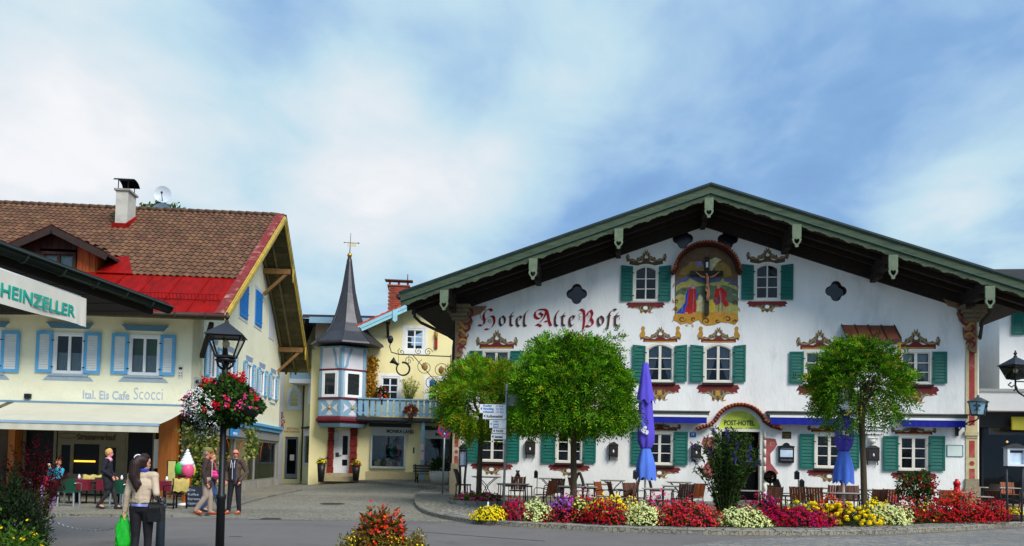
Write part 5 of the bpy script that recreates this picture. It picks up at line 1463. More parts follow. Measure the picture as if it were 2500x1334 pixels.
mb=MB();mb.poly([(-.62,-.24),(.42,-.24),(.66,0),(.42,.24),(-.62,.24)],y0=-.03,y1=.0)
ts=thing('arrow_sign','bright blue arrow-shaped sign on the grey shop fascia','sign',K.w(.13,d_,z_),K.a+pi/2)
p=mb.build('panel',mat('sign_bright_blue',C(40,150,226),.4,.05,4),ts)
text('TEXTIL',.17,m_whitep,p,-.3,.03,-.034,width=.62);text('WÄSCHE',.17,m_whitep,p,-.3,-.19,-.034,width=.66)
t=thing('cafe_awning','long cream canvas awning over the ice cafe terrace','awning',K.w(0,0,0),K.a)
AD=-3.1
ar,az1=kp(445,992,-.05);fr_,fz_=kp(389,1036,AD);vz=kp(389,1057,AD)[1]
ar=max(ar,fr_);fr_=ar-.05
al=kp(39,983,-.05)[0]
def canvas(u0,u1,name='canvas'):
 mb=MB();n=30;m_=8;vs=[]
 for i in range(n+1):
  for j in range(m_+1):
   f=j/m_;u=u0+(u1-u0)*i/n
   vs.append((u,-.08+(AD+.08)*f,az1+(fz_-az1)*f-.06*sin(pi*f)-.015*sin(i*2.1)*f))
 mb.add(vs,[(i*(m_+1)+j,i*(m_+1)+j+1,(i+1)*(m_+1)+j+1,(i+1)*(m_+1)+j) for i in range(n) for j in range(m_)],True)
 mb.build(name,mat('awning_canvas',C(226,222,200),.85,.06,1.2,transl=.25),t)
 mb=MB();vs=[]
 for k in range(2):
  for i in range(61):vs.append((u0+(u1-u0)*i/60,AD-.06+.02*k*sin(i*1.3),fz_-.07-k*(fz_-.07-vz)))
 mb.add(vs,[(61+i,62+i,i+1,i) for i in range(60)],True);mb.build('valance',MATS['awning_canvas'],t)
 mb=MB();mb.box(u0,u1,AD-.08,AD+.02,fz_-.065,fz_+.02);mb.build('front_bar',mat('bar_blue_grey',C(150,176,194),.4,.05),t)
canvas(al,ar)
canvas(KL,al-.25)
mb=MB();mb.box(KL,ar+.05,-.16,-.001,az1-.03,az1+.05);mb.build('cassette',mat('cassette_blue',C(110,140,160),.5,.08),t)
mb=MB()
for u in (al+.4,ar-.5,(al+ar)/2):mb.tube([(u,-.1,az1-.12),(u-.4,AD/2,(az1+fz_)/2-.25),(u,AD+.05,fz_-.02)],.03,6)
mb.build('folding_arm',m_steel,t)
for (x,y,r_px,lab,yy,m_) in ((398,476,21,'pale round satellite dish on a pole above the cafe ridge',rd+.8,mat('dish_white',C(206,214,222),.4,.06)),(396,524,27,'blue grey satellite dish half hidden behind the ridge',rd+.5,mat('dish_blue',C(116,140,160),.4,.06))):
 u,z=kp(x,y,yy);R=kp(x+r_px,y,yy)[0]-u
 t2=thing('satellite_dish',lab,'satellite dish',K.w(u,yy,z),K.a+.15,'satellite dishes on the cafe roof')
 mb=MB();vs=[];n=20
 for k in range(5):
  for j in range(n):a=2*pi*j/n;q=R*k/4;vs.append((q*cos(a),-.22*R*(k/4)**2,q*sin(a)))
 mb.add(vs,[(k*n+j,k*n+(j+1)%n,(k+1)*n+(j+1)%n,(k+1)*n+j) for k in range(4) for j in range(n)],True);mb.build('dish',m_,t2)
 mb=MB();mb.tube([(0,.06,0),(0,.08,-1.2 if r_px<25 else -.8)],.03,8);mb.tube([(0,0,-R*.9),(.0,-.5*R,-R*.5),(0,-.8*R,.0)],.018,6);mb.build('pole',m_dgrey,t2)
 mb=MB();mb.lathe([(.02,-.05),(.05,-.02),(.05,.04),(.02,.06)],8,(0,-.8*R));mb.build('receiver',m_dgrey,t2)
 # --------- far yellow fashion house with the spired bay
_q=at_depth(900,1170,43.0)
Q=Frame(_q.x,_q.y,radians(6))
qp=Q.px
QB=ground_h(_q.x,_q.y)+.14
fash=thing('fashion_house','yellow fashion shop house with spired blue and white bay','house',Q.o,Q.a)
m_bayb=mat('bay_blue',C(126,162,184),.6,.08,4)
m_bayw=mat('bay_white',C(208,206,212),.7,.05,4)
m_wine=mat('wine_red',C(98,26,36),.6,.15,5)
def qrect(x0,x1,y0,y1,d=0.0):
 uc,yc=(x0+x1)/2,(y0+y1)/2
 return qp(x0,yc,d)[0],qp(x1,yc,d)[0],qp(uc,y1,d)[1],qp(uc,y0,d)[1]
u_l,u_r=-3.2,qp(1250,1000)[0]
h_=[]
for (x0,x1,y0,y1,sur) in ((989,1036,802,856,1),(929,975,919,978,1),(1042,1092,925,984,1)):
 a,b,z0,z1=qrect(x0,x1,y0,y1)
 window(fash,a,b,z0,z1,0,2,3,.10,m_pvc,y=.03,mull=.08,bar=.05);h_.append([(a+.02,z0+.02),(a+.02,z1-.02),(b-.02,z1-.02),(b-.02,z0+.02)])
 mb=MB();mb.poly([(a-.16,z0-.2),(b+.16,z0-.2),(b+.16,z1+.14),(a-.16,z1+.14)],[[(a,z0),(a,z1),(b,z1),(b,z0)]],-.012,.001);mb.build('window_surround',m_white,fash)
sh=qrect(909,986,1064,1139);sh2=qrect(1037,1120,1072,1142)
for q in (sh,sh2):h_.append([(q[0],q[2]),(q[0],q[3]),(q[1],q[3]),(q[1],q[2])])
dr_=qrect(814,855,1051,1152,.3)
h_.append([(dr_[0]-.02,QB),(dr_[0]-.02,dr_[3]),(dr_[1]+.02,dr_[3]),(dr_[1]+.02,QB)])
r0=qp(884,792,-.9);r1=qp(991,744,-.9);rs_=(r1[1]-r0[1])/(r1[0]-r0[0])
rz_= lambda u:r0[1]+rs_*(u-r0[0])
apx=r0[0]+7.5
mb=MB()
outer=[(u_l,0),(u_r,0),(u_r,rz_(u_r)),(u_l,rz_(u_l))]
mb.poly(outer,[h[:] for h in h_],0,.25);mb.box(u_l,u_l+.25,.25,9,0,rz_(u_l));mb.box(u_r-.2,u_r,.25,9,0,rz_(u_r));mb.box(u_l,u_r,8.8,9,0,rz_(u_l)+1)
mb.build('front_wall',m_yellow,fash)
mb=MB();mb.box(u_l+.3,u_r-.3,3,3.1,0,8);mb.box(u_l+.3,u_r-.3,.3,3,3.4,3.5);mb.box(u_l+.3,u_r-.3,.7,.75,3.51,rz_(u_l+.3)+.4);mb.build('inner_wall',mat('fashion_dark_backing',C(38,36,34),.9,.3,1.2),fash)  # includes a dark sheet added close behind the upper windows to darken them
mb=MB();mb.box(dr_[1]+.9,u_r,-.06,.0,0,QB+.45);mb.build('plinth',mat('plinth_sand',C(184,168,128),.9,.1,4),fash)
ra,rb=r0[0]-.3,r0[0]+6.5
mb=MB();v=[(ra,-1.0,rz_(ra)),(rb,-1.0,rz_(rb)),(rb,9.4,rz_(rb)),(ra,9.4,rz_(ra))]
mb.add([(a,b,c-.02) for a,b,c in v]+[(a,b,c-.2) for a,b,c in v],[(0,1,2,3),(7,6,5,4),(4,5,1,0),(7,4,0,3),(5,6,2,1)])
froof=mb.build('roof',m_wood,fash)
mb=MB()
for k,(t0,t1,y) in enumerate(((-.22,-.0,-1.06),(-.40,-.23,-1.03))):
 mb.poly([(ra,rz_(ra)+t0),(rb,rz_(rb)+t0),(rb,rz_(rb)+t1),(ra,rz_(ra)+t1)],y0=y,y1=-1.0)
mb.build('verge_board',mat('verge_sky_blue',C(150,200,214),.6,.1,4),froof)
mt=MB();mt.lathe([(.0,0)],3) if False else None
for k in range(22):
 u=ra+k*.30
 for j in range(5):
  mb=MB();uu=u;yv=-1.08+j*.24
  mb.add([(uu,yv,rz_(uu)+.05),(uu+.33,yv,rz_(uu+.33)+.02),(uu+.33,yv+.23,rz_(uu+.33)+.02),(uu,yv+.23,rz_(uu)+.05),(uu+.16,yv+.11,rz_(uu+.16)+.11),(uu,yv,rz_(uu)-.01),(uu+.33,yv,rz_(uu+.33)-.03)],[(0,1,4),(1,2,4),(2,3,4),(3,0,4),(5,6,1,0),(3,5,0)])
  mb.build('tile',mat('red_tile',C(190,62,36),.7,.12,5,island=.25),froof)
u,z=qp(965,770,-.95);mb=MB();w_=.13
pz1,pz0=qp(962,757,-1.05)[1],qp(962,787,-1.05)[1]
mb.poly([(u-w_,pz1),(u+w_,pz1),(u+w_*.9,pz0+.2),(u+w_,pz0+.1),(u,pz0),(u-w_,pz0+.1),(u-w_*.9,pz0+.2)][::-1],y0=-1.12,y1=-1.061);mb.build('pendant',MATS['verge_sky_blue'],froof)
mb=MB();ub=qp(948,790)[0];mb.box(ub-.1,ub+.1,-1.0,.0,rz_(ub)-.5,rz_(ub)-.28);mb.bar((ub,-.8,rz_(ub)-.5),(ub,-.02,rz_(ub)-1.15),.14,.14);mb.build('purlin',m_wood,froof)
c0,c1,cz0,cz1=qrect(947,998,699,760,2.0)
mb=MB();mb.box(c0+.03,c1-.03,2.03,2.9,cz0-.6,cz1);chm=mb.build('chimney',mat('mortar',C(150,120,100),.9,.15,6),froof)
m_brick=mat('brick_red',C(150,70,52),.85,.15,6,island=.25)
bw,bh=.27,.105
mbk=bpy.data.meshes.new('brick');q_=MB();q_.box(0,bw-.018,-.03,.06,0,bh-.018);mbk.from_pydata(q_.v,[],q_.f);mbk.materials.append(m_brick)
row=0;z=cz0-.5
while z<cz1-.05:
 k=0;u=c0-(bw/2 if row%2 else 0)
 while u<c1-.1:
  if u>=c0-.01 and u+bw<=c1+.05:obj('brick',mbk,chm,(u,2.03,z))
  u+=bw
 z+=bh;row+=1
mb=MB();mb.box(c0-.05,c1+.05,1.95,2.95,cz1,cz1+.07)
for uu in (c0+.08,(c0+c1)/2,c1-.08):mb.box(uu-.06,uu+.06,2.0,2.15,cz1+.07,cz1+.3)
mb.build('chimney_top',m_brick,chm)
mb=MB();mb.add([(c0-.2,1.85,cz1+.30),(c1+.2,1.85,cz1+.30),(c1+.2,3.0,cz1+.42),(c0-.2,3.0,cz1+.42),(c0-.2,1.85,cz1+.35),(c1+.2,1.85,cz1+.35),(c1+.2,3.0,cz1+.47),(c0-.2,3.0,cz1+.47)],[(3,2,1,0),(4,5,6,7),(0,1,5,4),(1,2,6,5),(3,0,4,7)]);mb.tube([(c1-.1,2.2,cz1+.4),(c1-.1,2.2,cz1+.75)],.03,6);mb.build('chimney_cap',mat('rust_plate',C(110,66,50),.6,.3,4),chm)
BC=qp(836,1000,-.4)[0]
bl,br=qp(779,940,0)[0],qp(898,940,0)[0]
hwb=(br-bl)/2;BC=(bl+br)/2
BP=[(-1.0,.25),(-.90,-.75),(0.02,-1.45),(.92,-.75),(1.0,.25)]
BP=[(BC+x*hwb,y) for x,y in BP]
zrow={k:qp(836,y,-1.2)[1] for k,y in dict(base=1013,corn=1027,sill0=974,sill1=981,win=903,top=846).items()}
def ring(mb,z0,z1,grow=0.0,grow1= None):
 g1=grow if grow1 is None else grow1;n=len(BP);vs=[]
 for z,g in ((z0,grow),(z1,g1)):
  for x,y in BP:
   d=Vector((x-BC,y-.6)).normalized();vs.append((x+d.x*g,y+d.y*g,z))
 fs=[(i,i+1,n+i+1,n+i) for i in range(n-1)]+[tuple(range(n))[::-1],tuple(range(n,2*n))]
 return mb.add(vs,fs)
mb=MB();ring(mb,zrow['corn']-.02,zrow['top']);bay=mb.build('bay',m_bayw,fash)
mb=MB();ring(mb,zrow['corn']-.16,zrow['corn']-.02,.02,.1);ring(mb,zrow['corn']-.019,zrow['corn']+.10,.16,.16);ring(mb,zrow['corn']+.101,zrow['corn']+.22,.10,.04);mb.build('cornice',m_wine,bay)
mb=MB();ring(mb,zrow['sill0']-.02,zrow['sill0']+.07,.08,.08);mb.build('sill_band',m_wine,bay);mb=MB();ring(mb,zrow['win']-.04,zrow['win']+.05,.05,.05);mb.build('window_band',m_wine,bay)
mb=MB();ring(mb,zrow['corn']-.34,zrow['corn']-.161,-.05,.08);mb.build('lower_moulding',m_bayb,bay)
def facet(i):
 a,b=Vector((*BP[i],0)),Vector((*BP[i+1],0));d=(b-a);L_=d.length
 return Matrix.Translation(a)@Matrix.Rotation(atan2(d.y,d.x),4,'Z'),L_
for i in range(4):
 T,L_=facet(i)
 mb=MB();mb.T=T;g=-.03
 lo,s0,w0,tp=zrow['corn']+.22,zrow['sill0']-.02,zrow['win']-.04,zrow['top']
 mb.box(0,.13,g,-.001,lo,tp);mb.box(L_-.13,L_,g,-.0011,lo,tp)
 mb.box(.13,L_-.13,g+.006,-.0012,tp-.08,tp)
 if L_>1.2:
  for s in (0,1):
   P_=[(.13,w0+.02),(.30,w0+.28),(.36,w0+.62),(.55,tp-.10)]
   P_=[(p if s==0 else L_-p,z) for p,z in P_]
   pts=smooth_line([Vector((a,0,c)) for a,c in P_],5)
   for a,b in zip(pts,pts[1:]):
    if s==(i%2):mb.bar(a+Vector((0,g/2,0)),b+Vector((0,g/2,0)),.13,.03,(0,1,0))
  mb.poly([(.131,lo),(L_-.131,lo),(L_-.131,s0),(.131,s0)],y0=-.0165,y1=-.0009)
 o=mb.build('timber_frame',m_bayb,bay)
 if L_>1.2:
  mb=MB();mb.T=T;cz,cu=(lo+s0)/2,L_/2;hh,ww=(s0-lo)/2*.92,(L_-.3)/2
  for ax,az in ((1,0),(-1,0),(0,1),(0,-1)):
   if ax:p=[(cu+ax*ww*.35,cz),(cu+ax*ww,cz-hh*.6),(cu+ax*ww*.86,cz),(cu+ax*ww,cz+hh*.6)]
   else:p=[(cu,cz+az*hh*.25),(cu+ww*.45,cz+az*hh*.9),(cu,cz+az*hh*.98),(cu-ww*.45,cz+az*hh*.9)]
   ar=sum(p[k][0]*p[(k+1)%4][1]-p[(k+1)%4][0]*p[k][1] for k in range(4));mb.poly(p if ar>0 else p[::-1],y0=-.021,y1=-.017)
  mb.build('painted_petals',m_bayw,bay)
  mb=MB();mb.T=T@Matrix.Translation((cu,-.02,cz))@Matrix.Rotation(pi/2,4,'X');mb.lathe([(.10,0),(.09,.03),(.0,.06)],10);mb.build('gilt_boss',m_gold,bay)
  ws=[(.20,L_-.20)]
  a_,b_=.19,L_-.19
  mb=MB();mb.T=T;mb.poly([(a_,s0+.1),(b_,s0+.1),(b_,w0-.02),(a_,w0-.02)],[[(a_+.16,s0+.24),(a_+.16,w0-.16),(b_-.16,w0-.16),(b_-.16,s0+.24)]],-.06,-.0013);wn=mb.build('window',m_pvc,bay)
  mb=MB();mb.T=T;mb.poly([(a_+.16,s0+.24),(b_-.16,s0+.24),(b_-.16,w0-.16),(a_+.16,w0-.16)],y0=-.025,y1=-.0012);mb.build('bay_pane',mat('dark_glass2',C(30,36,40),.08,.3,3,spec=.7),bay)
  mb=MB();mb.T=T
  if i==2:
   for k in range(1,5):mb.box(a_+.16+(b_-a_-.32)*k/5-.004,a_+.16+(b_-a_-.32)*k/5+.004,-.028,-.0255,s0+.24,w0-.16)
   for k in range(1,9):zz=s0+.24+(w0-s0-.40)*k/9;mb.box(a_+.16,b_-.16,-.0285,-.0256,zz-.004,zz+.004)
   cc=((a_+b_)/2,(s0+w0)/2+.1);mb.poly([(cc[0]+.12*cos(t),cc[1]+.12*sin(t)) for t in np.linspace(0,2*pi,17)[:-1]],[[(cc[0]+.10*cos(t),cc[1]+.10*sin(t)) for t in np.linspace(2*pi,0,17)[:-1]]],-.031,-.029)
   mb.build('lead_lattice',m_dgrey,bay)
cy=-.35;sz= lambda y:qp(850,y,cy)[1];pw=1/46.5
prof=[(hw*pw*1.0,sz(y)) for hw,y in ((90,846),(89,842),(72,829),(56,815),(40,793),(31,770),(24,745),(18,718),(13.5,690),(9,660),(6,640),(3,629))]
scx=qp(847,846,cy)[0]
mb=MB();vs=[];n=8
tipx=qp(853,626,cy)[0]-scx
for r,z in prof:
 f=(z-prof[0][1])/(prof[-1][1]-prof[0][1])
 for j in range(n):
  t=2*pi*j/n+pi/8+.35;vs.append((scx+r*cos(t),cy+r*.92*sin(t),z))
fs=[(i*n+j,i*n+(j+1)%n,(i+1)*n+(j+1)%n,(i+1)*n+j) for i in range(len(prof)-1) for j in range(n)]+[tuple(range(n))[::-1]]
mb.add(vs,fs)
spire=mb.build('spire',mat('spire_copper',C(72,72,76),.45,.2,3,.1,12,metal=.5,dirt=C(52,48,48),dirt_scale=1.5),fash)
mb=MB()
for j in range(n):
 for i in range(len(prof)-1):mb.bar(vs[i*n+j],vs[(i+1)*n+j],.03,.05)
mb.build('seam',mat('seam_copper',C(56,54,56),.5,.2,5,metal=.4),spire)
tz=prof[-1][1]
mb=MB();mb.lathe([(.01,tz-.02),(.10,tz+.03),(.13,tz+.12),(.10,tz+.21),(.02,tz+.26)],12,(scx,cy));mb.build('gilt_ball',mat('gilt',C(196,146,50),.3,.1,5,metal=.7),spire)
mb=MB();mb.tube([(scx,cy,tz),(scx+.03,cy,sz(569))],[.03,.012],6);vz_=sz(594);mb.bar((scx-.28,cy,vz_+.02),(scx+.52,cy,vz_+.02),.02,.025)
mb.poly([(scx+.4,vz_-.04),(scx+.5,vz_+.02),(scx+.4,vz_+.1),(scx+.44,vz_+.02)],y0=cy-.01,y1=cy+.01);mb.lathe([(.0,vz_-.02),(.04,vz_+.02),(.0,vz_+.06)],8,(scx-.3,cy));mb.build('vane_rod',m_dgrey,spire)
mb=MB();mb.box(scx-.13,scx+.33,cy-.012,cy+.012,vz_-.16,vz_+.0);mb.build('vane_flag',mat('vane_cream',C(222,206,170),.5,.1,5),spire)
b0u,b1u=qp(872,1000,-1.1)[0],qp(1210,1000,-1.1)[0]
zt,zb_,zf=qp(960,977,-1.1)[1],qp(960,1017,-1.1)[1],qp(960,1027,-1.1)[1]
balc=obj('balcony',None,fash)
nb=int((b1u-b0u)/.31);bm_=(b1u-b0u)/nb
for i in range(nb):
 a=b0u+i*bm_;w2=.115
 mb=MB();c=a+bm_/2
 p=[(c-w2,zb_+.05),(c-w2*.5,zb_),(c+w2*.5,zb_),(c+w2,zb_+.05),(c+w2,zb_+.2),(c+w2*.8,zb_+.24),(c+w2,zb_+.3),(c+w2,zt),(c-w2,zt),(c-w2,zb_+.3),(c-w2*.8,zb_+.24),(c-w2,zb_+.2)]
 mb.poly(p,y0=-1.13,y1=-1.10);mb.build('board',m_bayb,balc)
mb=MB();mb.box(b0u,b1u,-1.2,-1.02,zt+.001,zt+.07);mb.box(b0u,b1u,-1.099,-1.05,zb_+.12,zb_+.2);mb.build('rail',m_bayb,balc)
mb=MB();mb.box(b0u,b1u,-1.15,.001,zf-.05,zf+.16);mb.build('floor',m_dgrey,balc)
mb=MB();mb.box(b0u,b1u,-1.2,-1.151,zf+.0,zf+.12);mb.build('gutter',m_dgrey,balc)
for x in (1032,):
 u=qp(x,1090,-.95)[0];mb=MB();mb.box(u-.09,u+.09,-1.04,-.86,.3,zf-.05);mb.build('post',m_bayb,balc)
 mb=MB();mb.box(u-.12,u+.06,-1.06,-1.045,qp(1032,1100)[1],qp(1032,1086)[1]);mb.box(u-.12,u+.08,-1.06,-1.0455,qp(1032,1124)[1],qp(1032,1104)[1]);mb.build('paper_notice',mat('paper_pink',C(222,190,186),.8,.1,6),balc)
for q,nm in ((sh,'MONIKA LANG'),(sh2,'MODE')):
 a,b,z0,z1=q
 mb=MB();mb.poly([(a-.1,z0-.12),(b+.1,z0-.12),(b+.1,z1+.07),(a-.1,z1+.07)],[[(a,z0),(a,z1),(b,z1),(b,z0)]],-.16,.06);wf=mb.build('shop_window',mat('alu_frame',C(176,180,178),.4,.06,5,metal=.3),fash)
 mb=MB();mb.poly([(a,z0),(b,z0),(b,z1),(a,z1)],y0=-.03);mb.build('pane',MATS['shop_glass'],wf)
 mb=MB();mb.box(a-.1,b+.3,-.14,-.001,z1+.08,z1+.46);sb=mb.build('sign_board',mat('sign_alu',C(188,189,180),.5,.06,4),wf)
 lw=(b-a)*(.86 if nm!='MODE' else .4)
 text(nm,.26,m_ink,wf,a+(b-a)*(.44 if nm!='MODE' else .3),z1+.15,-.146,width=lw,bold=.008)
 mb=MB();mb.box(a-.2,b+.35,-.3,-.002,z1+.47,z1+.66);mb.build('blind_case',m_black,wf)
 mb=MB()
 for i in range(9):
  u=a+.12+(b-a-.3)*i/9;hgt=(.25,.35,.3,.22,.42)[i%5]
  mb.mat=i%4;mb.box(u,u+.16,.22,.36,z0+.02,z0+.02+hgt)
 for i,(f,w2) in enumerate(((.3,.22),(.62,.2),(.82,.2))):
  mb.mat=(2,4,3)[i];u=a+(b-a)*f;mb.lathe([(.10,z0+.45),(w2,z0+.7),(w2*.8,z0+1.05),(.07,z0+1.15),(.08,z0+1.3),(.02,z0+1.42)],9,(u,.8),sy=.6)
 mb.build('display_goods',[mat('goods_white',C(196,196,190),.7),mat('goods_yellow',C(190,180,50),.7),mat('goods_green',C(50,96,60),.7),mat('goods_rose',C(150,50,90),.7),mat('goods_teal',C(30,110,120),.7)],wf,kind='stuff')
 mb=MB();mb.box(a-.05,b+.05,.06,1.4,z0-.08,z0-.001);mb.build('display_floor',m_pvc,wf)
a,b,z0,z1=dr_
mb=MB();mb.poly([(a,QB+.32),(b,QB+.32),(b,z1),(a,z1)],[[(a+.48,QB+.72),(a+.48,QB+1.05),(b-.14,QB+1.05),(b-.14,QB+.72)],[(a+.48,QB+1.3),(a+.48,z1-.3),(b-.14,z1-.3),(b-.14,QB+1.3)]],.28,.34);door=mb.build('door',m_pvc,fash)
mb=MB();mb.box(a+.45,b-.1,.30,.32,QB+.65,z1-.2);mb.build('door_pane',m_shopd,door)
mb=MB();mb.box(a+.12,a+.3,.24,.279,QB+1.2,QB+1.42);mb.tube([(a+.3,.22,QB+1.28),(a+.45,.22,QB+1.28)],.02,6);mb.build('handle',m_dgrey,door)
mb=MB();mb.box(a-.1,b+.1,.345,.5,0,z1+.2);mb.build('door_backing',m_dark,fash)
for (x0,x1) in ((800,815),(854,872)):
 u0,u1=qp(x0,1090,-.1)[0],qp(x1,1090,-.1)[0];zz=QB+.32
 k=0
 while zz<z1-.05:
  mb=MB();mb.box(u0+.02*(k%2),u1-.02*(k%2),-.2,.02,zz,zz+.34);mb.box(u0+.08,u1-.08,-.22,-.2001,zz+.06,zz+.28);mb.build('pilaster_block',mat('red_stone',C(120,34,26),.8,.3,4,.3,15),fash);zz+=.36;k+=1
for k in range(2):
 mb=MB();mb.box(a-.5+.1*k,b+.35-.1*k,-.9+.35*k,-.0012-.001*k,QB-.1+.16*k,QB+.16*(k+1));mb.build('step',mat('step_sand',C(170,154,120),.9,.15,6),fash)
mb=MB();uu=qp(820,1060,.2)[0];mb.box(uu-.1,uu+.1,.1,.27,z1-.55,z1-.15);mb.build('wall_lamp',m_pvc,fash)
mb=MB()
for s in (-1,1):mb.tube([((a+b)/2+s*.5,.2,QB+1.25),((a+b)/2+s*.75,-.5,QB+1.1),((a+b)/2+s*1.0,-.8,QB+.9)],.025,6)
mb.build('handrail',m_black,fash)
u,z=qp(1065,828);mb=MB();mb.box(u-.08,u+.08,-.1,.001,qp(1065,852)[1],qp(1065,825)[1]);mb.mat=1;mb.lathe([(.03,z),(.09,z+.15),(.1,z+.3),(.05,z+.42),(.07,z+.5),(.02,z+.6)],8,(u,-.12));mb.build('wall_figure',[mat('figure_red',C(150,30,30),.6),m_gold],fash)
mb=MB();u,z=qp(1010,1100);mb.box(u-.04,u+.04,-.03,.001,z-.16,z+.16);mb.build('letter_slot',m_dgrey,fash)
u0,z0=qp(1101,871,-1.6);u1,z1_=qp(951,856,-1.6)
t=thing('post_horn_sign','wrought iron scroll bracket carrying a black hanging post horn','hanging sign',Q.w(u0,-1.6,z0),Q.a)
L_=u1-u0;dz_=qp(960,860,-1.6)[1]-z0
mb=MB();mb.tube([(0,0,0),(L_*.85,0,.02),(L_*.97,0,.12),(L_*1.0,0,.4),(L_*.98,0,.75)],.03,6)
mb.tube([(0,0,-2.2),(L_*.62,0,0)],.022,6);mb.tube([(0,0,-2.3),(0,0,.1)],.03,6)
for (x,z,r,tn,a) in ((-.5,-.75,.42,1.6,0),(-1.35,-.6,.42,1.6,2),(-.95,-1.45,.40,1.5,1),(-.3,-1.6,.3,1.4,3),(-2.2,-.3,.24,1.3,0),(-2.6,.15,.2,1.3,2),(-1.2,.2,.22,1.4,0),(-1.7,.22,.2,1.4,1)):
 mb.tube([(x+(r*(1-i/26))*cos(a+i*tn*.3),0,z+r*(1-i/26)*sin(a+i*tn*.3)) for i in range(24)],.017,5)
mb.lathe([(.02,.55),(.12,.65),(.16,.8),(.1,.95),(.02,1.0)],8,(L_*.99,0));mb.build('iron_bracket',m_black,t)
for (x,z,k) in ((-.5,-.75,0),(-1.35,-.6,0),(-.95,-1.45,1),(-.3,-1.6,0)):
 mb=MB();mb.lathe([(.02,z-.2),(.13,z-.1),(.15,z+.05),(.06,z+.2),(.01,z+.24)],8,(x,0),sy=.3);mb.build('painted_leaf',mat('leaf_blue',C(40,90,190),.6) if k else mat('leaf_gilt',C(150,110,50),.6),t)
hc=qp(984,901,-1.6);hx,hz=hc[0]-u0,hc[1]-z0
mb=MB();R=.34;mb.tube([(hx+R*cos(a),0,hz+R*sin(a)) for a in np.linspace(2.2,2.2+2*pi*.93,22)],[.035+.02*i/21 for i in range(22)],8)
mb.tube([(hx-R*.75,0,hz+R*.55),(hx-R*1.25,0,hz+R*.95),(hx-R*1.75,0,hz+R*1.3)],[.06,.09,.20],10);mb.build('post_horn',m_black,t)
mb=MB();mb.tube([(hx-.25,0,hz+.3),(hx-.25,0,.02)],.01,5);mb.tube([(hx+.28,0,hz+.25),(hx+.28,0,.02)],.01,5);mb.build('chain',m_black,t)
# --------- yellow sports shop beyond
_s=at_depth(682,1150,47.5)
Z=Frame(_s.x,_s.y,0.0)
zp=Z.px;ZB=.30
sport=thing('sports_shop','pale yellow sports shop with arched window and small blue balcony','house',Z.o,0)
def zrect(x0,x1,y0,y1,d=0.0):
 uc,yc=(x0+x1)/2,(y0+y1)/2
 return zp(x0,yc,d)[0],zp(x1,yc,d)[0],zp(uc,y1,d)[1],zp(uc,y0,d)[1]
a,b,z0,z1=zrect(706,732,951,996);d0_,d1_,dz0_,dz1_=zrect(695,727,1067,1148)
window(sport,a,b,z0,z1,(b-a)*.48,1,3,.09,m_pvc,y=.02)
mb=MB();mb.poly(arch_pts(a-.13,b+.13,z0-.12,z1+.16,(b-a)*.55),[arch_pts(a,b,z0,z1,(b-a)*.48)[::-1]],-.02,.001);mb.build('window_surround',m_white,sport)
wl_=-1.2;wr_=zp(738,1000)[0];zt_=zp(700,800)[1]
mb=MB();mb.poly([(wl_,0),(wr_,0),(wr_,zt_),(wl_,zt_)],[arch_pts(a+.02,b-.02,z0+.02,z1-.02,(b-a)*.47)[::-1],[(d0_,ZB),(d0_,dz1_),(d1_,dz1_),(d1_,ZB)]],0,.25);mb.box(wl_,wr_+6,3,3.2,0,zt_);mb.build('front_wall',m_yellow,sport)
mb=MB();mb.box(wl_-2,zp(694,1000)[0],-.05,-.001,0,zt_);mb.build('white_pier',mat('pier_white',C(214,210,204),.9,.06,3),sport)
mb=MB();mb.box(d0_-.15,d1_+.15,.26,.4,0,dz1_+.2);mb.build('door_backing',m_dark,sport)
mb=MB();mb.poly([(d0_,ZB+.05),(d1_,ZB+.05),(d1_,dz1_),(d0_,dz1_)],[[(d0_+.12,ZB+.3),(d0_+.12,dz1_-.13),(d1_-.12,dz1_-.13),(d1_-.12,ZB+.3)]],.06,.12);dd_=mb.build('door',mat('door_grey',C(120,128,140),.5,.1,5),sport)
mb=MB();mb.poly([(d0_+.12,ZB+.3),(d1_-.12,ZB+.3),(d1_-.12,dz1_-.13),(d0_+.12,dz1_-.13)],y0=.09);mb.build('pane',m_glass,dd_)
mb=MB();mb.box(d0_+.3,d0_+.55,.07,.085,ZB+1.1,ZB+1.45);mb.build('paper_notice',m_framew,dd_)
for k,ch in enumerate('SPORT'):
 u,z=zp(690,1010+k*9.6,-.05);text(ch,.30,mat('sport_red',C(168,40,40),.7),sport,u-.1,z-.12,-.056,bold=.008)
u,z=zp(700,1049);text('SPORTHAUS',.18,MATS['sport_red'],sport,u,z,-.006,width=.72);u,z=zp(693,1056);text('FUNKTIONSMODE',.16,MATS['sport_red'],sport,u,z,-.006,width=.92)
PA,PB=at_depth(739,1100,47.3),at_depth(784,1100,43.2)
ang=atan2(PB.y-PA.y,PB.x-PA.x);A2=Frame(PA.x,PA.y,ang);LW=(PB-PA).xy.length
wing=obj('wing',None,sport,(PA.x-Z.o.x,PA.y-Z.o.y,0),ang)
ap=A2.px
s0,s1=ap(745,1100)[0],ap(778,1100)[0];sz1,sz0=ap(760,1064)[1],ap(760,1131)[1]
mb=MB();mb.poly([(0,0),(LW,0),(LW,zt_-1.2),(0,zt_-1.2)],[[(s0,sz0),(s0,sz1),(s1,sz1),(s1,sz0)]],0,.25);mb.build('wing_wall',m_yellow,wing)
mb=MB();mb.poly([(s0-.1,sz0-.1),(s1+.1,sz0-.1),(s1+.1,sz1+.42),(s0-.1,sz1+.42)],[[(s0,sz0),(s0,sz1),(s1,sz1),(s1,sz0)]],-.06,.05)
for k in (1,2):mb.box(s0+(s1-s0)*k/3-.03,s0+(s1-s0)*k/3+.03,-.02,.04,sz0,sz1)
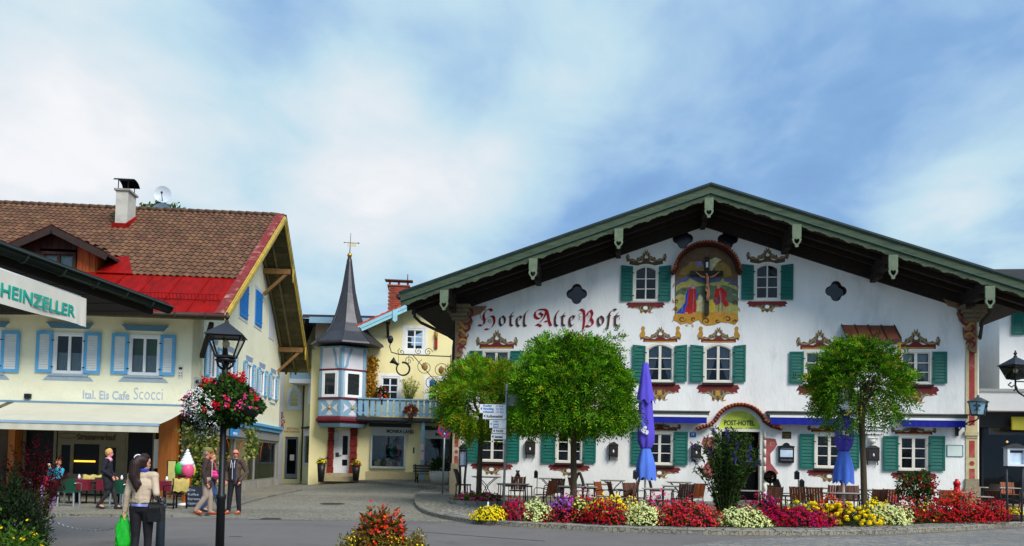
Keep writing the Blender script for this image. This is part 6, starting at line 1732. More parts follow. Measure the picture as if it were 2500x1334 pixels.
mb.build('display_frame',m_pvc,wing)
mb=MB();mb.poly([(s0,sz0),(s1,sz0),(s1,sz1),(s0,sz1)],y0=.02);mb.build('display_pane',MATS['shop_glass'],wing)
mb=MB();mb.box(s0,s1,1.0,1.05,0,sz1+.3);mb.box(s0,s1,.3,.32,sz0,sz1-.1);mb.build('display_blind',mat('blind_grey',C(170,182,184),.8,.2,6,stretch=(8,1,.2)),wing)
mb=MB();mb.box(s0-.2,s1+.2,-.25,-.0605,sz1+.43,sz1+.52);mb.build('rain_board',m_wood,wing)
for x in (757,772):
 u,z1w=ap(x,950);z0w=ap(x,975)[1];mb=MB();mb.box(u-.35,u+.35,-.03,.001,z0w-.3,z1w+.4);w_=mb.build('blind_window',m_pvc,wing)
mb=MB();mb.tube([(wr_+.12,-.12,.2),(wr_+.12,-.12,zp(737,925)[1])],.075,8);mb.build('downpipe',mat('pipe_brown',C(66,44,36),.5,.1,5),sport)
q0,q1=zp(708,918,-1.6),zp(778,926,-1.6);bz1,bz0=zp(740,903,-1.6)[1],zp(740,930,-1.6)[1]
mb=MB();mb.box(q0[0],q1[0],-1.65,-1.5,bz0+.1,bz1);mb.box(q0[0],q0[0]+.1,-1.5,.001,bz0+.1,bz1);mb.build('balcony',m_bayb,sport)
mb=MB();mb.box(q0[0]-.02,q1[0],-1.66,.002,bz0-.15,bz0+.099);mb.build('balcony_floor',mat('balcony_white',C(196,200,206),.8,.05),sport)
e0,ez_=zp(741,778,-3);e1=zp(822,780,-3)[0]
mb=MB();mb.add([(e0,-3.2,ez_),(e1+2,-3.2,ez_),(e1+2,3,ez_+1.1),(e0,3,ez_+1.1),(e0,-3.2,ez_+.2),(e1+2,-3.2,ez_+.2),(e1+2,3,ez_+1.3),(e0,3,ez_+1.3)],[(3,2,1,0),(4,5,6,7),(0,1,5,4),(1,2,6,5),(2,3,7,6),(3,0,4,7)])
mb.add([(e0,-3.1,ez_),(e0,3,ez_+1.0),(e0-1.0,3,ez_-2.6),(e0-1.0,-2.6,ez_-2.6),(e0+.15,-3.1,ez_-.05),(e0+.15,3,ez_+.95),(e0-.8,3,ez_-2.7),(e0-.8,-2.6,ez_-2.7)],[(0,1,2,3),(7,6,5,4),(0,4,5,1),(1,5,6,2),(2,6,7,3),(3,7,4,0)])
mb.build('roof',mat('roof_charcoal',C(56,56,60),.6,.15,4),sport)
mb=MB();mb.box(e0+.4,e1+1.9,-3.3,-3.201,ez_-.28,ez_+.05);mb.build('fascia',mat('fascia_pale_blue',C(140,178,200),.6,.05),sport)
mb=MB();u0_,u1_=zp(770,820,-2.2)[0],zp(830,820,-2.2)[0];mb.box(u0_,u1_,-2.2,2.9,zp(780,905,-2.2)[1],ez_+.3);mb.build('upper_wall',mat('pale_rose',C(216,196,190),.9,.05),sport)
mb=MB();u0_=zp(742,830,-.8)[0];u1_=zp(771,830,-.8)[0];mb.box(u0_,u1_,-.8,2.9,zp(760,905,-.8)[1],ez_-.1);mb.build('upper_wall',m_yellow,sport)
# --------- hotel annex on the right edge
AN=Frame(H.o.x,H.o.y,H.a)
annex=thing('hotel_annex','white annex with canopy over a dark glazed entrance beside the hotel corner','building',H.o,H.a)
ax= lambda x,y,d:H.px(x,y,d)
AU0,AU1=HW+.1,HW+9.0
u_c=ax(2440,850,5.0)[0]
mb=MB();mb.box(AU0-2,AU1,8.0,8.3,0,ax(2440,735,8.0)[1]);mb.box(u_c,AU1,5.0,7.99,3.2,ax(2470,722,5.0)[1]);mb.build('annex_wall',m_white,annex)
rz0=ax(2440,700,4.2)[1]
mb=MB();ru=ax(2425,720,4.0)[0];mb.add([(ru,3.6,ax(2440,712,3.6)[1]),(AU1+1,3.6,ax(2440,712,3.6)[1]),(AU1+1,9,ax(2440,712,3.6)[1]+2),(ru,9,ax(2440,712,3.6)[1]+2)]+[(ru,3.6,ax(2440,700,3.6)[1]),(AU1+1,3.6,ax(2440,700,3.6)[1]),(AU1+1,9,ax(2440,700,3.6)[1]+2),(ru,9,ax(2440,700,3.6)[1]+2)],[(3,2,1,0),(4,5,6,7),(0,1,5,4),(1,2,6,5),(2,3,7,6),(3,0,4,7)]);mb.build('roof',m_wood,annex)
for (x0,x1,y0,y1) in ((2469,2500,755,818),):
 a=ax(x0,790,4.95)[0];b=ax(x1,790,4.95)[0];z1=ax(2480,y0,4.95)[1];z0=ax(2480,y1,4.95)[1]
 s_=shutter(annex,a,b,z0,z1,m_green,y=4.95)
 mb=MB();mb.box(b+.02,b+1.0,4.93,5.0,z0,z1);mb.build('window',m_framew,annex)
mb=MB();up=ax(2434,850,7.9)[0];mb.tube([(up-.4,7.6,ax(2434,805,7.6)[1]),(up-.1,7.85,ax(2434,818,7.85)[1]),(up,7.9,ax(2434,830,7.9)[1]),(up,7.9,ax(2434,955,7.9)[1])],.09,8);mb.build('downpipe',m_dgrey,annex)
a,b=ax(2388,920,7.98)[0],ax(2402,920,7.98)[0];z1,z0=ax(2395,905,7.98)[1],ax(2395,952,7.98)[1]
mb=MB();mb.poly([(a-.2,z0-.1),(b+.12,z0-.1),(b+.12,z1+.2),(a-.2,z1+.25)],y0=7.96,y1=7.999);mb.build('window_surround',mat('surround_taupe',C(170,150,140),.8,.1),annex)
mb=MB();mb.box(a,b,7.94,7.9595,z0,z1);mb.build('window',m_shopd,annex)
cz1,cz0=ax(2440,957,3.2)[1],ax(2440,1003,3.2)[1]
mb=MB();mb.box(AU0-.05,AU1,3.2,7.95,cz0,cz1);mb.build('canopy',mat('canopy_white',C(206,204,202),.8,.05,2),annex)
mb=MB();mb.box(AU0-.051,AU1,3.15,7.96,cz1+.001,cz1+.12);mb.build('canopy_edge',mat('canopy_grey',C(150,152,148),.7,.05),annex)
gl0=ax(2399,1100,4.4)[0]
mb=MB();mb.box(AU0-.1,AU1,6.0,6.2,0,cz0-.001);mb.box(AU0-.1,AU1,3.9,4.5,cz0-.62,cz0-.002);mb.build('entrance_wall',mat('entrance_dark',C(34,32,32),.5,.2,1.5),annex)
for k in range(4):
 uu=gl0+k*1.7;mb=MB();mb.box(uu-.04,uu+.04,4.4,4.48,.3,cz0-.621);mb.build('mullion',m_black,annex)
 mb=MB();mb.poly([(uu+.045,.35),(uu+1.655,.35),(uu+1.655,cz0-.63),(uu+.045,cz0-.63)],y0=4.44);mb.build('pane',glass_mat('entrance_glass',(.3,.29,.28),.046),annex)
a,z1=ax(2470,1018,3.6);z0=ax(2470,1050,3.6)[1]
mb=MB();mb.box(a,a+2.2,3.55,3.65,z0,z1);mb.build('sign_panel',mat('sign_olive',C(170,160,40),.5,.1,3),annex)
mb=MB()
for (x,y) in ((2433,1055),(2459,1079)):
 u,z=ax(x,y,5.5);mb.lathe([(.0,z-.06),(.06,z),(.0,z+.06)],8,(u,5.5))
mb.build('ceiling_spots',mat('warm_spot',C(255,190,120),.5,0,emit=3),annex,kind='stuff')
# --------- near shop canopy with the name banner
E1,E0=at_depth(397,745,14.0),at_depth(0,597,10.15)
vd=(E1-E0);vd.z=0;vl=vd.length;vd.normalize()
ZG=(E1.z+E0.z)/2
CA=atan2(vd.y,vd.x)
can=thing('shop_canopy','dark green edged shop canopy jutting in from the building corner','canopy',(E1.x,E1.y,0),CA)
zb_=at_depth(357,770,14.0).z
mb=MB();mb.box(-9,-.12,.10,6,zb_,ZG-.02);mb.build('soffit_box',mat('canopy_dark',C(34,30,26),.7,.2,4,.1,20),can)
mb=MB();mb.box(-9,-.3,3.6,5.9,0,zb_-.02);mb.build('shop_wall',m_cream,can)
for i in range(26):
 mb=MB();mb.box(-9+i*.34,-9+i*.34+.325,.102,5.9,zb_-.018-.004*(i%2),zb_-.001);mb.build('soffit_plank',MATS['canopy_dark'],can)
mb=MB();mb.add([(-9,-.12,ZG-.05),(0,-.12,ZG-.05),(0,6,ZG+1.2),(-9,6,ZG+1.2),(-9,-.12,ZG+.02),(0,-.12,ZG+.02),(0,6,ZG+1.3),(-9,6,ZG+1.3)],[(3,2,1,0),(4,5,6,7),(0,1,5,4),(1,2,6,5),(2,3,7,6),(3,0,4,7)]);mb.build('roof',mat('canopy_roof',C(40,44,42),.6,.15,4),can)
mb=MB()
for k in range(12):pass
pts=[(.0,-.10-.09*cos(t),ZG-.06-.10*sin(t)) for t in np.linspace(0,pi,9)]
vs=[(-9,y,z) for _,y,z in pts]+[(.02,y,z) for _,y,z in pts];n=len(pts)
mb.add(vs,[(i,i+1,n+i+1,n+i) for i in range(n-1)]+[(n+i,n+i+1,i+1,i) for i in range(n-1)]+[tuple(range(n,2*n))],True)
mb.tube([(-9,-.20,ZG-.05),(.02,-.20,ZG-.05)],.016,6);mb.tube([(-9,-.015,ZG-.05),(.02,-.015,ZG-.05)],.014,6)
for i in range(12):mb.tube([(-.6-i*.75,-.10-.094*cos(t),ZG-.06-.104*sin(t)) for t in np.linspace(0,pi,9)],.012,5)
mb.build('gutter',mat('gutter_green',C(44,56,48),.4,.12,6,metal=.3),can)
B1,B0=at_depth(213,730,11.8),at_depth(0,656,9.95)
bd_=B0-B1;bl_=bd_.xy.length;BA=atan2(-bd_.y,-bd_.x)
ban=thing('name_banner','cream cloth banner with teal lettering hung under the canopy','banner',(B1.x,B1.y,(B1.z+B0.z)/2),BA)
bh_=.43;mb=MB();vs=[];n=50;L_=bl_+1.2
sagv= lambda x,v:(.015*sin(x*5)+.02*max(0,1-abs(x)/.5)*sin(x*30))*v
for k in range(7):
 for i in range(n+1):x=-L_+L_*i/n;vs.append((x,sagv(x,k/6)+.012*(1-k/6),-bh_*k/6-.012*sin(x*3)*(k/6)))
mb.add(vs,[((k+1)*(n+1)+i,(k+1)*(n+1)+i+1,k*(n+1)+i+1,k*(n+1)+i) for k in range(6) for i in range(n)],True)
bb=mb.build('cloth',mat('banner_cream',C(222,218,204),.8,.06,3,transl=.15),ban)
text('HEINZELLER',.24,mat('banner_teal',C(24,160,140),.6,.06),ban,-bl_+.02,-.34,-.012,width=bl_*.83,bold=.004)
mb=MB();mb.tube([(-L_,.12,.02),(0,.12,.02)],.03,8);mb.build('roller',m_pvc,ban)
# --------- plants
def unit(v):return v/np.maximum(np.linalg.norm(v,axis=-1,keepdims= True),1e-9)
def leaf_quads(P,D,Nn,L,Wd):
 """kite-shaped leaves at P, pointing along D, face normal Nn"""
 D=unit(D);R=unit(np.cross(D,Nn));L=np.asarray(L)[...,None];Wd=np.asarray(Wd)[...,None]
 return np.stack([P,P+D*L*.45+R*Wd*.5,P+D*L,P+D*L*.45-R*Wd*.5],axis=1)
def rand_dir(n):return unit(rng.normal(size=(n,3)))
def dome_points(n,rx,ry,h,jit=.12,inner=.0,up=0.0):
 d=rand_dir(n);d[:,2]=np.abs(d[:,2])*(1+up);d=unit(d)
 k=(1-inner*rng.random(n))*(1+jit*rng.normal(size=n)*.5)
 lump=1+.14*np.sin(d[:,0]*7+rx*9)*np.cos(d[:,1]*6+h*30)+.08*np.sin(d[:,0]*17+d[:,2]*13)
 k=k*lump
 return np.stack([d[:,0]*rx*k,d[:,1]*ry*k,d[:,2]*h*k],1),d
def lmat(name,col,island=.35,hue=.03,transl=.22,rough=.75):
 return mat(name,col,rough,.12,2.0,island=island,hue=hue,transl=transl,spec=.08)
L_GREEN=lmat('leaf_green',C(72,104,36));L_DARK=lmat('leaf_dark',C(42,62,30));L_LIME=lmat('leaf_lime',C(124,142,62))
L_WINE=lmat('leaf_wine',C(58,20,22));L_OLIVE=lmat('leaf_olive',C(112,104,46))
F_YEL=lmat('petal_yellow',C(242,212,24),.12,.012,.1);F_RED=lmat('petal_red',C(186,8,18),.25,.015,.1);F_CRIM=lmat('petal_crimson',C(140,6,32),.3,.015,.1)
F_WHITE=lmat('petal_cream',C(206,212,140),.2,.02,.1);F_PINK=lmat('petal_pink',C(222,70,130),.25,.02,.1);F_MAG=lmat('petal_magenta',C(178,14,80),.25,.02,.1)
F_VIO=lmat('petal_violet',C(164,70,178),.2,.02,.1);F_PURE=lmat('petal_white',C(232,232,228),.08,.01,.1);F_ORANGE=lmat('petal_orange',C(216,80,30),.25,.02,.1)
F_BLUE=lmat('petal_blue_violet',C(96,70,180),.2,.02,.1);F_ROSE=lmat('petal_rose',C(206,54,66),.25,.02,.1)
def foliage_mesh(n,rx,ry,h,L,Wd,m,inner=.35,droop=.0,up=.0):
 P,d=dome_points(n,rx,ry,h,.12,inner,up)
 D=unit(d+rng.normal(size=(n,3))*.7-np.array([0,0,droop]));Nn=unit(d+rng.normal(size=(n,3))*.5)
 V=leaf_quads(P,D,Nn,L*(.7+.6*rng.random(n)),Wd*(.7+.6*rng.random(n)))
 V[...,2]=np.maximum(V[...,2],.0)
 return fast_mesh('foliage',V,4,[m])
def blossom_mesh(n,rx,ry,h,size,ms,jit=.08,grow=1.04,cup=.5,zmin=.1,petals=1,side= None):
 P,d=dome_points(int(n*1.5),rx*grow,ry*grow,h*grow,jit,.06)
 keep=(d[:,2]>zmin)&(d[:,1]<.75)
 if side is not None:keep&=(d@np.array(side)>.1)
 P,d=P[keep][:n],d[keep][:n];n=len(P)
 Nn=unit(d+np.array([0,-.35,.2])+rng.normal(size=(n,3))*.35)
 T=unit(np.cross(Nn,rand_dir(n)));B=np.cross(Nn,T);s=(size*(.7+.6*rng.random(n)))[:,None]
 quads=[]
 if petals==1:
  quads=np.stack([P-T*s,P-B*s+Nn*s*cup*.3,P+T*s,P+B*s+Nn*s*cup*.3],1)
 else:
  for k in range(petals):
   a=2*pi*k/petals;e=T*cos(a)+B*sin(a);g=T*cos(a+.9)+B*sin(a+.9);f=T*cos(a-.9)+B*sin(a-.9)
   quads.append(np.stack([P,P+f*s*.6+Nn*s*.25*cup,P+e*s+Nn*s*.45*cup,P+g*s*.6+Nn*s*.25*cup],1))
  quads=np.concatenate(quads)
 mi=np.tile(rng.integers(0,len(ms),n),max(1,petals) if petals>1 else 1)
 return fast_mesh('blossoms',quads,4,ms,mi)
def pompom_mesh(n,rx,ry,h,size,m,grow=1.0):
 P,d=dome_points(int(n*1.7),rx*grow,ry*grow,h*grow,.14,.05)
 keep=(d[:,2]>.1)&(d[:,1]<.6);P=P[keep][:n];n=len(P)
 O=[]
 for i in range(5):
  for j in range(8):
   t0,t1=pi*i/5,pi*(i+1)/5;p0,p1=2*pi*j/8,2*pi*(j+1)/8
   f= lambda t,p:(sin(t)*cos(p),sin(t)*sin(p),cos(t)*.75)
   O.append([f(t0,p0),f(t1,p0),f(t1,p1),f(t0,p1)])
 O=np.array(O);s=size*(.7+.5*rng.random(n))
 ruff=1+.18*rng.normal(size=(n,40,1,1))
 V=P[:,None,None,:]+O[None]*s[:,None,None,None]*ruff
 return fast_mesh('blossoms',V.reshape(-1,4,3),4,[m])
def clump(name,label,x,Y,z,rx,ry,h,leaf,petals,n_leaf=500,n_fl=260,size=.024,L=.07,Wd=.035,pom= False,pet=1,group= None,grow=1.04,zmin=.1,jit=.08):
 t=thing(name,label,'flowers',(x,Y,z),random.uniform(-.2,.2),group)
 obj('foliage',foliage_mesh(n_leaf,rx,ry,h,L,Wd,leaf),t,kind='stuff')
 me=pompom_mesh(n_fl,rx,ry,h,size,petals[0]) if pom else blossom_mesh(n_fl,rx,ry,h,size,petals,petals=pet,grow=grow,zmin=zmin,jit=jit)
 obj('blossoms',me,t,kind='stuff')
 return t
FRX,FRY=[1155,1300,1500,1700,1900,2200,2400,2510],[1271,1276,1285,1289,1289,1283,1275,1271]
def px_clump(x0,x1,ytop,ybase,dY,**k):
 """a clump from its box in the photo; dY: how far its middle stands behind its front foot"""
 xc=(x0+x1)/2;Y=on_ground(xc,float(np.interp(xc,FRX,FRY)),.1).y+dY
 s=Y/FPX;q=at_depth(xc,ybase,Y)
 rx=(x1-x0)/2*s;z0=terr_h(q.x,Y)-.01
 top=at_depth(xc,ytop,Y).z
 return q.x,Y,z0,rx,max(top-z0,.12)
BED=[('low yellow flower mound at the tapered tip of the bed by the white peg',1158,1248,1238,1268,.35,.35,L_GREEN,[F_YEL],dict(n_fl=420,size=.022)),('crimson flower mound between the yellow tip and cream flowers',1228,1290,1222,1270,.4,.4,L_DARK,[F_CRIM,F_MAG],dict(n_fl=420)),('cream white flower mound beside the small crimson mound near the signpost',1270,1345,1224,1274,.42,.42,L_LIME,[F_WHITE],dict(n_fl=520,size=.026)),('dark wine-leaved mound with few red blossoms below violet petunias',1318,1442,1240,1280,.45,.45,L_WINE,[F_CRIM,F_RED],dict(n_fl=160,n_leaf=900)),('bright violet petunias beside the big tree trunk',1340,1398,1214,1262,.8,.3,L_DARK,[F_VIO],dict(n_fl=150,size=.042,pet=5)),('pale yellow flowers at the foot of the big tree trunk',1392,1430,1220,1262,.85,.3,L_GREEN,[lmat('petal_pale_yellow',C(226,222,120),.1)],dict(n_fl=110,size=.034)),('tall scarlet and pink blossoms behind the big tree trunk',1370,1475,1202,1250,1.6,.35,L_WINE,[F_MAG,F_RED],dict(n_fl=150,size=.036,pet=4)),('rounded dark red mound between pale yellow and cream flowers',1422,1526,1224,1282,.5,.5,L_WINE,[F_CRIM,F_RED],dict(n_fl=460,n_leaf=900)),('ridge of lemon yellow flowers behind the rounded dark red mound',1430,1556,1214,1255,1.05,.35,L_GREEN,[F_YEL],dict(n_fl=300,size=.03)),('cream white flower mound in front of the taller parasol',1520,1608,1232,1284,.5,.5,L_LIME,[F_WHITE],dict(n_fl=620,size=.026)),('magenta blossoms in front of the white table by the taller parasol',1568,1650,1208,1258,1.1,.35,L_DARK,[F_MAG,F_PINK],dict(n_fl=150,size=.04,pet=5)),('bright red mound that turns pink toward the butterfly bush',1592,1746,1228,1286,.5,.5,L_DARK,[F_RED,F_CRIM,F_ROSE],dict(n_fl=760,n_leaf=1000)),('deep pink blossoms left of the butterfly bush',1646,1720,1212,1260,1.25,.35,L_DARK,[F_MAG,F_CRIM],dict(n_fl=110,size=.036,pet=5)),('cream white flower mound below the butterfly bush',1748,1868,1243,1286,.48,.48,L_LIME,[F_WHITE],dict(n_fl=720,size=.026)),('magenta and red blossoms between butterfly bush and box ball',1806,1906,1214,1258,1.1,.35,L_DARK,[F_MAG,F_CRIM],dict(n_fl=260,size=.032,pet=4)),('violet petunias below the box ball tree',1852,1892,1208,1252,1.2,.25,L_DARK,[F_VIO,F_MAG],dict(n_fl=80,size=.042,pet=5)),('wide low crimson mound between cream flowers and the marigolds',1864,2016,1242,1285,.5,.5,L_WINE,[F_CRIM,F_MAG],dict(n_fl=1000,n_leaf=900,size=.026)),('scattered marigolds behind the wide crimson mound',1900,1992,1220,1262,1.0,.35,L_GREEN,[F_YEL],dict(n_fl=22,size=.062,pom= True)),('red blossoms behind the marigolds below the shorter parasol',1984,2062,1214,1256,1.25,.3,L_DARK,[F_RED,F_ORANGE],dict(n_fl=220,size=.028)),('large mound of round yellow marigolds',1984,2124,1230,1286,.55,.55,L_DARK,[F_YEL],dict(n_fl=85,size=.058,pom= True,n_leaf=900)),('lemon yellow row at the foot of the tree by the shorter parasol',2100,2165,1222,1262,.95,.3,L_GREEN,[F_YEL],dict(n_fl=180,size=.03)),('cream white flower mound beside the large marigold mound',2106,2212,1234,1282,.5,.5,L_LIME,[F_WHITE],dict(n_fl=760,size=.027)),('dark red flowers at the foot of the rose bush',2140,2240,1216,1260,1.15,.35,L_DARK,[F_RED,F_CRIM],dict(n_fl=170,size=.028)),('long scarlet mound in front of the red hydrant',2196,2425,1222,1278,.55,.55,L_WINE,[F_RED,F_CRIM,F_RED],dict(n_fl=1300,n_leaf=1400)),('small yellow flowers between rose bush and hydrant',2218,2290,1224,1262,.9,.25,L_GREEN,[F_YEL],dict(n_fl=40,size=.03)),('taller scarlet flowers around the foot of the hydrant',2284,2396,1198,1256,1.0,.4,L_GREEN,[F_RED,F_ORANGE],dict(n_fl=260,size=.034)),('coral pink mound at the end of the long scarlet mound',2392,2452,1222,1272,.5,.45,L_DARK,[F_ROSE,F_RED],dict(n_fl=360)),('low yellow flowers beside the dark rock at the end of the bed',2436,2505,1240,1272,.5,.4,L_GREEN,[F_YEL],dict(n_fl=360,size=.022)),]
for lab,x0,x1,yt,yb,dY,ry,leaf,pet,kw in BED:
 x,Y,z,rx,h=px_clump(x0,x1,yt,yb,dY)
 Y-=.10
 if kw.get('n_fl',0)>150:kw['n_fl']=int(kw['n_fl']*(1.15 if pet[0] is F_WHITE else 2.0));kw.setdefault('size',.024)
 clump('flower_mound',lab,x,Y,z,rx*1.12,ry*1.12,h,leaf,pet,group='flower mounds in the bed along the terrace',**kw)
bp=[(1155,1271),(1300,1275),(1500,1284),(1700,1288),(1900,1288),(2200,1281),(2400,1273),(2510,1270)]
fr_=[on_ground(x,y,.1) for x,y in bp]
poly_=[(p.x,p.y) for p in fr_]+[(p.x,p.y+(1.9 if 1<i else .8)) for i,p in reversed(list(enumerate(fr_)))]
sheet('bed_soil',poly_,lambda x,y:terr_h(x,y),m_soil,cuts=0,add=.012)
nb_=7000;k_=rng.random(nb_);xs_=1165+k_*1330;P=np.array([tuple(on_ground(a,float(np.interp(a,FRX,FRY)),.1)) for a in xs_]);P[:,1]+=.12+rng.random(nb_)*(.5+1.3*np.clip(k_*6,0,1));P[:,2]=.11+rng.random(nb_)*.26*(.5+.5*np.sin(xs_*.05)**2)
obj('bed_greenery',fast_mesh('bed_greenery',leaf_quads(P,unit(rng.normal(size=(nb_,3))+np.array([0,-.2,.6])),unit(rng.normal(size=(nb_,3))+np.array([0,-.5,.6])),.09+.05*rng.random(nb_),.035+.02*rng.random(nb_)),4,[L_DARK,L_GREEN,L_WINE],rng.integers(0,3,nb_)),kind='stuff')
q=on_ground(2490,1275,.1);t=thing('rock','dark reddish rock at the end of the flower bed','rock',(q.x,q.y+.2,.1))
mb=MB();rr=[(.05,.0),(.28,.0),(.30,.08),(.24,.16),(.12,.21),(.01,.22)];mb.lathe(rr,9,sx=1,sy=.7,a0=.3)
mb.v=[(x*(1+.12*sin(7*y+z*20)),y*(1+.1*cos(9*x)),z) for x,y,z in mb.v];mb.build('stone_body',mat('dark_rock',C(66,44,42),.9,.3,6,.6,15),t)
tp=at_depth(1168,1215,26.6)
t=thing('tree_bed','round stone-edged flower bed with pink blossoms at the foot of the first tree','flower bed',(tp.x,tp.y,terr_h(0,tp.y)))
for k in range(16):
 a0,a1=2*pi*k/16,2*pi*(k+.94)/16
 mb=MB();mb.add([(r*cos(a)*1.0,r*sin(a)*.8,z) for z in (-.05,.12) for r,a in ((.86,a0),(.86,a1),(.98,a1),(.98,a0))],[(3,2,1,0),(4,5,6,7),(0,1,5,4),(1,2,6,5),(2,3,7,6),(3,0,4,7)]);mb.build('edge_stone',m_stone,t)
obj('foliage',foliage_mesh(1100,.88,.68,.38,.10,.05,L_GREEN),t,kind='stuff')
obj('blossoms',blossom_mesh(170,.85,.66,.40,.045,[F_PINK,F_ROSE,F_MAG],petals=5),t,kind='stuff')
def tree(label,px,ybase,Y,cx_px,cy_px,rx_px,ryt_px,ryb_px,n,mats,mix,trunk_px,seed,sparse=0.0):
 global rng
 rng=np.random.default_rng(seed);random.seed(seed)
 s=Y/FPX;base=at_depth(px,ybase,Y);gz_=terr_h(base.x,Y)
 t=thing('globe_tree',label,'tree',(base.x,Y,gz_),0,'round-crowned trees on the terrace')
 c=at_depth(cx_px,cy_px,Y);cz=c.z-gz_;cx0=c.x-base.x
 rx,rt,rb=rx_px*s,ryt_px*s,ryb_px*s
 r0=trunk_px*s/2
 fork=cz-rb*.78
 mb=MB();mb.tube([(0,0,0),(.01,0,.3),(cx0*.2,0,fork*.5),(cx0*.5,0,fork*.9),(cx0*.6,0,fork+.15)],[r0*1.35,r0*1.05,r0*.95,r0*.95,r0*1.25],10)
 tr=mb.build('trunk',mat('bark',C(74,64,48),.9,.25,6,.9,22,stretch=(2,2,.5)),t)
 mb=MB()
 for k in range(11):
  a=2*pi*k/11+random.uniform(-.3,.3);e=random.uniform(.35,.95)
  p0=Vector((cx0*.6,0,fork+random.uniform(-.05,.15)))
  tip=Vector((cx0+rx*.72*cos(a)*e,rx*.72*sin(a)*e,cz+rt*(.75-.9*e*.75)))
  mid=p0.lerp(tip,.5)+Vector((cos(a)*.05,sin(a)*.05,-.10+random.uniform(-.08,.1)))
  mb.tube([p0,p0.lerp(mid,.5)+Vector((0,0,.03)),mid,mid.lerp(tip,.55)+Vector((random.uniform(-.06,.06),0,.05)),tip],[r0*.55,r0*.45,r0*.34,r0*.2,r0*.08],6)
  for j in range(3):
   q0=mid.lerp(tip,.15+.28*j);d_=Vector((random.gauss(0,1),random.gauss(0,1),random.uniform(-.2,.9))).normalized()*rx*.35
   mb.tube([q0,q0+d_*.5+Vector((0,0,.04)),q0+d_],[r0*.2,r0*.13,r0*.05],5)
 mb.build('limbs',MATS['bark'],t,kind='stuff')
 nc=74
 cd=rand_dir(nc);cd[:,2]+=.12;cd=unit(cd);ck=.76+.2*rng.random(nc)
 cr_=.20+.15*rng.random(nc)
 n_s=n
 ci=rng.integers(0,nc,n_s)
 d=rand_dir(n_s)
 rad=np.where(rng.random(n_s)<.80,.84+.16*rng.random(n_s),.45+.4*rng.random(n_s))
 shell=d*rad[:,None]
 cl=cd[ci]*ck[ci][:,None]+rand_dir(n_s)*(cr_[ci]*rng.random(n_s)**.4)[:,None]
 use=rng.random(n_s)<.80
 U=np.where(use[:,None],cl,shell)
 zz=U[:,2]
 wob=1+.07*np.sin(U[:,0]*6.3+seed)+.06*np.cos(U[:,1]*7.1+seed*2)+.05*np.sin(zz*9)
 if sparse:keep=(rng.random(n_s)>sparse*np.clip(-zz*1.4,0,1))&(rng.random(n_s)>.25*sparse*(np.sin(U[:,0]*5.0+1)>.55));U,zz,wob=U[keep],zz[keep],wob[keep];n_s=len(U)
 wob=wob*(1+.22*np.clip(-zz,0,.8))
 P=np.stack([cx0+U[:,0]*rx*wob,U[:,1]*rx*.95*wob,cz+np.where(zz>0,zz*rt,zz*rb)*wob],1)
 out=unit(U)
 D=unit(out*.8+rng.normal(size=(n_s,3))*.55+np.array([0,0,.18])-np.clip(-zz,0,1)[:,None]*np.array([0,0,.9]))
 Lr=.26+.14*rng.random(n_s);nl=9
 quads=[];mi=[]
 base_m=rng.choice(len(mats),n_s,p=mix)
 up=unit(np.cross(D,rand_dir(n_s)))
 for k in range(nl):
  f=(k//2+1)/(nl//2+1) if k<nl-1 else 1.0
  sd=1 if k%2 else -1
  C0=P+D*(Lr*f)[:,None]-np.array([0,0,1])*(Lr*.35*f*f)[:,None]
  S_=unit(np.cross(D,up))*sd
  dirn=unit(S_*.8+D*.55+rng.normal(size=(n_s,3))*.18) if k<nl-1 else D
  quads.append(leaf_quads(C0,dirn,unit(up+rng.normal(size=(n_s,3))*.3),.082+.035*rng.random(n_s),.034+.010*rng.random(n_s)));mi.append(base_m)
 V=np.concatenate(quads);obj('crown',fast_mesh('crown',V,4,mats,np.concatenate(mi)),t,kind='stuff')
 return t
T_A=lmat('robinia_green',C(78,124,20),.32,.02,.24);T_B=lmat('robinia_dark',C(44,76,18),.3,.02,.2);T_Y=lmat('robinia_yellow',C(160,158,34),.25,.02,.32);T_L=lmat('robinia_bright',C(112,164,26),.28,.02,.26)
tree('smaller round tree turning yellow, nearest the hotel corner pillar',1168,1205,26.6,1180,978,100,88,68,4600,[T_A,T_L,T_Y],[.42,.33,.25],14,3)
tree('largest bright green round tree, its dark trunk in front of a green-shuttered window',1400,1235,24.0,1398,958,138,122,84,9500,[T_L,T_A,T_B,T_Y],[.42,.34,.20,.04],16,5)
tree('round tree with open lower branches in front of the white oriel',2110,1235,23.6,2098,942,106,94,84,4600,[T_A,T_B,T_Y,T_L],[.50,.26,.06,.18],15,9,.75)
rng=np.random.default_rng(21);random.seed(21)
p=at_depth(398,540,52);t=thing('distant_tree','green tree top showing behind the cafe roof ridge','tree',(p.x,p.y,0))
mb=MB();mb.tube([(0,0,0),(0,0,p.z-.5),(.1,0,p.z)],[.3,.22,.1],8);mb.build('trunk',MATS['bark'],t)
P,d=dome_points(1500,1.5,1.2,1.15,.25,.6);P[:,2]+=p.z-.1
obj('crown',fast_mesh('crown',leaf_quads(P,unit(d+rng.normal(size=P.shape)*.8),rand_dir(len(P)),.3+.15*rng.random(len(P)),.14+.05*rng.random(len(P))),4,[L_GREEN,T_B],rng.integers(0,2,len(P))),t,kind='stuff')
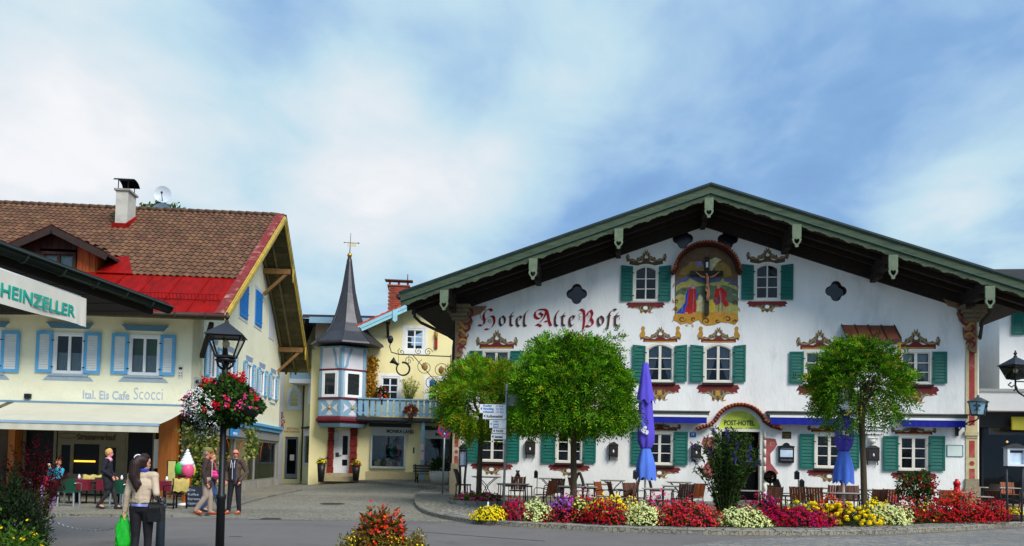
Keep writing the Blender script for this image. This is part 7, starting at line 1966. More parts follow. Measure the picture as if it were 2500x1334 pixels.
def stems_plant(name,label,cat,loc,n,hgt,spread,leafm,flowm,fl_n=0,L=.12,Wd=.045,per=26,lean=.5,fl_size=.02,thick=.008,stem_m= None,group= None,depth=.8):
 t=thing(name,label,cat,loc,0,group)
 mb=MB();Ps,Ds=[],[];FP=[]
 for k in range(n):
  a=random.uniform(0,2*pi);e=random.random()**.6;h=hgt*random.uniform(.55,1.0)*(1-.25*e)
  bx,by=cos(a)*spread*.18*e,sin(a)*spread*.18*e*depth
  tip=Vector((cos(a)*spread*e,sin(a)*spread*e*depth,h))
  pts=[Vector((bx,by,0)),Vector((bx+(tip.x-bx)*.25,by+(tip.y-by)*.25,h*.45)),Vector((bx+(tip.x-bx)*.62,by+(tip.y-by)*.62,h*.8)),tip]
  mb.tube(pts,[thick*1.6,thick*1.2,thick*.8,thick*.4],5)
  sm=smooth_line(pts,6)
  for j in range(per):
   f=random.uniform(.12,1.0);q=sm[min(int(f*(len(sm)-1)),len(sm)-1)]
   Ps.append(q+Vector((random.gauss(0,.02),random.gauss(0,.02),random.gauss(0,.02))));dd=(sm[-1]-sm[0]).normalized()
   Ds.append(Vector((random.gauss(0,1),random.gauss(0,1),random.gauss(.15,.5))).normalized()+dd*.5)
  if k<fl_n:FP.append((tip,(sm[-1]-sm[-4]).normalized()))
 mb.build('stems',stem_m or mat('stem_green',C(70,74,40),.8,.2,5),t,kind='stuff')
 P=np.array([tuple(v) for v in Ps]);D=unit(np.array([tuple(v) for v in Ds]));k=len(P)
 obj('foliage',fast_mesh('foliage',leaf_quads(P,D,unit(rng.normal(size=(k,3))+np.array([0,0,1.0])),L*(.6+.7*rng.random(k)),Wd*(.7+.5*rng.random(k))),4,leafm if isinstance(leafm,list) else [leafm],rng.integers(0,len(leafm),k) if isinstance(leafm,list) else None),t,kind='stuff')
 if FP:
  q=[]
  for tip,d in FP:
   m=46
   f=rng.random(m);c=np.array(tuple(tip))+np.array(tuple(d))*((f-.7)*.26)[:,None]+rng.normal(size=(m,3))*(.028*(1.1-f))[:,None]
   T=rand_dir(m);B=np.cross(T,rand_dir(m));q.append(np.stack([c-T*fl_size,c-B*fl_size,c+T*fl_size,c+B*fl_size],1))
  obj('blossoms',fast_mesh('blossoms',np.concatenate(q),4,[flowm]),t,kind='stuff')
 return t
p=at_depth(1772,1235,23.6)
stems_plant('butterfly_bush','tall butterfly bush with violet flower spikes in front of the hotel door','shrub',(p.x,23.6,.1),92,3.05,1.02,[L_GREEN,L_DARK,L_DARK],F_BLUE,24,.15,.05,66,fl_size=.022,thick=.012)
p=at_depth(1880,1200,25.6);gz_=terr_h(0,25.6);cz=at_depth(1880,1165,25.6).z-gz_
t=thing('box_ball','clipped dark green box ball on a short stem beside the door','shrub',(p.x,25.6,gz_))
mb=MB();mb.tube([(0,0,0),(0,0,cz)],.03,6);mb.lathe([(.15,0),(.2,.35),(.21,.36),(.18,.36)],12);mb.build('pot_and_stem',mat('pot_dark',C(60,48,40),.8),t)
d=rand_dir(1500);P=d*(.155+.02*rng.random((1500,1)))+np.array([0,0,cz]);obj('foliage',fast_mesh('foliage',leaf_quads(P,unit(d+rng.normal(size=d.shape)*.5),d,np.full(1500,.05),np.full(1500,.03)),4,[lmat('box_green',C(30,48,30),.3)]),t,kind='stuff')
p=at_depth(2238,1230,23.6);t=thing('rose_bush','standard rose with red blooms below the green shuttered window','shrub',(p.x,23.6,.1));cz=at_depth(2238,1190,23.6).z-.1
mb=MB();mb.tube([(0,0,0),(.02,0,cz-.2)],[.03,.025],6)
for k in range(9):a=k*.7;mb.tube([(.02,0,cz-.3),(.2*cos(a),.2*sin(a),cz),(.42*cos(a),.42*sin(a),cz+.15)],[.015,.012,.006],5)
mb.build('stem',MATS['stem_green'],t)
d=rand_dir(2000);k_=(.35+.65*rng.random(2000)**.5)[:,None];P=d*k_*np.array([.52,.45,.46])*(1+.15*np.sin(d[:,:1]*6))+np.array([0,0,cz])
obj('foliage',fast_mesh('foliage',leaf_quads(P,unit(d+rng.normal(size=d.shape)*.9),rand_dir(2000),np.full(2000,.085),np.full(2000,.05)),4,[L_GREEN,L_DARK],rng.integers(0,2,2000)),t,kind='stuff')
d=rand_dir(240);d[:,1]=-np.abs(d[:,1]);P=d*np.array([.58,.5,.5])*(.8+.25*rng.random((240,1)))+np.array([.05,0,cz-.04]);q=[]
T=rand_dir(240);B=unit(np.cross(T,d));s=.034
cl=np.repeat(P[rng.integers(0,60,240)],1,0)+rng.normal(size=(240,3))*.04
obj('blossoms',fast_mesh('blossoms',np.stack([cl-T*s,cl-B*s,cl+T*s,cl+B*s],1),4,[F_RED,F_CRIM],rng.integers(0,2,240)),t,kind='stuff')
p=at_depth(925,1334,11.6)
t=thing('begonia_bush','bushy orange-leaved begonia with drooping scarlet flowers in the foreground','flowers',(p.x,11.6,0));zt=at_depth(925,1246,11.6).z
P,d=dome_points(4600,.42,.37,zt*.97,.05,.6);D=unit(d+rng.normal(size=P.shape)*.6-np.array([0,0,.3]))
obj('foliage',fast_mesh('foliage',leaf_quads(P,D,unit(d+rng.normal(size=P.shape)*.4),.075+.03*rng.random(4600),.042+.014*rng.random(4600)),4,[lmat('begonia_rust',C(152,66,30),.35),L_OLIVE,lmat('begonia_green',C(104,96,36),.3)],rng.integers(0,3,4600)),t,kind='stuff')
mb=MB()
for k in range(24):a=random.uniform(0,6.28);e=random.random();mb.tube([(0,0,0),(.12*cos(a)*e,.12*sin(a)*e,zt*.5),(.33*cos(a)*e,.33*sin(a)*e,zt*.92)],[.01,.007,.004],5)
mb.build('stems',mat('stem_brown',C(96,66,44),.8),t,kind='stuff')
obj('blossoms',blossom_mesh(300,.42,.38,zt,.028,[F_RED,F_RED,F_ORANGE,F_ROSE],petals=4,grow=1.02,zmin=.22,jit=.05),t,kind='stuff')
for (x0,x1,yt,lab,pet,nf,sz_) in ((815,905,1304,'low yellow flowers at the cafe side of the begonia',[F_YEL],260,.011),(900,1000,1306,'low yellow flowers below the begonia',[F_YEL],200,.011),(985,1048,1303,'small dark red flowers at the hotel side of the begonia',[F_CRIM,F_YEL],120,.014)):
 Y=11.35;a,b=at_depth(x0,1320,Y),at_depth(x1,1320,Y);zt2=at_depth(x0,yt,Y).z
 clump('flower_mound',lab,(a.x+b.x)/2,Y,0,(b.x-a.x)/2,.28,zt2,L_OLIVE,pet,1500,int(nf*.7),sz_,.05,.026,group='low flowers round the begonia',jit=.04)
p=at_depth(28,1300,10.6);t=thing('evergreen_shrub','dense dark evergreen shrub at the end of the chain','shrub',(p.x,10.6,0));zt=at_depth(30,1180,10.6).z
P,d=dome_points(9000,.40,.36,zt,.16,.3,.2);w_=np.clip(1.15-(P[:,2]/zt-.4)**2,.5,1.2);P[:,:2]*=w_[:,None]
obj('foliage',fast_mesh('foliage',leaf_quads(P,unit(d+rng.normal(size=P.shape)*.7+np.array([0,0,.3])),rand_dir(9000),.05+.03*rng.random(9000),.014+.008*rng.random(9000)),4,[lmat('yew',C(34,46,32),.4),L_DARK],rng.integers(0,2,9000)),t,kind='stuff')
p=at_depth(45,1330,9.6);zt=at_depth(45,1290,9.6).z
clump('flower_mound','leafy green mound with yellow flowers below the evergreen shrub',p.x,9.6,0,.36,.34,zt,L_GREEN,[F_YEL],1800,60,.02,.07,.035,pet=5)
p=at_depth(85,1240,14.2)
stems_plant('barberry_bush','loose dark red barberry bush in front of the cafe tables','shrub',(p.x,14.2,0),70,at_depth(85,1040,14.2).z,.62,[lmat('barberry_red',C(132,22,30),.45,.02),lmat('barberry_dark',C(56,26,30),.4,.02)],None,0,.05,.026,70,stem_m=mat('stem_dark',C(48,34,30),.8),thick=.006)
p=at_depth(12,1190,10.4)
stems_plant('spider_flowers','tall pink and white spider flowers behind the evergreen shrub','flowers',(p.x,11.3,0),5,at_depth(12,1150,11.3).z,.22,[L_GREEN],lmat('petal_lilac',C(176,120,190),.3),5,.09,.03,20,fl_size=.014)
def far_clump(name,label,px,yb,Y,z,rx,h,leafm,pets,nl,nf,fs=.05,L=.16):
 p=at_depth(px,yb,Y); return clump(name,label,p.x,Y,p.z if z is None else z,rx,rx*.8,h,leafm,pets,nl,nf,fs,L,L*.45)
yb_=Q.w(qp(932,975,-.9)[0],-.9,0)
for (x,y0,y1,lab,leafm,pets,rx,nf) in ((932,977,945,'red geranium in a pot on the blue balcony',L_DARK,[F_RED],.36,40),(1003,1010,990,'rust-coloured plant hung on the outside of the blue balcony',lmat('leaf_rust',C(120,70,44),.3),[F_ORANGE],.34,14)):
 dq=-.9 if x==932 else -1.3
 u,z=qp(x,y0,dq);w=Q.w(u,dq,z);h=qp(x,y1,dq)[1]-z
 t=clump('potted_plant',lab,w.x,w.y,z,rx,rx*.8,h,leafm,pets,260,nf,.06,.16,.08)
 mb=MB();mb.lathe([(.12,-.25),(.16,.02)],8);mb.build('pot',mat('terracotta',C(140,74,50),.8,.1),t)
u,z=qp(1000,978,-.7);w=Q.w(u,-.7,z)
stems_plant('balcony_willow','pale green feathery plant on the blue balcony','plant',(w.x,w.y,z-.3),40,qp(1000,915,-.7)[1]-z+.4,.62,[lmat('leaf_pale',C(176,184,96),.25)],None,0,.14,.04,34)
u0,z0=qp(898,975,-.15);w=Q.w(qp(905,930,-.2)[0],-.2,zrow['sill0']);hgt=qp(905,872,-.2)[1]-zrow['sill0']
t=thing('climbing_plant','golden autumn climber between bay and balcony window','climber',tuple(w),Q.a)
k=1500;fz_=rng.random(k);P=np.stack([rng.normal(size=k)*.20*(1.15-fz_*.6)+.12*np.sin(fz_*9)*.6,-.05+rng.normal(size=k)*.08,fz_*hgt],1)
obj('foliage',fast_mesh('foliage',leaf_quads(P,unit(rng.normal(size=(k,3))-np.array([0,0,.4])),unit(rng.normal(size=(k,3))+np.array([0,-1,0])),.13+.06*rng.random(k),.06+.03*rng.random(k)),4,[lmat('leaf_golden',C(196,150,48),.3),lmat('leaf_amber',C(160,120,40),.3)],rng.integers(0,2,k)),t,kind='stuff')
mb=MB()
for s in range(4):mb.tube([(.1*(s-1.5),.02,z) for z in np.linspace(0,hgt*.95,5)],.012,5)
mb.build('stems',MATS['stem_brown'],t,kind='stuff')
for (x,y0,y1,lab,pets) in ((784,1163,1131,'tall black tapered planter with yellow flowers left of the white door',[F_YEL]),(869,1167,1136,'tall black tapered planter with red and yellow flowers right of the white door',[F_RED,F_YEL])):
 Y=41.6;p=at_depth(x,y0,Y);z=ground_h(p.x,Y)+.14;hh=at_depth(x,y1,Y).z-z
 t=thing('planter',lab,'planter',(p.x,Y,z),0,'tall planters by the fashion house door')
 mb=MB();mb.lathe([(.17,0),(.26,hh),(.22,hh),(.2,hh-.05)],4,a0=pi/4);mb.build('pot',mat('planter_black',C(34,32,36),.4,.1),t)
 o=obj('foliage',foliage_mesh(200,.22,.2,.22,.12,.05,L_GREEN),t,(0,0,hh-.03),kind='stuff');o=obj('blossoms',blossom_mesh(60,.26,.22,.26,.045,pets),t,(0,0,hh-.03),kind='stuff')
p=at_depth(1076,1178,38.5);z=ground_h(p.x,38.5)+.14
t=thing('round_planter','round white planter tub with a green shrub beside the bench','planter',(p.x,38.5,z))
mb=MB();mb.lathe([(.42,0),(.55,.3),(.58,.62),(.52,.64),(.5,.58)],16);mb.build('tub',mat('tub_white',C(190,186,176),.8,.1,4),t)
obj('foliage',foliage_mesh(700,.52,.5,.62,.14,.06,L_DARK),t,(0,0,.58),kind='stuff')
# --------- street furniture
def gz(x,y):
 inside=y>24.5 or x>-2.2
 return terr_h(x,y) if (x>-3.2 and y>20.2 and inside) else ground_h(x,y)
def lantern(t,s,glass_n=4):
 """square-ish street lantern; s scales; local origin under its foot"""
 k=4;A=pi/4+.2
 R= lambda r,z:[(r*cos(A+i*pi/2)*s,r*sin(A+i*pi/2)*s,z*s) for i in range(4)]
 lo,hi=R(.22,.06),R(.40,.42)
 for i in range(4):
  j=(i+1)%4;mb=MB();mb.add([lo[i],lo[j],hi[j],hi[i]],[(0,1,2,3)]);mb.build('pane',glass_mat('lamp_glass',(.97,.97,.95),.048),t)
 mb=MB()
 for i in range(4):mb.bar(lo[i],hi[i],.022*s,.022*s);mb.bar(lo[i],lo[(i+1)%4],.022*s,.03*s);mb.bar(hi[i],hi[(i+1)%4],.022*s,.03*s)
 mb.build('lantern_frame',m_black,t)
 mb=MB();mb.lathe([(.47*s,.43*s),(.44*s,.46*s),(.24*s,.57*s),(.05*s,.68*s),(.045*s,.72*s),(.02*s,.74*s)],4,a0=A,smooth= False);mb.lathe([(.02*s,.74*s),(.045*s,.77*s),(.05*s,.80*s),(.02*s,.84*s),(.03*s,.86*s),(.0,.89*s)],8);mb.build('lantern_roof',mat('lamp_roof',C(52,54,60),.45,.15,5,metal=.3),t)
 mb=MB();mb.lathe([(.05*s,.02*s),(.12*s,.03*s),(.12*s,.09*s),(.04*s,.11*s),(.03*s,.22*s)],10);mb.lathe([(.016*s,.1*s),(.016*s,.43*s)],6,c=(-.06*s,.04*s));mb.build('burner',m_black,t)
 mb=MB();mb.lathe([(.02*s,.22*s),(.06*s,.26*s),(.07*s,.31*s),(.04*s,.36*s),(.0,.38*s)],10);mb.build('bulb',mat('bulb_cream',C(214,204,160),.3,.04),t)
LY=12.0
p=at_depth(537,1320,LY);z0=at_depth(551,868,LY).z-.06*1.3
t=thing('street_lamp','black iron street lamp with square lantern carrying the flower basket','street lamp',(p.x,LY,0))
lean=at_depth(551,868,LY).x-p.x
hd=obj('lantern',None,t,(lean,0,z0));zr=at_depth(540,1212,LY).z
lantern(hd,.84);hd.name='lantern'
mb=MB();lx= lambda z:lean*z/z0
ztop=at_depth(551,893,LY).z
mb.lathe([(.066,0),(.061,zr-.05),(.074,zr-.03),(.074,zr+.02),(.050,zr+.04),(.042,ztop-.25),(.052,ztop-.2),(.042,ztop)],16)
mb.v=[(x+lx(z),y,z) for x,y,z in mb.v];mb.build('post',m_black,t)
mb=MB();b0_=ztop
for s in (-1,1):
 mb.tube([(lean+s*.03,0,b0_-.06),(lean+s*.11,0,b0_+.0),(lean+s*.13,0,b0_+.08),(lean+s*.085,0,b0_+.15),(lean+s*.12,0,z0)],.018,6);mb.tube([(lean,s*.03,b0_-.06),(lean,s*.12,b0_+.04),(lean,s*.10,z0)],.018,6)
mb.lathe([(.04,b0_-.05),(.028,z0)],8,(lean,0));mb.lathe([(.12,z0-.03),(.16,z0),(.13,z0+.03)],10,(lean,0));mb.build('lyre_bracket',m_black,t)
a,b=at_depth(474,936,LY+.05),at_depth(545,936,LY+.05);h2=at_depth(474,922,LY).z-at_depth(474,951,LY).z
t=thing('direction_sign','grey direction sign half hidden behind the flower basket','sign',(b.x,LY+.05,a.z))
mb=MB();mb.box(a.x-b.x,.02,-.02,.0,-h2/2,h2/2);pl=mb.build('panel',mat('sign_grey',C(150,152,150),.5,.05,4),t)
text('◄ Übernachtung',.07,m_ink,pl,a.x-b.x+.03,.0,-.024,width=(b.x-a.x)*.9);mb=MB();mb.poly([(a.x-b.x+.02,.02),(a.x-b.x+.05,-.02),(a.x-b.x+.05,.06)],y0=-.023);mb.build('arrow',m_ink,pl)
fc=at_depth(546,990,LY);t=thing('flower_basket','overflowing basket of red, white and pink flowers around the lamp post','flower basket',(fc.x,LY,fc.z))
sx_=96*LY/FPX;k_=LY/FPX
mb=MB()
for s in (-1,1):
 mb.lathe([(.05,-.16),(.22,-.14),(.30,.0),(.28,.02)],12,(s*.30,-.02))
mb.tube([(-.3,0,-.1),(0,0,-.05),(.3,0,-.1)],.02,6);mb.build('bowl',mat('bowl_dark',C(40,44,40),.7),t)
n=4200;d=rand_dir(n);k2=(.55+.45*rng.random(n)**.5)[:,None]*(1+.10*np.sin(d[:,:1]*9+d[:,2:]*7));P=d*k2*np.array([sx_*.92,.42,58*k_]);P[:,2]+=np.where(P[:,0]>-.1,.02,-.06)+.05*(1-np.abs(P[:,0])/sx_)
obj('foliage',fast_mesh('foliage',leaf_quads(P,unit(d+rng.normal(size=d.shape)*.7-np.array([0,0,.3])),unit(d+rng.normal(size=d.shape)*.5),.07+.03*rng.random(n),.045+.015*rng.random(n)),4,[L_GREEN,L_DARK,L_DARK],rng.integers(0,3,n)),t,kind='stuff')
def spots(boxes,n,size,m,petals=4,y=-.40,name='blossoms',clus=7,spread=.022):
 Q_=[]
 for (x0,y0,x1,y1,w_) in boxes:
  for _ in range(w_):
   c=at_depth(random.uniform(x0,x1),random.uniform(y0,y1),LY)-fc;e=min(1,(c.x/sx_)**2+(c.z/(60*k_))**2);c.y=-.44*sqrt(max(.05,1-e))-.02
   for _ in range(clus):Q_.append([c.x+random.gauss(0,spread),c.y+random.gauss(0,spread*.6),c.z+random.gauss(0,spread)])
 P=np.array(Q_);k=len(P);Nn=unit(np.array([0,-1,.3])+rng.normal(size=(k,3))*.5);T=unit(np.cross(Nn,rand_dir(k)));B=np.cross(Nn,T);s=size*(.7+.6*rng.random((k,1)))
 obj(name,fast_mesh(name,np.stack([P-T*s,P-B*s,P+T*s,P+B*s],1),4,[m]),t,kind='stuff')
spots([(500,928,538,950,9),(560,910,604,934,14),(520,970,560,1010,4),(560,960,580,1010,2),(450,960,480,985,2),(625,960,642,985,2)],0,.017,F_RED,clus=9)
spots([(600,945,640,1010,10),(560,950,610,1005,4),(446,990,475,1025,7),(470,960,500,1000,4),(540,925,556,945,2)],0,.015,F_PINK,clus=7)
spots([(466,955,548,1050,74),(486,1040,525,1075,14)],0,.011,F_PURE,clus=9,spread=.03)
nv=620;f=rng.random(nv)**.8;left=rng.random(nv)<.55
vx=np.where(left,np.interp(rng.random(nv),[0,1],[455,525]),np.interp(rng.random(nv),[0,1],[606,628]));vy=np.where(left,1035+f*(22+26*np.sin(vx*.3)**2),1040+f*75)
P=np.array([tuple(at_depth(a,b,LY)-fc) for a,b in zip(vx,vy)]);P[:,0]=P[:,0]*np.where(left,1-.12*f,1);P[:,1]=rng.normal(size=nv)*.10-.05
obj('trailing_vines',fast_mesh('trailing_vines',leaf_quads(P,unit(rng.normal(size=(nv,3))*.7-np.array([0,0,.6])),unit(rng.normal(size=(nv,3))+np.array([0,-1,0])),.055+.02*rng.random(nv),.036+.01*rng.random(nv)),4,[lmat('vine_olive',C(112,112,50),.4),lmat('vine_pale',C(160,156,84),.3),L_GREEN],rng.integers(0,3,nv)),t,kind='stuff')
ip=at_depth(487,1190,26.6);gi=ground_h(ip.x,26.6)+.05;ti=thing('ivy_column','column of pale green ivy at the cafe corner behind the ice cream figure','climber',(ip.x,26.6,gi))
k=2600;f=rng.random(k);zt_i=at_depth(487,1040,26.6).z-gi;P=np.stack([rng.normal(size=k)*.22+np.clip(rng.normal(size=k)*.2,-.3,.3),rng.normal(size=k)*.16,f*zt_i],1)
obj('foliage',fast_mesh('foliage',leaf_quads(P,unit(rng.normal(size=(k,3))-np.array([0,0,.5])),unit(rng.normal(size=(k,3))+np.array([0,-1,.2])),.10+.05*rng.random(k),.07+.03*rng.random(k)),4,[lmat('vine_olive',C(112,112,50),.4),lmat('vine_pale',C(160,156,84),.3),L_GREEN],rng.integers(0,3,k)),ti,kind='stuff')
mb=MB()
for q_ in range(5):mb.tube([(-.2+.1*q_,.03,0),(-.15+.08*q_,.0,zt_i*.5),(-.2+.1*q_,.03,zt_i)],.015,5)
mb.build('stems',MATS['stem_brown'],ti,kind='stuff')
RY=22.0;c=at_depth(2479,930,RY)
t=thing('street_lamp','black iron lamp at the edge of the picture hung on a scrolled arm','street lamp',(c.x,RY,0))
hd=obj('lantern',None,t,(0,0,c.z));lantern(hd,.96)
mb=MB();z=c.z;mb.tube([(0,0,z+.02),(0,0,z-.2),(.1,0,z-.34),(.3,0,z-.46),(.62,0,z-.4),(.9,0,z-.3)],.025,7)
mb.tube([(-.12,0,z-.05),(-.2,0,z-.12),(-.1,0,z-.18),(0,0,z-.1),(.05,0,z-.22),(-.05,0,z-.28)],.02,6);mb.tube([(.0,0,z-.02),(.3,0,z-.02),(.6,0,z-.12),(.9,0,z-.12)],.018,6);mb.lathe([(.07,.1),(.06,z-.5),(.05,z+.3)],12,(.9,0));mb.build('post',m_black,t)
SY=23.6;p=at_depth(1230,1200,SY);zt=at_depth(1238,935,SY);t=thing('signpost','tall galvanised signpost pole standing behind the tip of the flower bed','signpost',(p.x,SY,.1))
mb=MB();ln=(zt.x-p.x);H_=zt.z-.1;mb.tube([(0,0,0),(ln,0,H_)],.038,10)
for z in (.9,2.0,2.6):mb.tube([(ln*z/H_,0,z),(ln*(z+.03)/H_,0,z+.03)],.045,10)
mb.build('pole',m_steel,t)
for (x0,x1,y0,y1,tx,m_,lab,nl) in ((1171,1233,988,1010,['Kofel','Pürschling','Kolbensattel'],m_inkb,'white hiking sign with three blue lines, topmost on the pole',3),(1179,1233,1009,1025,['◄ Kolbensattel'],m_ink,'white arrow sign to the chairlift, second from the top of the pole',1),(1195,1233,1026,1046,['Loipe','Sonnenweg','Dorf'],mat('ink_pale_blue',C(110,140,190),.7),'short white sign with faint blue lines, third on the pole',3),(1202,1233,1046.5,1059,['POLIZEI'],m_ink,'white police arrow sign, fourth on the pole',1),(1199,1233,1060,1073.5,['Passionstheater'],m_ink,'grey white theatre arrow sign, lowest on the pole',1)):
 a,b=at_depth(x0,(y0+y1)/2,SY-.05),at_depth(x1,(y0+y1)/2,SY-.05);h=(y1-y0)*SY/FPX;w=b.x-a.x
 s_=thing('finger_sign',lab,'sign',(b.x,SY-.05,b.z),-.04,'finger signs on the signpost')
 mb=MB();mb.box(-w,.03,-.015,.005,-h/2+.004,h/2-.004);pl=mb.build('panel',m_whitep,s_)
 mb=MB();mb.poly([(-w+.02,0),(-w+.07,-.05),(-w+.07,.05)],y0=-.0175);mb.build('arrow',m_,pl)
 for i,q in enumerate(tx):
  q=q.replace('◄ ','');fs=h*(.30 if nl==3 else .6);text(q,fs,m_,pl,-w+.11,(h/2-h*(i+.82)/nl if nl==3 else -fs*.36),-.018,width=min((w-.14)*(.5 if nl==3 else .9),len(q)*fs*.6),bold=.002)
 if x0==1171:
  for i,q in enumerate(('2 Std','2½ Std','1½ Std')):text(q,h*.28,m_,pl,-.26,h/2-h*(i+.82)/3,-.018,width=.2)
a=at_depth(1254,977,SY+.04);t=thing('grey_sign_back','grey back of a sign facing away, on the signpost beside the big tree crown','sign',(a.x,SY+.05,a.z))
mb=MB();mb.box(-.24,.22,.0,.02,-.17,.17);mb.build('panel',mat('sign_grey',C(150,152,150)),t);mb=MB();mb.box(-.24,.22,.0201,.03,-.02,.02);mb.build('clamp',m_steel,t)
NY=30.5;p=at_depth(1080,1212,NY);c=at_depth(1086,1050,NY);t=thing('no_stopping_sign','round blue and red no-stopping sign on a thin grey pole','traffic sign',(p.x,NY,gz(p.x,NY)))
h=c.z-gz(p.x,NY);lx_=c.x-p.x;mb=MB();mb.tube([(0,0,-.1),(lx_,0,h+.3)],.035,8);mb.build('pole',m_steel,t)
R=.27;T=Matrix.Translation((lx_,-.05,h));circ= lambda r,n=24:[(r*cos(2*pi*i/n),r*sin(2*pi*i/n)) for i in range(n)]
mb=MB();mb.T=T;mb.poly(circ(R),y0=0,y1=.015);mb.build('disc',mat('traffic_blue',C(30,60,170),.4,.05),t)
mb=MB();mb.T=T;mb.poly(circ(R*.99),[circ(R*.80)[::-1]],-.005,-.001)
for s in (1,-1):mb.bar((-R*.6,-.004-.001*s,-R*.6*s),(R*.6,-.004-.001*s,R*.6*s),.055,.003,(0,1,0))
mb.build('red_ring',mat('traffic_red',C(190,24,34),.4,.05),t);mb=MB();mb.T=T
for s in (-1,1):mb.poly([(-.035,s*.12-.05),(.035,s*.12-.05),(.0,s*.12+.07)][::1],y0=-.009)
mb.build('arrow',m_whitep,t)
for (x0,x1,y0,y1,yb,Y,lab) in ((1120,1140,1082,1140,1208,29.6,'narrow grey notice box on curved legs beside the tan corner pillar'),(2455,2502,1083,1138,1215,24.0,'silver framed menu box on legs in front of the dark entrance')):
 a,b=at_depth(x0,y1,Y),at_depth(x1,y1,Y);zt=at_depth(x0,y0,Y).z;g=gz(a.x,Y);w=(b.x-a.x)/2;t=thing('notice_box',lab,'notice box',((a.x+b.x)/2,Y,g),0,'notice boxes')
 zb=a.z-g;zt-=g;rf=(zt-zb)*.2;mm=m_dgrey if x0<2000 else m_whitep
 mb=MB();mb.poly([(-w,zb),(w,zb),(w,zt-rf),(-w,zt-rf)],[[(-w*.75,zb+.06),(-w*.75,zt-rf-.05),(w*.75,zt-rf-.05),(w*.75,zb+.06)]],-.1,.1);mb.build('case',mm,t)
 mb=MB();mb.box(-w*.76,w*.76,-.02,.02,zb+.05,zt-rf-.04);pa=mb.build('paper',MATS['menu_paper'],t);mb=MB();mb.box(-w*.7,w*.7,-.03,-.021,zt-rf-.14,zt-rf-.08);mb.build('heading',m_red if x0<2000 else m_ink,pa)
 mb=MB();mb.poly([(-w*1.2,zt-rf+.001),(w*1.2,zt-rf+.001),(0,zt)],y0=-.14,y1=.14);mb.build('roof',m_dgrey,t)
 for s in (-1,1):mb=MB();mb.tube([(s*w*.7,.03,0),(s*w*(.5 if x0<2000 else .8),.03,zb*.5),(s*w*.85,.03,zb+.3)],.05 if x0<2000 else .03,6);mb.build('leg',m_dgrey,t)
p=at_depth(1040,1176,39.6);t=thing('park_bench','weathered slatted bench with iron legs under the blue balcony','bench',(p.x,39.6,ground_h(p.x,39.6)+.14),.35)
m_bench=mat('bench_wood',C(84,74,62),.85,.25,6,stretch=(.4,2,2))
for i in range(4):mb=MB();mb.box(-.6,.6,-.25+.12*i,-.15+.12*i,.42,.455);mb.build('seat_slat',m_bench,t)
for i in range(3):mb=MB();mb.box(-.6,.6,.24+.03*i,.27+.03*i,.52+.13*i,.62+.13*i);mb.build('back_slat',m_bench,t)
for s in (-.48,.48):mb=MB();mb.tube([(s,-.26,0),(s,-.2,.25),(s,-.24,.41)],.035,6);mb.tube([(s,.28,0),(s,.18,.25),(s,.2,.4),(s,.34,.92)],.035,6);mb.tube([(s,-.22,.3),(s,0,.2),(s,.2,.3)],.03,6);mb.build('iron_leg',m_black,t)
p=at_depth(2336,1215,24.9);t=thing('hydrant','red fire hydrant rising out of the scarlet flowers','hydrant',(p.x,24.9,.1));h=at_depth(2336,1170,24.9).z-.1
mb=MB();mb.lathe([(.10,0),(.10,h*.62),(.13,h*.64),(.13,h*.69),(.09,h*.74),(.085,h*.85),(.11,h*.86),(.10,h*.93),(.05,h*.96),(.05,h),(.0,h)],12);mb.build('barrel',mat('hydrant_red',C(206,22,34),.35,.08,5),t)
mb=MB();mb.T=Matrix.Translation((-.1,-.06,h*.52))@Matrix.Rotation(-pi/2.4,4,'Y');mb.lathe([(.07,0),(.08,.06),(.06,.1),(.0,.11)],10);mb.build('outlet_cap',m_steel,t)
for (x,y0,y1,lab) in ((1191,1246,1226,'thin white peg at the yellow tip of the flower bed'),(2497,1262,1238,'thin white peg beside the dark rock at the end of the bed')):
 q=on_ground(x,y0+4,.1);t=thing('marker_peg',lab,'peg',(q.x,q.y,.1),0,'white pegs at the ends of the bed');hh=at_depth(x,y1,q.y).z-.1;mb=MB();mb.lathe([(.028,0),(.028,hh),(.0,hh+.015)],8);mb.build('peg',m_whitep,t)
BP2=[]
for (x,yt,Y,lab) in ((395,1214,12.0,'dark slim bollard beside the woman with the green bag'),(70,1214,12.0,'dark slim bollard hidden by the evergreen shrub')):
 p=at_depth(x,yt,Y);t=thing('bollard',lab,'bollard',(p.x,Y,0),0,'bollards joined by the chain');h=p.z
 mb=MB();mb.lathe([(.065,0),(.06,h-.16),(.075,h-.15),(.075,h-.11),(.058,h-.10)],14);mb.build('post',mat('bollard_slate',C(72,86,98),.45,.1,6,metal=.2),t);mb=MB();mb.lathe([(.058,h-.10),(.066,h-.07),(.062,h-.03),(.03,h),(.0,h)],14);mb.build('cap',m_dgrey,t);BP2.append(Vector((p.x,Y,h-.13)))
a,b=BP2[1],BP2[0];t=thing('chain','grey link chain sagging between the two slim bollards','chain');nl=58;links=MB()
cat_= lambda f:a.lerp(b,f)+Vector((0,0,-.40*4*f*(1-f)*.92))
for i in range(nl):
 p,q=cat_((i-.12)/nl),cat_((i+1.12)/nl);d=(q-p);l=d.length/2;d.normalize();sd=(Vector((0,1,0)) if i%2 else d.cross(Vector((0,1,0)))).normalized();c=(p+q)/2
 links.tube([c+d*l*cos(x)*.95+sd*l*.5*sin(x) for x in np.linspace(0,2*pi,11)[:-1]],.0065,5,close= True)
links.build('links',m_steel,t)
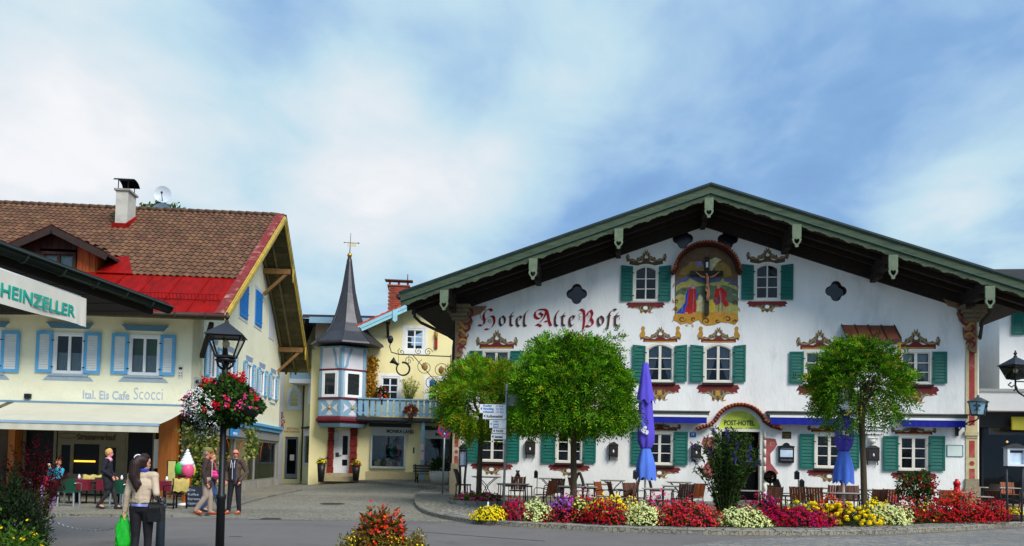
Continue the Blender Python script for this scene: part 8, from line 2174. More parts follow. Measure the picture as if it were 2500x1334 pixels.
for (x,y,w,lab) in ((812,1231,30,'round iron manhole cover in the cobbled side street'),(662,1268,25,'iron drain cover at the edge of the asphalt')):
 q=surf(x,y);R=w*q.y/FPX;t=thing('manhole_cover',lab,'manhole cover',(q.x,q.y,ground_h(q.x,q.y)+.006),0,'iron covers in the street')
 mb=MB();mb.lathe([(R,0),(R*.98,.012),(0,.012)],20,smooth= False);mb.build('plate',mat('cast_iron',C(66,62,56),.7,.2,20),t);mb=MB()
 for i in range(7):mb.box(-R*.7,R*.7,-R*.62+i*R*.2,-R*.56+i*R*.2,.0125,.018)
 mb.build('ribs',MATS['cast_iron'],t,kind='stuff')
n=260;P=np.zeros((n,3));idx=rng.integers(0,len(front)-1,n)
for i in range(n):q=front[idx[i]];P[i]=(q.x+random.uniform(-.2,.2),q.y+random.choice([random.uniform(-.5,-.03),random.uniform(.2,.8)]),0);P[i,2]=.012 if P[i,1]<q.y else .13
o=obj('fallen_leaves',fast_mesh('fallen_leaves',leaf_quads(P,unit(rng.normal(size=(n,3))*np.array([1,1,.1])),unit(rng.normal(size=(n,3))*.2+np.array([0,0,1])),.04+.05*rng.random(n),.03+.03*rng.random(n)),4,[lmat('litter_red',C(150,70,44),.3),lmat('litter_tan',C(150,120,70),.3)],rng.integers(0,2,n)),kind='stuff')
m_pur=mat('parasol_lit_violet',C(92,78,206),.8,.1,3,stretch=(4,4,.4));m_pbl=mat('parasol_blue',C(84,124,226),.8,.12,3,stretch=(4,4,.4))  # violet cast of light through the upper cloth is put into its colour
def parasol(x,y0,yt,y1,Y,wpx,lab,cape):
 b=at_depth(x,y1,Y);top=at_depth(x,y0,Y);g=gz(b.x,Y);t=thing('parasol',lab,'parasol',(b.x,Y,g),0,'furled parasols on the terrace');s=Y/FPX
 zt,zb,zm=top.z-g,b.z-g,at_depth(x,yt,Y).z-g;w=wpx*s/2;ln=top.x-b.x;n=48;ct=random.uniform(0,6)
 def folds(prof,am,hem=0.0):
  vs=[]
  for i,(r,z) in enumerate(prof):
   f=i/(len(prof)-1)
   for j in range(n):
    a=2*pi*j/n;k=1+am*f**.5*(.75*sin(6*a+ct)+.4*sin(3*a+z));vs.append((r*k*cos(a)+ln*(z-zb)/(zt-zb),r*k*sin(a),z-hem*f*(.5+.5*sin(6*a+ct+.6))))
  mb=MB();mb.add(vs,[(i*n+j,i*n+(j+1)%n,(i+1)*n+(j+1)%n,(i+1)*n+j) for i in range(len(prof)-1) for j in range(n)],True); return mb
 mb=MB();mb.lathe([(.035,0),(.035,zt)],10);mb.v=[(a+ln*max(0,(z-zb))/(zt-zb),bb,z) for a,bb,z in mb.v];mb.lathe([(.25,0),(.25,.06),(.05,.08)],14);mb.build('pole',m_pvc,t)
 folds([(w*.28,zt-.05),(w*.6,zt-.6),(w*.76,zm+1.0),(w*.86,zm+.5),(w*.82,zm+.2),(w*.54,zm)] if cape else [(w*.3,zt-.03),(w*.8,zt-.35),(w*.95,zm+.5),(w*.86,zm+.22),(w*.52,zm)],.20).build('canopy',m_pur,t)
 folds([(w*.52,zm),(w*.75,zm-.25),(w*.95,(zm+zb)/2),(w*1.0,zb+.10)],.22,.13).build('hem',m_pbl,t)
 mb=MB();mb.lathe([(w*.56,zm-.02),(w*.56,zm+.02)],20,(ln*(zm-zb)/(zt-zb),0),caps= False);mb.build('tie',mat('tie_navy',C(30,36,120),.7),t)
 if cape:folds([(w*.26,zt),(w*.34,zt-.04),(w*.55,zt-.5),(w*.82,zt-.95),(w*1.0,zt-1.22)],.14,.16).build('vent_cape',m_pur,t)
 mb=MB()
 for (dx,dz,r) in ((-.08,.55,.07),(.02,.50,.06),(-.03,.65,.05)):
  mb.poly([(ln*.4-w*.1+dx+r*cos(k*.9)*(1+.4*(k%2)),zm+dz+r*1.3*sin(k*.9)) for k in range(7)],y0=-w*1.06)
 mb.build('white_emblem',m_whitep,t)
parasol(1576,886,1094,1172,26.2,44,'taller furled blue-violet parasol with a drooping cape',True)
parasol(2060,1000,1101,1180,25.0,44,'shorter furled blue parasol partly under the tree crown',False)
m_slat=mat('chair_slat',C(140,74,40),.5,.25,5,island=.3,stretch=(3,3,.5));m_slatd=mat('chair_slat_dark',C(88,54,40),.55,.25,5,island=.25);m_wick=mat('wicker_dark',C(62,54,50),.75,.2,25,.4,60);m_top=mat('table_top_stone',C(176,170,160),.6,.1,5)
def armchair(label,loc,rz,m_s,parts= True):
 t=thing('terrace_armchair',label,'chair',loc,rz,'slatted armchairs on the hotel terrace')
 for i in range(6):mb=MB();x=-.2+i*.08;mb.add([(x-.034,.20,.47),(x+.034,.20,.47),(x+.034,.30,.90),(x-.034,.30,.90),(x-.034,.22,.465),(x+.034,.22,.465),(x+.034,.32,.895),(x-.034,.32,.895)],[(0,1,2,3),(7,6,5,4),(0,4,5,1),(1,5,6,2),(2,6,7,3),(3,7,4,0)]);mb.build('back_slat',m_s,t)
 for i in range(5):mb=MB();y=-.22+i*.09;mb.box(-.22,.22,y,y+.078,.435,.455);mb.build('seat_slat',m_s,t)
 for s in (-1,1):
  mb=MB();mb.tube([(s*.25,-.24,0),(s*.25,-.25,.35),(s*.26,-.24,.60),(s*.26,-.18,.66),(s*.26,.02,.66),(s*.25,.24,.62)],.014,6);mb.build('leg',m_black,t)
  mb=MB();mb.tube([(s*.24,.30,0),(s*.24,.2,.42),(s*.24,.32,.92)],.014,6);mb.build('leg',m_black,t)
 mb=MB();mb.tube([(-.25,-.2,.43),(.25,-.2,.43)],.012,5);mb.tube([(-.24,.2,.43),(.24,.2,.43)],.012,5);mb.build('rail',m_black,t)
 return t
def wicker(label,loc,rz,m_= None,legs= None,name='wicker_chair',group='dark wicker chairs along the hotel wall',low= False):
 m_=m_ or m_wick;t=thing(name,label,'chair',loc,rz,group);H_=.80 if low else 1.0
 mb=MB();vs=[];k=7
 for i in range(k):
  f=i/(k-1);y=.20+(.16*f**1.6 if not low else .10*f);z=.44+(H_-.44)*f;w=.23-.02*f
  for a in (-1,-.5,0,.5,1):vs.append((a*w,y-(.06 if not low else .12)*a*a,z))
 vs2=[(x,y+.035,z) for x,y,z in vs];n0=len(vs)
 F=[(i*5+j,i*5+j+1,i*5+j+6,i*5+j+5) for i in range(k-1) for j in range(4)]
 F+=[tuple(v+n0 for v in f[::-1]) for f in list(F)]+[(i*5,(i+1)*5,(i+1)*5+n0,i*5+n0) for i in range(k-1)]+[(i*5+4+n0,(i+1)*5+4+n0,(i+1)*5+4,i*5+4) for i in range(k-1)]+[((k-1)*5+j,(k-1)*5+j+1,(k-1)*5+j+1+n0,(k-1)*5+j+n0) for j in range(4)]
 mb.add(vs+vs2,F);mb.build('backrest',m_,t)
 mb=MB();mb.box(-.23,.23,-.24,.24,.40,.45);mb.build('seat',m_,t)
 for s in (-1,1):
  for y in (-.21,.2):mb=MB();mb.bar((s*.2,y,.40),(s*(.2 if not low else .22),y*1.1,0),.035,.035);mb.build('leg',legs or m_,t)
  if low:mb=MB();mb.tube([(s*.24,-.2,.42),(s*.25,-.2,.64),(s*.25,.05,.67),(s*.23,.24,.66)],.016,6);mb.build('armrest',legs or m_,t)
 return t
def bistro(label,loc,rz,w,d,curved= True,top= None,leg= None):
 t=thing('terrace_table',label,'table',loc,rz,'tables on the hotel terrace');mb=MB();mb.box(-w/2,w/2,-d/2,d/2,.725,.75);mb.build('table_top',top or m_top,t)
 mb=MB();mb.box(-w/2+.04,w/2-.04,-d/2+.04,d/2-.04,.70,.7249);mb.build('apron',m_black,t)
 for s in (-1,1):
  for q in (-1,1):
   mb=MB();mb.tube([(s*w*.34,q*d*.38,.70),(s*w*.14,q*d*.38,.52),(-s*.02,q*d*.36,.34),(s*w*.10,q*d*.38,.12),(s*w*.26,q*d*.4,0)] if curved else [(s*w*.42,q*d*.4,.70),(s*w*.46,q*d*.44,0)],.016,6);mb.build('leg',leg or m_black,t)
 return t
def at_top(x,y,h=.75):
 p=on_ground(x,y,.95)
 for _ in range(20):p=on_ground(x,y,terr_h(p.x,p.y)+h)
 return p
TB=[(1154,1223,1161,29.6,1,'curved-leg table against the wall behind the first round tree'),(1315,1372,1164,29.4,1,'curved-leg table against the wall between signpost and big trunk'),(1466,1527,1169,29.1,1,'curved-leg table against the wall between big trunk and taller parasol'),(1628,1688,1173,28.8,1,'curved-leg table against the wall between taller parasol and butterfly bush'),(1938,2016,1180,27.3,1,'curved-leg table between menu case and shorter parasol'),(2098,2196,1185,26.8,1,'curved-leg table behind the trunk near the shorter parasol'),(2281,2374,1185,26.4,1,'curved-leg table behind the hydrant'),(1214,1291,1184,25.8,0,'straight-leg stone-topped table beside the signpost'),(1364,1458,1193,25.2,0,'stone-topped table behind the big tree trunk'),(1430,1497,1179,26.8,0,'grey table between big trunk and taller parasol'),(1568,1648,1198,25.0,0,'white table in front of the taller parasol pole'),(1617,1664,1182,26.6,0,'small white table just behind the white table by the taller parasol'),(1790,1862,1200,25.0,0,'white table behind the butterfly bush'),(2006,2108,1203,24.8,0,'long pale table in front of the shorter parasol pole'),(2346,2413,1198,24.6,0,'white table between hydrant and entrance'),(2402,2484,1166,29.5,0,'table inside the dark entrance bay')]
for (x0,x1,y,Y,cv,lab) in TB:
 a,b=at_depth(x0,y,Y),at_depth(x1,y,Y);c=(a+b)/2;g=a.z-.75
 g=min(max(g,.05),.5) if Y>24 else g;bistro(lab,(c.x,Y,gz(c.x,Y)),H.a,b.x-a.x,.7 if cv else .62,bool(cv),None,mat('leg_green',C(40,72,70),.5) if 1900<x0<2400 and cv else None)
R_=radians
CH=[('w',1131,29.5,-95,'dark wicker chair between notice box and first tree trunk'),('w',1243,29.4,95,'dark wicker chair facing away from the signpost, at the first wall table'),('w',1284,29.4,-85,'dark wicker chair back to back with the one by the signpost'),('w',1390,29.2,88,'dark wicker chair facing the second wall table from behind the big trunk'),('w',1437,29.1,-92,'dark wicker chair just past the big trunk, facing the third wall table'),('w',1543,28.9,85,'dark wicker chair next to the black lantern box by the taller parasol'),('w',1603,28.6,-90,'dark wicker chair behind the taller parasol pole'),('w',1912,27.4,-70,'dark wicker chair beside the box ball, facing the parasol'),('w',2040,27.0,95,'dark wicker chair behind the shorter parasol'),('w',2412,27.2,20,'dark wicker chair in front of the dark entrance'),('s',1263,27.0,180,'orange slatted armchair behind the table by the signpost, its back to the wall'),('s',1331,25.4,60,'bright orange slatted armchair left of the table behind the big trunk'),('d',1353,26.6,30,'brown slatted armchair just behind the bright orange one'),('s',1414,27.4,-60,'orange slatted armchair edge-on beside the big trunk'),('s',1480,25.2,-115,'orange slatted armchair seen edge-on past the stone-topped table'),('d',1510,25.4,-75,'dark brown slatted armchair leaning beside the lantern pole'),('s',1528,25.0,80,'rust slatted armchair back to back with the dark brown one'),('d',1550,25.0,-140,'low armchair with arched arms in front of the taller parasol'),('d',1666,25.0,150,'low armchair with arched arms by the butterfly bush'),('s',1692,25.6,40,'red-brown slatted armchair half behind the butterfly bush'),('d',1884,24.6,10,'pale brown slatted armchair seen from behind in front of the box ball'),('s',1905,25.4,-65,'red-brown slatted armchair next to the dark wicker chair by the box ball'),('s',1956,24.8,-35,'dark red slatted armchair behind the scattered marigolds'),('s',1995,24.8,-30,'dark red slatted armchair between lantern pole and long pale table'),('s',2034,26.0,150,'orange-brown slatted armchair under the shorter parasol hem'),('d',2070,25.8,175,'dark slatted armchair right behind the shorter parasol pole'),('d',2092,26.0,-165,'dark slatted armchair between shorter parasol and tree trunk'),('d',2136,24.6,12,'wide brown slatted armchair beside the tree trunk by the shorter parasol'),('s',2168,24.8,0,'red slatted armchair with gaps between its slats, left of the rose bush'),('s',2302,25.0,5,'orange slatted armchair between rose bush and hydrant'),('s',2467,30.4,178,'bright orange slatted armchair deep in the dark entrance'),('d',2440,25.2,-60,'brown slatted armchair at the white table near the entrance'),('s',2470,24.6,60,'orange slatted armchair nearest the edge of the picture')]
for kd,x,Y,ang,lab in CH:
 p=at_depth(x,1180,Y);loc=(p.x,Y,gz(p.x,Y));rz=R_(ang+180)+H.a
 wicker(lab,loc,rz) if kd=='w' else armchair(lab,loc,rz,m_slat if kd=='s' else m_slatd)
for (x,yt,yb,Y,lab) in ((1308,1149,1168,27.2,'black lantern box on a thin pole by the second wall table'),(1550,1148,1170,26.0,'black lantern box on a thin pole beside the taller parasol'),(1945,1150,1171,25.2,'black lantern box on a thin pole near the menu case'),(1957,1171,1190,24.9,'lower black lantern box just in front of the one near the menu case')):
 a,b=at_depth(x,yb,Y),at_depth(x,yt,Y);g=gz(a.x,Y);t=thing('pole_lantern',lab,'lantern',(a.x,Y,g),0,'black lantern boxes on poles');z0,z1=a.z-g,b.z-g
 mb=MB();mb.tube([(0.05,0,0),(.05,0,z0+.02)],.014,6);mb.lathe([(.16,0),(.16,.02),(.02,.03)],12,(.05,0));mb.build('pole',m_black,t);mb=MB();mb.box(-.06,.07,-.06,.06,z0,z1-.05);mb.build('box',m_black,t);mb=MB();mb.lathe([(.10,z1-.05),(.03,z1),(.0,z1+.02)],4,a0=pi/4,smooth= False);mb.build('lid',m_dgrey,t)
m_gchair=mat('chair_green',C(20,74,56),.5,.12,8);m_cloth=mat('cloth_wine',C(112,20,40),.8,.2,6);m_alu=mat('aluminium',C(196,200,204),.3,.05,metal=.7);m_yb=mat('blanket_ochre',C(186,166,96),.9,.2,8)
for (x,Y,lab) in ((188,24.4,'cafe table with wine-red cloth behind the green chair'),(292,24.4,'cafe table with wine-red cloth behind the walking blonde woman'),(402,24.2,'cafe table with wine-red cloth beside the orange pillar')):
 p=at_depth(x,1200,Y);g=ground_h(p.x,Y)+.055;t=thing('cafe_table',lab,'table',(p.x,Y,g),0,'cafe tables with wine-red cloths')
 mb=MB();mb.lathe([(.05,0),(.05,.7)],8);mb.lathe([(.3,0),(.28,.03),(.05,.05)],12);mb.box(-.5,.5,-.38,.38,.70,.725);mb.build('table_base',m_black,t)
 c=obj('table_cloth',None);bpy.data.objects.remove(c)
 mb=MB();n=40;top=[];vs=[]
 for k in range(3):
  for i in range(n):
   a=2*pi*i/n;cx,sy=cos(a),sin(a);m_=max(abs(cx),abs(sy));e=.0 if k==0 else (.012 if k==1 else .03+.03*sin(6*a));vs.append((.52*cx/m_+cx*e,.40*sy/m_+sy*e,.732 if k<2 else .732-.24-.08*abs(sin(2*a))))
 mb.add(vs,[tuple(range(n))]+[(k*n+i,(k+1)*n+i,(k+1)*n+(i+1)%n,k*n+(i+1)%n) for k in range(2) for i in range(n)]);o=mb.build('tablecloth',m_cloth,None,(p.x,Y,g));tag(o,'wine-red cloth on the '+lab.replace(' with wine-red cloth',''),'tablecloth','wine-red tablecloths')
 t2=thing('sugar_shaker','small white shaker on the '+lab.replace(' with wine-red cloth',''),'shaker',(p.x+.05,Y,g+.735),0,'white shakers on the cafe tables');mb=MB();mb.lathe([(.035,0),(.04,.07),(.03,.10),(.015,.14),(.0,.15)],10);mb.build('body',m_pvc,t2)
for (x,Y,ang,m_,lg,lab) in ((168,23.0,8,m_gchair,m_alu,'green chair with shiny metal legs in front of the first wine-red table'),(297,23.0,-12,m_gchair,m_alu,'green chair with shiny metal legs between the two walking women'),(118,24.2,-80,m_wick,m_black,'dark wicker cafe chair left of the first wine-red table'),(222,24.4,95,m_wick,m_black,'dark wicker cafe chair right of the first wine-red table'),(428,22.9,60,m_wick,m_black,'dark wicker cafe chair in front of the ice cream figure'),(92,22.8,-60,m_wick,m_alu,'dark cafe chair hung with a red blanket beside the barberry bush')):
 p=at_depth(x,1220,Y);wicker(lab,(p.x,Y,ground_h(p.x,Y)+.055),R_(ang+180),m_,lg,'cafe_chair','low cafe chairs',True)
for (x,Y,m_,lab,w) in ((222,24.65,m_yb,'ochre fleece blanket over the chair right of the first wine-red table',.5),(100,22.6,mat('blanket_red',C(150,24,56),.9,.2,8),'crimson blanket hanging over the chair by the barberry bush',.4),(440,22.7,m_yb,'ochre fleece blanket over the chair in front of the ice cream figure',.4)):
 p=at_depth(x,1190,Y);mb=MB();vs=[];n=12
 for j in range(9):
  f=j/8;yy=-.10+.2*min(1,max(0,(f-.35)/.3));zz=.50+.36*min(1,f/.35) if f<.65 else .86-.45*(f-.65)/.35
  for i in range(n+1):vs.append((-w/2+w*i/n+.03*sin(f*5),yy+.02*sin(i*1.7+f*3),zz+.02*sin(i*1.1)))
 mb.add(vs,[(j*(n+1)+i,j*(n+1)+i+1,(j+1)*(n+1)+i+1,(j+1)*(n+1)+i) for j in range(8) for i in range(n)],True);tag(mb.build('blanket',m_,None,(p.x,Y,ground_h(p.x,Y)+.055),R_(30)),lab,'blanket','blankets over cafe chairs')
IY=24.4;p=at_depth(450,1236,IY);s=IY/FPX;g=ground_h(p.x,IY)+.055;t=thing('ice_cream_figure','giant ice cream cone figure with green, pink and white scoops','figure',(p.x,IY,g));zz= lambda y:at_depth(450,y,IY).z-g
t.scale=(.72,.72,.96)
mb=MB();mb.lathe([(.30,0),(.28,.05),(.08,.08)],18);mb.build('foot',m_pvc,t)
zc0,zc1=.08,zz(1160);mb=MB();mb.lathe([(.07,zc0),(.27,zc1-.02),(.29,zc1)],20);mb.build('cone',mat('waffle',C(224,124,26),.6,.12,6),t)
mb=MB()
for k in range(9):
 z=zc0+.2+(zc1-zc0-.25)*k/8;r=.07+.2*(z-zc0)/(zc1-zc0)+.006;mb.tube([(r*cos(a),r*sin(a),z) for a in np.linspace(0,2*pi,25)[:-1]],.012,5,close= True)
for k in range(12):a=2*pi*k/12;mb.tube([(.074*cos(a),.074*sin(a),zc0),(.276*cos(a+.2),.276*sin(a+.2),zc1)],.011,5)
mb.build('waffle_ribs',mat('waffle_dark',C(170,80,20),.6),t)
mb=MB();mb.lathe([(.30,zc1-.02),(.33,zc1+.03),(.28,zc1+.08)],20);mb.build('rim',mat('choc',C(54,30,26),.5),t)
def ball(mb,c,r,n=14,sz=1.0):mb.lathe([(r*sin(pi*i/9)+1e-4,c[2]-r*sz*cos(pi*i/9)) for i in range(10)],n,(c[0],c[1]))
for c,r,m_,nm in (((-.20,-.02,zz(1142)),.25,mat('scoop_green',C(40,180,50),.35,.08),'green_scoop'),((.13,-.10,zz(1145)),.26,mat('scoop_pink',C(224,84,130),.35,.1),'pink_scoop'),((.1,.15,zz(1145)),.26,mat('scoop_yellow',C(230,200,60),.35),'yellow_scoop')):
 mb=MB();ball(mb,c,r);mb.build(nm,m_,t)
mb=MB();zs=zz(1134)
for k in range(5):mb.tube([(.05+(.22-k*.045)*cos(a),(.22-k*.045)*sin(a),zs+k*.10+.1*(a/6.28)) for a in np.linspace(0,6.28,17)],.095-.014*k,8)
mb.lathe([(.2,zs),(.16,zs+.2),(.06,zs+.42),(.0,zs+.56)],12,(.05,0));mb.build('white_swirl',m_pvc,t)
p=at_depth(473,1226,23.6);g=ground_h(p.x,23.6)+.055;t=thing('chalkboard','small chalkboard with handwriting beside the ice cream figure','chalkboard',(p.x,23.6,g),.1)
mb=MB();mb.box(-.2,.24,-.03,.0,.02,.62);bd2=mb.build('board',mat('slate_board',C(38,42,54),.8,.2,6),t)
for i,q in enumerate(('Eis','Kaffee','Espresso','Cappuccino')):text(q,.1,mat('chalk',C(170,180,200),.9),bd2,-.16,.48-.13*i,-.034,width=(.2,.3,.34,.36)[i])
# --------- people
def capsule(mb,a,b,ra,rb,flat=1.0,n=12):
 a,b=Vector(a),Vector(b);d=b-a;L_=max(d.length,1e-5);d/=L_
 x=d.cross(Vector((0,1,0))) if abs(d.y)<.9 else d.cross(Vector((1,0,0)));x.normalize();y=d.cross(x);rings=[]
 for i in range(5):t=-pi/2+pi/2*i/4;rings.append((a+d*ra*sin(t),ra*cos(t)))
 for i in range(5):t=pi/2*i/4;rings.append((b+d*rb*sin(t),rb*cos(t)))
 vs=[]
 for c,r in rings:
  r=max(r,1e-4)
  for j in range(n):
   q=2*pi*j/n;o=(x*cos(q)+y*sin(q))*r;o.y*=flat;vs.append(c+o)
 k=len(rings);mb.add(vs,[(i*n+j,i*n+(j+1)%n,(i+1)*n+(j+1)%n,(i+1)*n+j) for i in range(k-1) for j in range(n)]+[tuple(range(n))[::-1],tuple((k-1)*n+j for j in range(n))])
def blend(name,prims,m,par,vox=.011,smooth=3,bmp=0.0):
 """fuse overlapping capsules into one continuous skin"""
 mb=MB()
 for p in prims:capsule(mb,*p)
 o=mb.build('tmp',m);r=o.modifiers.new('r','REMESH');r.mode='VOXEL';r.voxel_size=vox;r.use_smooth_shade= True
 s=o.modifiers.new('s','SMOOTH');s.iterations=smooth;s.factor=.5
 dg=bpy.context.evaluated_depsgraph_get();dg.update();me=bpy.data.meshes.new_from_object(o.evaluated_get(dg));bpy.data.objects.remove(o)
 me.materials.clear();me.materials.append(m)
 me.polygons.foreach_set('use_smooth',[True]*len(me.polygons));me.name=name
 return obj(name,me,par)
V=Vector
SKIN=mat('skin',C(214,158,130),.55,.06,8)
def hand(w,d,s,curl=.5,side=1):
 """palm, four bent fingers of unequal length and a thumb; d: direction of the hand, side: where the thumb leaves"""
 d=V(d).normalized();w=V(w);k=d.cross(V((0,1,0)) if abs(d.y)<.8 else V((1,0,0))).normalized();f=d.cross(k)*side;out=[(w,w+d*.075*s,.024*s,.034*s,.6)]
 for i,L_ in enumerate((.066,.076,.072,.056)):
  b=w+d*.085*s+f*(.030-.020*i)*s;m_=b+(d*(1-curl*.3)+k*curl*.35).normalized()*L_*.55*s;e=m_+(d*(1-curl)+k*curl).normalized()*L_*.5*s;out+=[(b,m_,.0098*s,.009*s),(m_,e,.009*s,.0075*s)]
 b=w+d*.02*s+f*.028*s;m_=b+(d*.6+f*.6).normalized()*.04*s; return out+[(b,m_,.012*s,.0105*s),(m_,m_+d*.03*s,.0105*s,.008*s)]
def person(label,x,Y,z,rot,H,J,wear,vox=.011,face=0.0,sit= False):
 s=H/1.75;t=thing('person',label,'person',(x,Y,z),rot,'people in the square')
 j=dict(hipL=(-.09,0,.93),hipR=(.09,0,.93),kneeL=(-.10,.01,.50),kneeR=(.10,.01,.50),ankL=(-.11,-.02,.09),ankR=(.11,-.02,.09),shL=(-.185,0,1.43),shR=(.185,0,1.43),elL=(-.235,-.03,1.14),elR=(.235,-.03,1.14),wrL=(-.25,.04,.90),wrR=(.25,.04,.90),chest=(0,.0,1.28),waist=(0,0,1.06),neck=(0,-.01,1.47),head=(0,.015,1.635),hdirL=(0,.1,-1),hdirR=(0,.1,-1),hipc=(0,0,.95))
 j.update(J);j={k:V(v)*s for k,v in j.items()};hd=j['head'];R=Matrix.Rotation(face,3,'Z');F= lambda a,b,c:hd+R@V((a*s,b*s,c*s))
 core=[(j['chest']-V((.06*s,0,0)),j['chest']+V((.06*s,0,0)),.115*s,.115*s,.75),(j['waist'],j['chest'],.115*s,.13*s,.8),(j['hipc'],j['waist'],.13*s,.12*s,.8),(j['shL'],j['shR'],.06*s,.06*s),(j['neck']-V((0,0,.05*s)),hd-V((0,0,.06*s)),.056*s,.05*s)]
 for q in 'LR':core+=[(j['hip'+q],j['knee'+q],.082*s,.055*s),(j['knee'+q],j['ank'+q],.052*s,.036*s),(j['ank'+q],j['ank'+q]+V((0,.13,-.05))*s,.036*s,.032*s),(j['sh'+q],j['el'+q],.05*s,.038*s),(j['el'+q],j['wr'+q],.036*s,.024*s)]+hand(j['wr'+q],j['hdir'+q],s,.55,1 if q=='L' else -1)
 head=[(F(0,-.012,.04),F(0,.018,.045),.080*s,.078*s),(F(0,.03,-.02),F(0,.045,-.055),.062*s,.045*s),(F(0,.085,.02),F(0,.105,-.02),.010*s,.016*s),(F(-.03,.074,.035),F(.03,.074,.035),.016*s,.016*s),(F(-.018,.088,-.052),F(.018,.088,-.052),.010*s,.010*s)]+[(F(e*.079,-.005,.02),F(e*.082,-.01,-.015),.016*s,.012*s) for e in (-1,1)]
 blend('body',core+head,wear.get('skin',SKIN),t,.008 if vox<.012 else .012,2)
 mb=MB()
 for e in (-1,1):mb.T=Matrix.Translation(F(e*.031,.086,.015));mb.lathe([(.001,-.008*s),(.010*s,0),(.001,.008*s)],8)
 mb.T= None ;mb.build('eyes',mat('eye_dark',C(50,40,36),.3),t,kind='stuff')
 mb=MB();capsule(mb,F(-.02,.097,-.05),F(.02,.097,-.05),.005*s,.005*s);mb.build('mouth',mat('lip',C(160,80,76),.5),t)
 up,lo=wear['top'],wear['legs'];g=up.get('g',.022)*s
 hem=up.get('hem',.9)*s;tw=up.get('w',.135)*s;c=j['hipc'];lean=(j['chest']-c)
 hc=V((c.x-lean.x*.1,c.y-lean.y*.1,hem)) if not sit else V((c.x,c.y,max(hem,c.z-.05*s)))
 P=[(j['chest']-V((.055*s,0,0)),j['chest']+V((.055*s,0,0)),.13*s,.13*s,.78),(j['waist'],j['chest'],tw+.005,.150*s,.8),(hc+V((0,0,tw*.5)),j['waist'],tw+.012,tw,.8),(hc+V((-.05*s,0,.02)),hc+V((.05*s,0,.02)),tw*.82,tw*.82,.85),(j['shL'],j['shR'],.068*s,.068*s),(j['neck']-V((0,0,.03*s)),j['neck']+V((0,0,.01*s)),.085*s,.07*s)]
 for q in 'LR':P+=[(j['sh'+q],j['el'+q],.05*s+g,.042*s+g*.8),(j['el'+q],j['wr'+q],.042*s+g*.8,.034*s+g*.6)]
 blend(up['n'],P,up['m'],t,vox,4)
 P=[(j['hipc']+V((-.04*s,0,0)),j['hipc']+V((.04*s,0,0)),.13*s,.13*s,.85)];lw=lo.get('w',1.0)
 for q in 'LR':P+=[(j['hip'+q],j['knee'+q],.098*s,.066*s*lw),(j['knee'+q],j['ank'+q]+V((0,0,.0)),.066*s*lw,.050*s*lw)]
 blend(lo['n'],P,lo['m'],t,vox,3)
 for q in 'LR':
  a=j['ank'+q];td=V(J.get('toe'+q,(0,.17,-.055)))*s
  blend('shoe',[(a+V((0,-.03,-.045))*s,a+td,.046*s,.040*s,1),(a+V((0,0,.03))*s,a+V((0,0,-.04))*s,.047*s,.05*s)],wear['shoe'],t,.012,2)
 if 'hair' in wear:
  hr=[(F(0,-.03,.06),F(0,.0,.085),.087*s,.080*s),(F(0,-.05,.02),F(0,-.045,-.03),.07*s,.05*s)]+[(F(e*.055,-.02,.06),F(e*.06,-.025,.0),.042*s,.03*s) for e in (-1,1)]+[(F(*a),F(*b),r0*s,r1*s) for a,b,r0,r1 in wear.get('hair_x',[])]
  blend('hair',hr,wear['hair'],t,.010,2)
 return t,j,F,s
M_= lambda n,*c,**k:mat(n,C(*c),k.pop('r',.8),k.pop('v',.15),k.pop('sc',6),.55,11,**k)
q=at_depth(343,1330,11.0)
t,j,F,s=person('woman seen from behind in beige jacket and black trousers with long dark ponytail',q.x,11.0,0,.06,1.60,dict(shL=(-.165,0,1.42),shR=(.165,0,1.42),neck=(0,-.01,1.45),head=(0,.015,1.60),elL=(-.215,-.02,1.14),wrL=(-.265,.04,.885),elR=(.225,-.06,1.16),wrR=(.17,.13,1.08),ankL=(-.085,-.04,.09),ankR=(.085,.06,.09),hdirR=(-.4,.8,.1),hdirL=(-.05,.05,-1),kneeL=(-.085,.02,.5),kneeR=(.085,.05,.5)),dict(top=dict(n='jacket',m=M_('jacket_beige',196,176,152,sc=5,v=.1),hem=1.02,w=.128,g=.010),legs=dict(n='trousers',m=M_('trousers_black',26,26,30),w=.92),shoe=M_('boot_black',36,34,36),hair=M_('hair_dark_brown',44,26,24,r=.45,stretch=(6,6,.5),v=.35),hair_x=[((0,-.04,.05),(0,-.05,.0),.098,.085),((0,-.10,.08),(-.015,-.14,.0),.055,.075),((-.015,-.14,.0),(-.02,-.15,-.18),.078,.085),((-.02,-.15,-.18),(.03,-.14,-.34),.085,.05),((.0,-.15,-.2),(.09,-.12,-.30),.05,.02),((.03,-.14,-.32),(.02,-.13,-.42),.04,.012)]),.009,-.5)
mb=MB();mb.T=Matrix.Translation(F(-.005,-.115,.10))@Matrix.Rotation(.9,4,'X');mb.lathe([(.045,-.012),(.05,0),(.045,.012)],12);mb.build('hair_tie',m_pvc,t)
mb=MB();mb.lathe([(.160*s,.965*s),(.158*s,1.005*s)],24,sy=.80,caps= False);mb.build('shirt_hem',mat('shirt_blue_white',C(140,150,210),.8,.6,14),t)
mb=MB();mb.lathe([(.075*s,1.47*s),(.083*s,1.50*s),(.07*s,1.53*s)],14,(0,.0));mb.build('collar_scarf',M_('scarf_blue',40,60,150),t)
w=V((q.x,11.0,0))+Matrix.Rotation(.06,3,'Z')@j['wrL']
t=thing('shopping_bag','bright green plastic shopping bag held by the woman in the beige jacket','bag',(w.x-.01,w.y,w.z-.50),.2)
mb=MB();vs=[];n=20
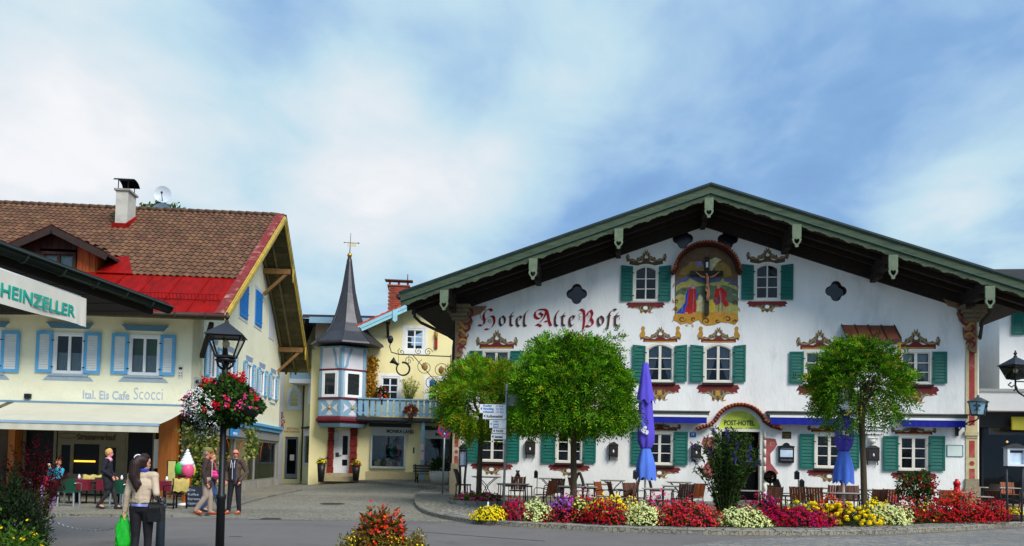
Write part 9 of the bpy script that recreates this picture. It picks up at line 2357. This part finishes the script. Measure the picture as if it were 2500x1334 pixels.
for i in range(9):
 f=i/8;hw=.085+.015*sin(f*4)-(.06*max(0,f-.75)*4)*.8;dp=.055*(1-f*.55)
 for k in range(n):a=2*pi*k/n;cx,sy=cos(a),sin(a);vs.append((hw*(abs(cx)**.6)*(1 if cx>0 else -1)+.012*sin(9*f+k),dp*sy+.012*sin(k*2.1+f*7),f*.42))
mb.add(vs,[(i*n+k,i*n+(k+1)%n,(i+1)*n+(k+1)%n,(i+1)*n+k) for i in range(8) for k in range(n)]+[tuple(range(n))[::-1]],True)
mb.build('sack',mat('bag_green',C(30,190,44),.25,.15,6,.3,10,spec=.6,transl=.15),t)
mb=MB();mb.tube([(-.045,0,.41),(-.02,0,.46),(0,0,.47),(.03,0,.46),(.05,0,.41)],.012,6);mb.build('handle',MATS['bag_green'],t)
t=thing('handbag','large black leather handbag hanging from the forearm of the woman in beige','bag',(q.x+.20,10.98,.68),.1)
mb=MB();pr=[(-.085,0),(.085,-.01),(.10,.1),(.09,.24),(.07,.26),(-.07,.26),(-.085,.22),(-.10,.1)];mb.poly(pr,y0=-.06,y1=.06);mb.build('bag_body',M_('leather_black',24,24,26,r=.35),t)
mb=MB()
for y in (-.04,.04):mb.tube([(-.06,y,.25),(-.05,y,.36),(-.02,y,.43),(.02,y,.36),(.06,y,.25)],.009,6)
mb.build('handle',MATS['leather_black'],t);mb=MB();mb.box(-.07,.07,-.068,-.0605,.18,.23);mb.tube([(.08,-.065,.22),(.10,-.065,.10)],.010,5);mb.build('flap',M_('leather_grey',52,50,50,r=.35),t)
q=at_depth(260,1245,22.0);walkL=dict(kneeL=(-.08,.15,.52),ankL=(-.08,.25,.10),kneeR=(.08,.05,.50),ankR=(.08,-.20,.13),toeR=(0,.14,-.08),hipc=(0,.03,.95),wrL=(-.17,.16,.98),wrR=(.17,.16,.98),elL=(-.27,-.06,1.14),elR=(.27,-.06,1.14),hdirL=(.2,.5,-.7),hdirR=(-.2,.5,-.7))
gw=ground_h(q.x,22.0)+.055
t,j,F,s=person('blonde woman in long black coat and pink scarf walking past the cafe tables',q.x,22.0,gw,R_(-82),1.64,walkL,dict(top=dict(n='coat',m=M_('coat_black',30,30,40),hem=.62,w=.165,g=.026),legs=dict(n='trousers',m=M_('trousers_charcoal',44,42,44)),shoe=M_('boot_grey',40,38,40),hair=M_('hair_blonde',206,166,92,v=.25),skin=mat('skin_pink',C(216,146,122),.55,.06,8)),.014)
mb=MB();mb.lathe([(.085,1.40*s),(.10,1.45*s),(.085,1.50*s),(.06,1.52*s)],14);mb.build('scarf',M_('scarf_pink',232,160,196),t)
q=at_depth(500,1258,20.8);gw=ground_h(q.x,20.8)+.05
t,j,F,s=person('elderly man in brown jacket, beige trousers and olive flat cap walking',q.x,20.8,gw,R_(-75),1.70,dict(walkL,wrL=(-.22,.02,.88),wrR=(.22,.02,.86),elL=(-.25,-.06,1.15),elR=(.25,-.05,1.15),kneeL=(-.09,.10,.51),ankL=(-.09,.12,.09),kneeR=(.09,.02,.5),ankR=(.09,-.22,.13)),dict(top=dict(n='jacket',m=M_('jacket_brown',62,48,44),hem=.76,w=.16,g=.024),legs=dict(n='trousers',m=M_('trousers_taupe',160,142,128),w=1.25),shoe=M_('shoe_rust',150,60,30,r=.5),hair=M_('hair_grey',150,146,140),skin=mat('skin_ruddy',C(206,132,100),.55,.08,8)),.014)
blend('flat_cap',[(F(0,-.02,.095),F(0,.04,.09),.098*s,.092*s,1),(F(0,.07,.085),F(0,.125,.07),.06*s,.035*s)],M_('cap_olive',128,116,64),t,.011)
mb=MB();capsule(mb,F(-.07,.088,.02),F(.07,.088,.02),.010,.010);mb.build('glasses',m_black,t)
mb=MB();mb.poly([(-.035,1.02*s),(.04,1.02*s),(.06,1.44*s),(-.05,1.44*s)],y0=0,y1=.01);o=mb.build('shirt_front',M_('shirt_cream',214,200,170),t);o.rotation_euler=(0,0,pi);o.location=(0,.145,0)
q=at_depth(512,1250,21.7);gw=ground_h(q.x,21.7)+.05
person('person in jeans walking half hidden behind the man with the flat cap',q.x,21.7,gw,R_(-75),1.60,dict(walkL),dict(top=dict(n='jacket',m=M_('jacket_dark_red',84,40,50),hem=.86,g=.02),legs=dict(n='jeans',m=M_('jeans_blue',60,80,120)),shoe=M_('shoe_navy',44,54,70),hair=M_('hair_red',150,84,50)),.014)
p=at_depth(523,1155,21.6);t=thing('pink_bag','bright pink shoulder bag behind the man with the flat cap','bag',(p.x,21.55,p.z-.12),.3)
blend('bag_body',[(V((-.06,0,.06)),V((.07,0,.05)),.06,.06,.7),(V((-.04,0,.14)),V((.05,0,.13)),.055,.05,.7)],M_('bag_pink',226,40,140,r=.4),t,.012);mb=MB();mb.tube([(-.06,0,.16),(-.03,.02,.36),(.0,.02,.42),(.03,.02,.36),(.07,0,.16)],.012,6);mb.build('strap',MATS['bag_pink'],t)
q=at_depth(571,1252,21.9);gw=ground_h(q.x,21.9)+.006
t,j,F,s=person('bald man with glasses in open brown jacket and navy hoodie standing',q.x,21.9,gw,R_(172),1.76,dict(wrL=(-.20,.10,.92),wrR=(.20,.10,.92),elL=(-.30,-.07,1.14),elR=(.30,-.07,1.14),ankL=(-.14,-.02,.09),ankR=(.13,.06,.09),kneeL=(-.12,.02,.5),kneeR=(.11,.04,.5),hdirL=(.2,.3,-1),hdirR=(-.2,.3,-1)),dict(top=dict(n='jacket',m=M_('jacket_umber',82,66,56),hem=.86,w=.150,g=.026),legs=dict(n='trousers',m=M_('trousers_ink',26,27,34),w=1.12),shoe=M_('shoe_orange',176,84,40,r=.5),skin=mat('skin_pale',C(224,140,122),.5,.05,8)),.014,.45)
blend('hoodie',[(V((0,.075,1.34))*s,V((0,.085,1.02))*s,.085*s,.085*s,.75),(V((0,.085,1.02))*s,V((0,.085,.93))*s,.085*s,.08*s,.8),(V((-.05,.03,1.46))*s,V((.05,.03,1.46))*s,.05*s,.05*s)],M_('hoodie_navy',34,40,64),t,.013)
mb=MB();mb.tube([V((0,.165,1.40))*s,V((0,.165,1.2))*s,V((0,.163,.95))*s],.006,5)
for e in (-1,1):mb.tube([V((e*.05,.135,1.46))*s,V((e*.05,.162,1.36))*s,V((e*.05,.165,1.26))*s],.007,5)
mb.build('zip_and_cords',m_pvc,t)
mb=MB();R2=[F(-.075,.07,.02),F(-.032,.100,.02),F(.032,.100,.02),F(.075,.07,.02)]
for a,b in zip(R2,R2[1:]):mb.bar(a,b,.008,.022)
mb.build('glasses',m_black,t)
q=at_depth(142,1190,25.3);gw=ground_h(q.x,25.3)+.055
wicker('dark wicker cafe chair under the guest in the turquoise jacket',(q.x,25.3,gw),R_(160),m_wick,m_black,'cafe_chair','low cafe chairs',True)
t,j,F,s=person('guest in turquoise jacket sitting and eating ice cream behind the tables',q.x,25.3,gw,R_(150),1.66,dict(hipL=(-.09,.02,.52),hipR=(.09,.02,.52),hipc=(0,.02,.54),waist=(0,-.02,.66),chest=(0,-.0,.88),shL=(-.185,0,1.03),shR=(.185,0,1.03),neck=(0,.01,1.08),head=(0,.03,1.24),kneeL=(-.11,.44,.52),kneeR=(.11,.44,.52),ankL=(-.11,.42,.09),ankR=(.11,.42,.09),elL=(-.25,.10,.78),wrL=(-.14,.30,.74),elR=(.27,.16,.86),wrR=(.10,.24,1.08),hdirR=(-.3,.2,.8),hdirL=(.4,.8,0)),dict(top=dict(n='jacket',m=M_('jacket_turquoise',40,160,190),hem=.56,g=.024),legs=dict(n='trousers',m=MATS['trousers_ink']),shoe=MATS['boot_grey'],hair=M_('hair_auburn',150,80,44)),.014,.5,True)
w=V((q.x,25.3,gw))+Matrix.Rotation(R_(150),3,'Z')@(j['wrR']+V((-.03,.06,.10)))
t=thing('ice_cream','small pale ice cream held by the guest in turquoise','ice cream',tuple(w));mb=MB();mb.lathe([(.005,-.10),(.03,0)],10);mb.build('cone',MATS['waffle'],t);mb=MB();ball(mb,(0,0,.02),.04);mb.build('scoop',m_framew,t)
bpy.context.view_layer.update()
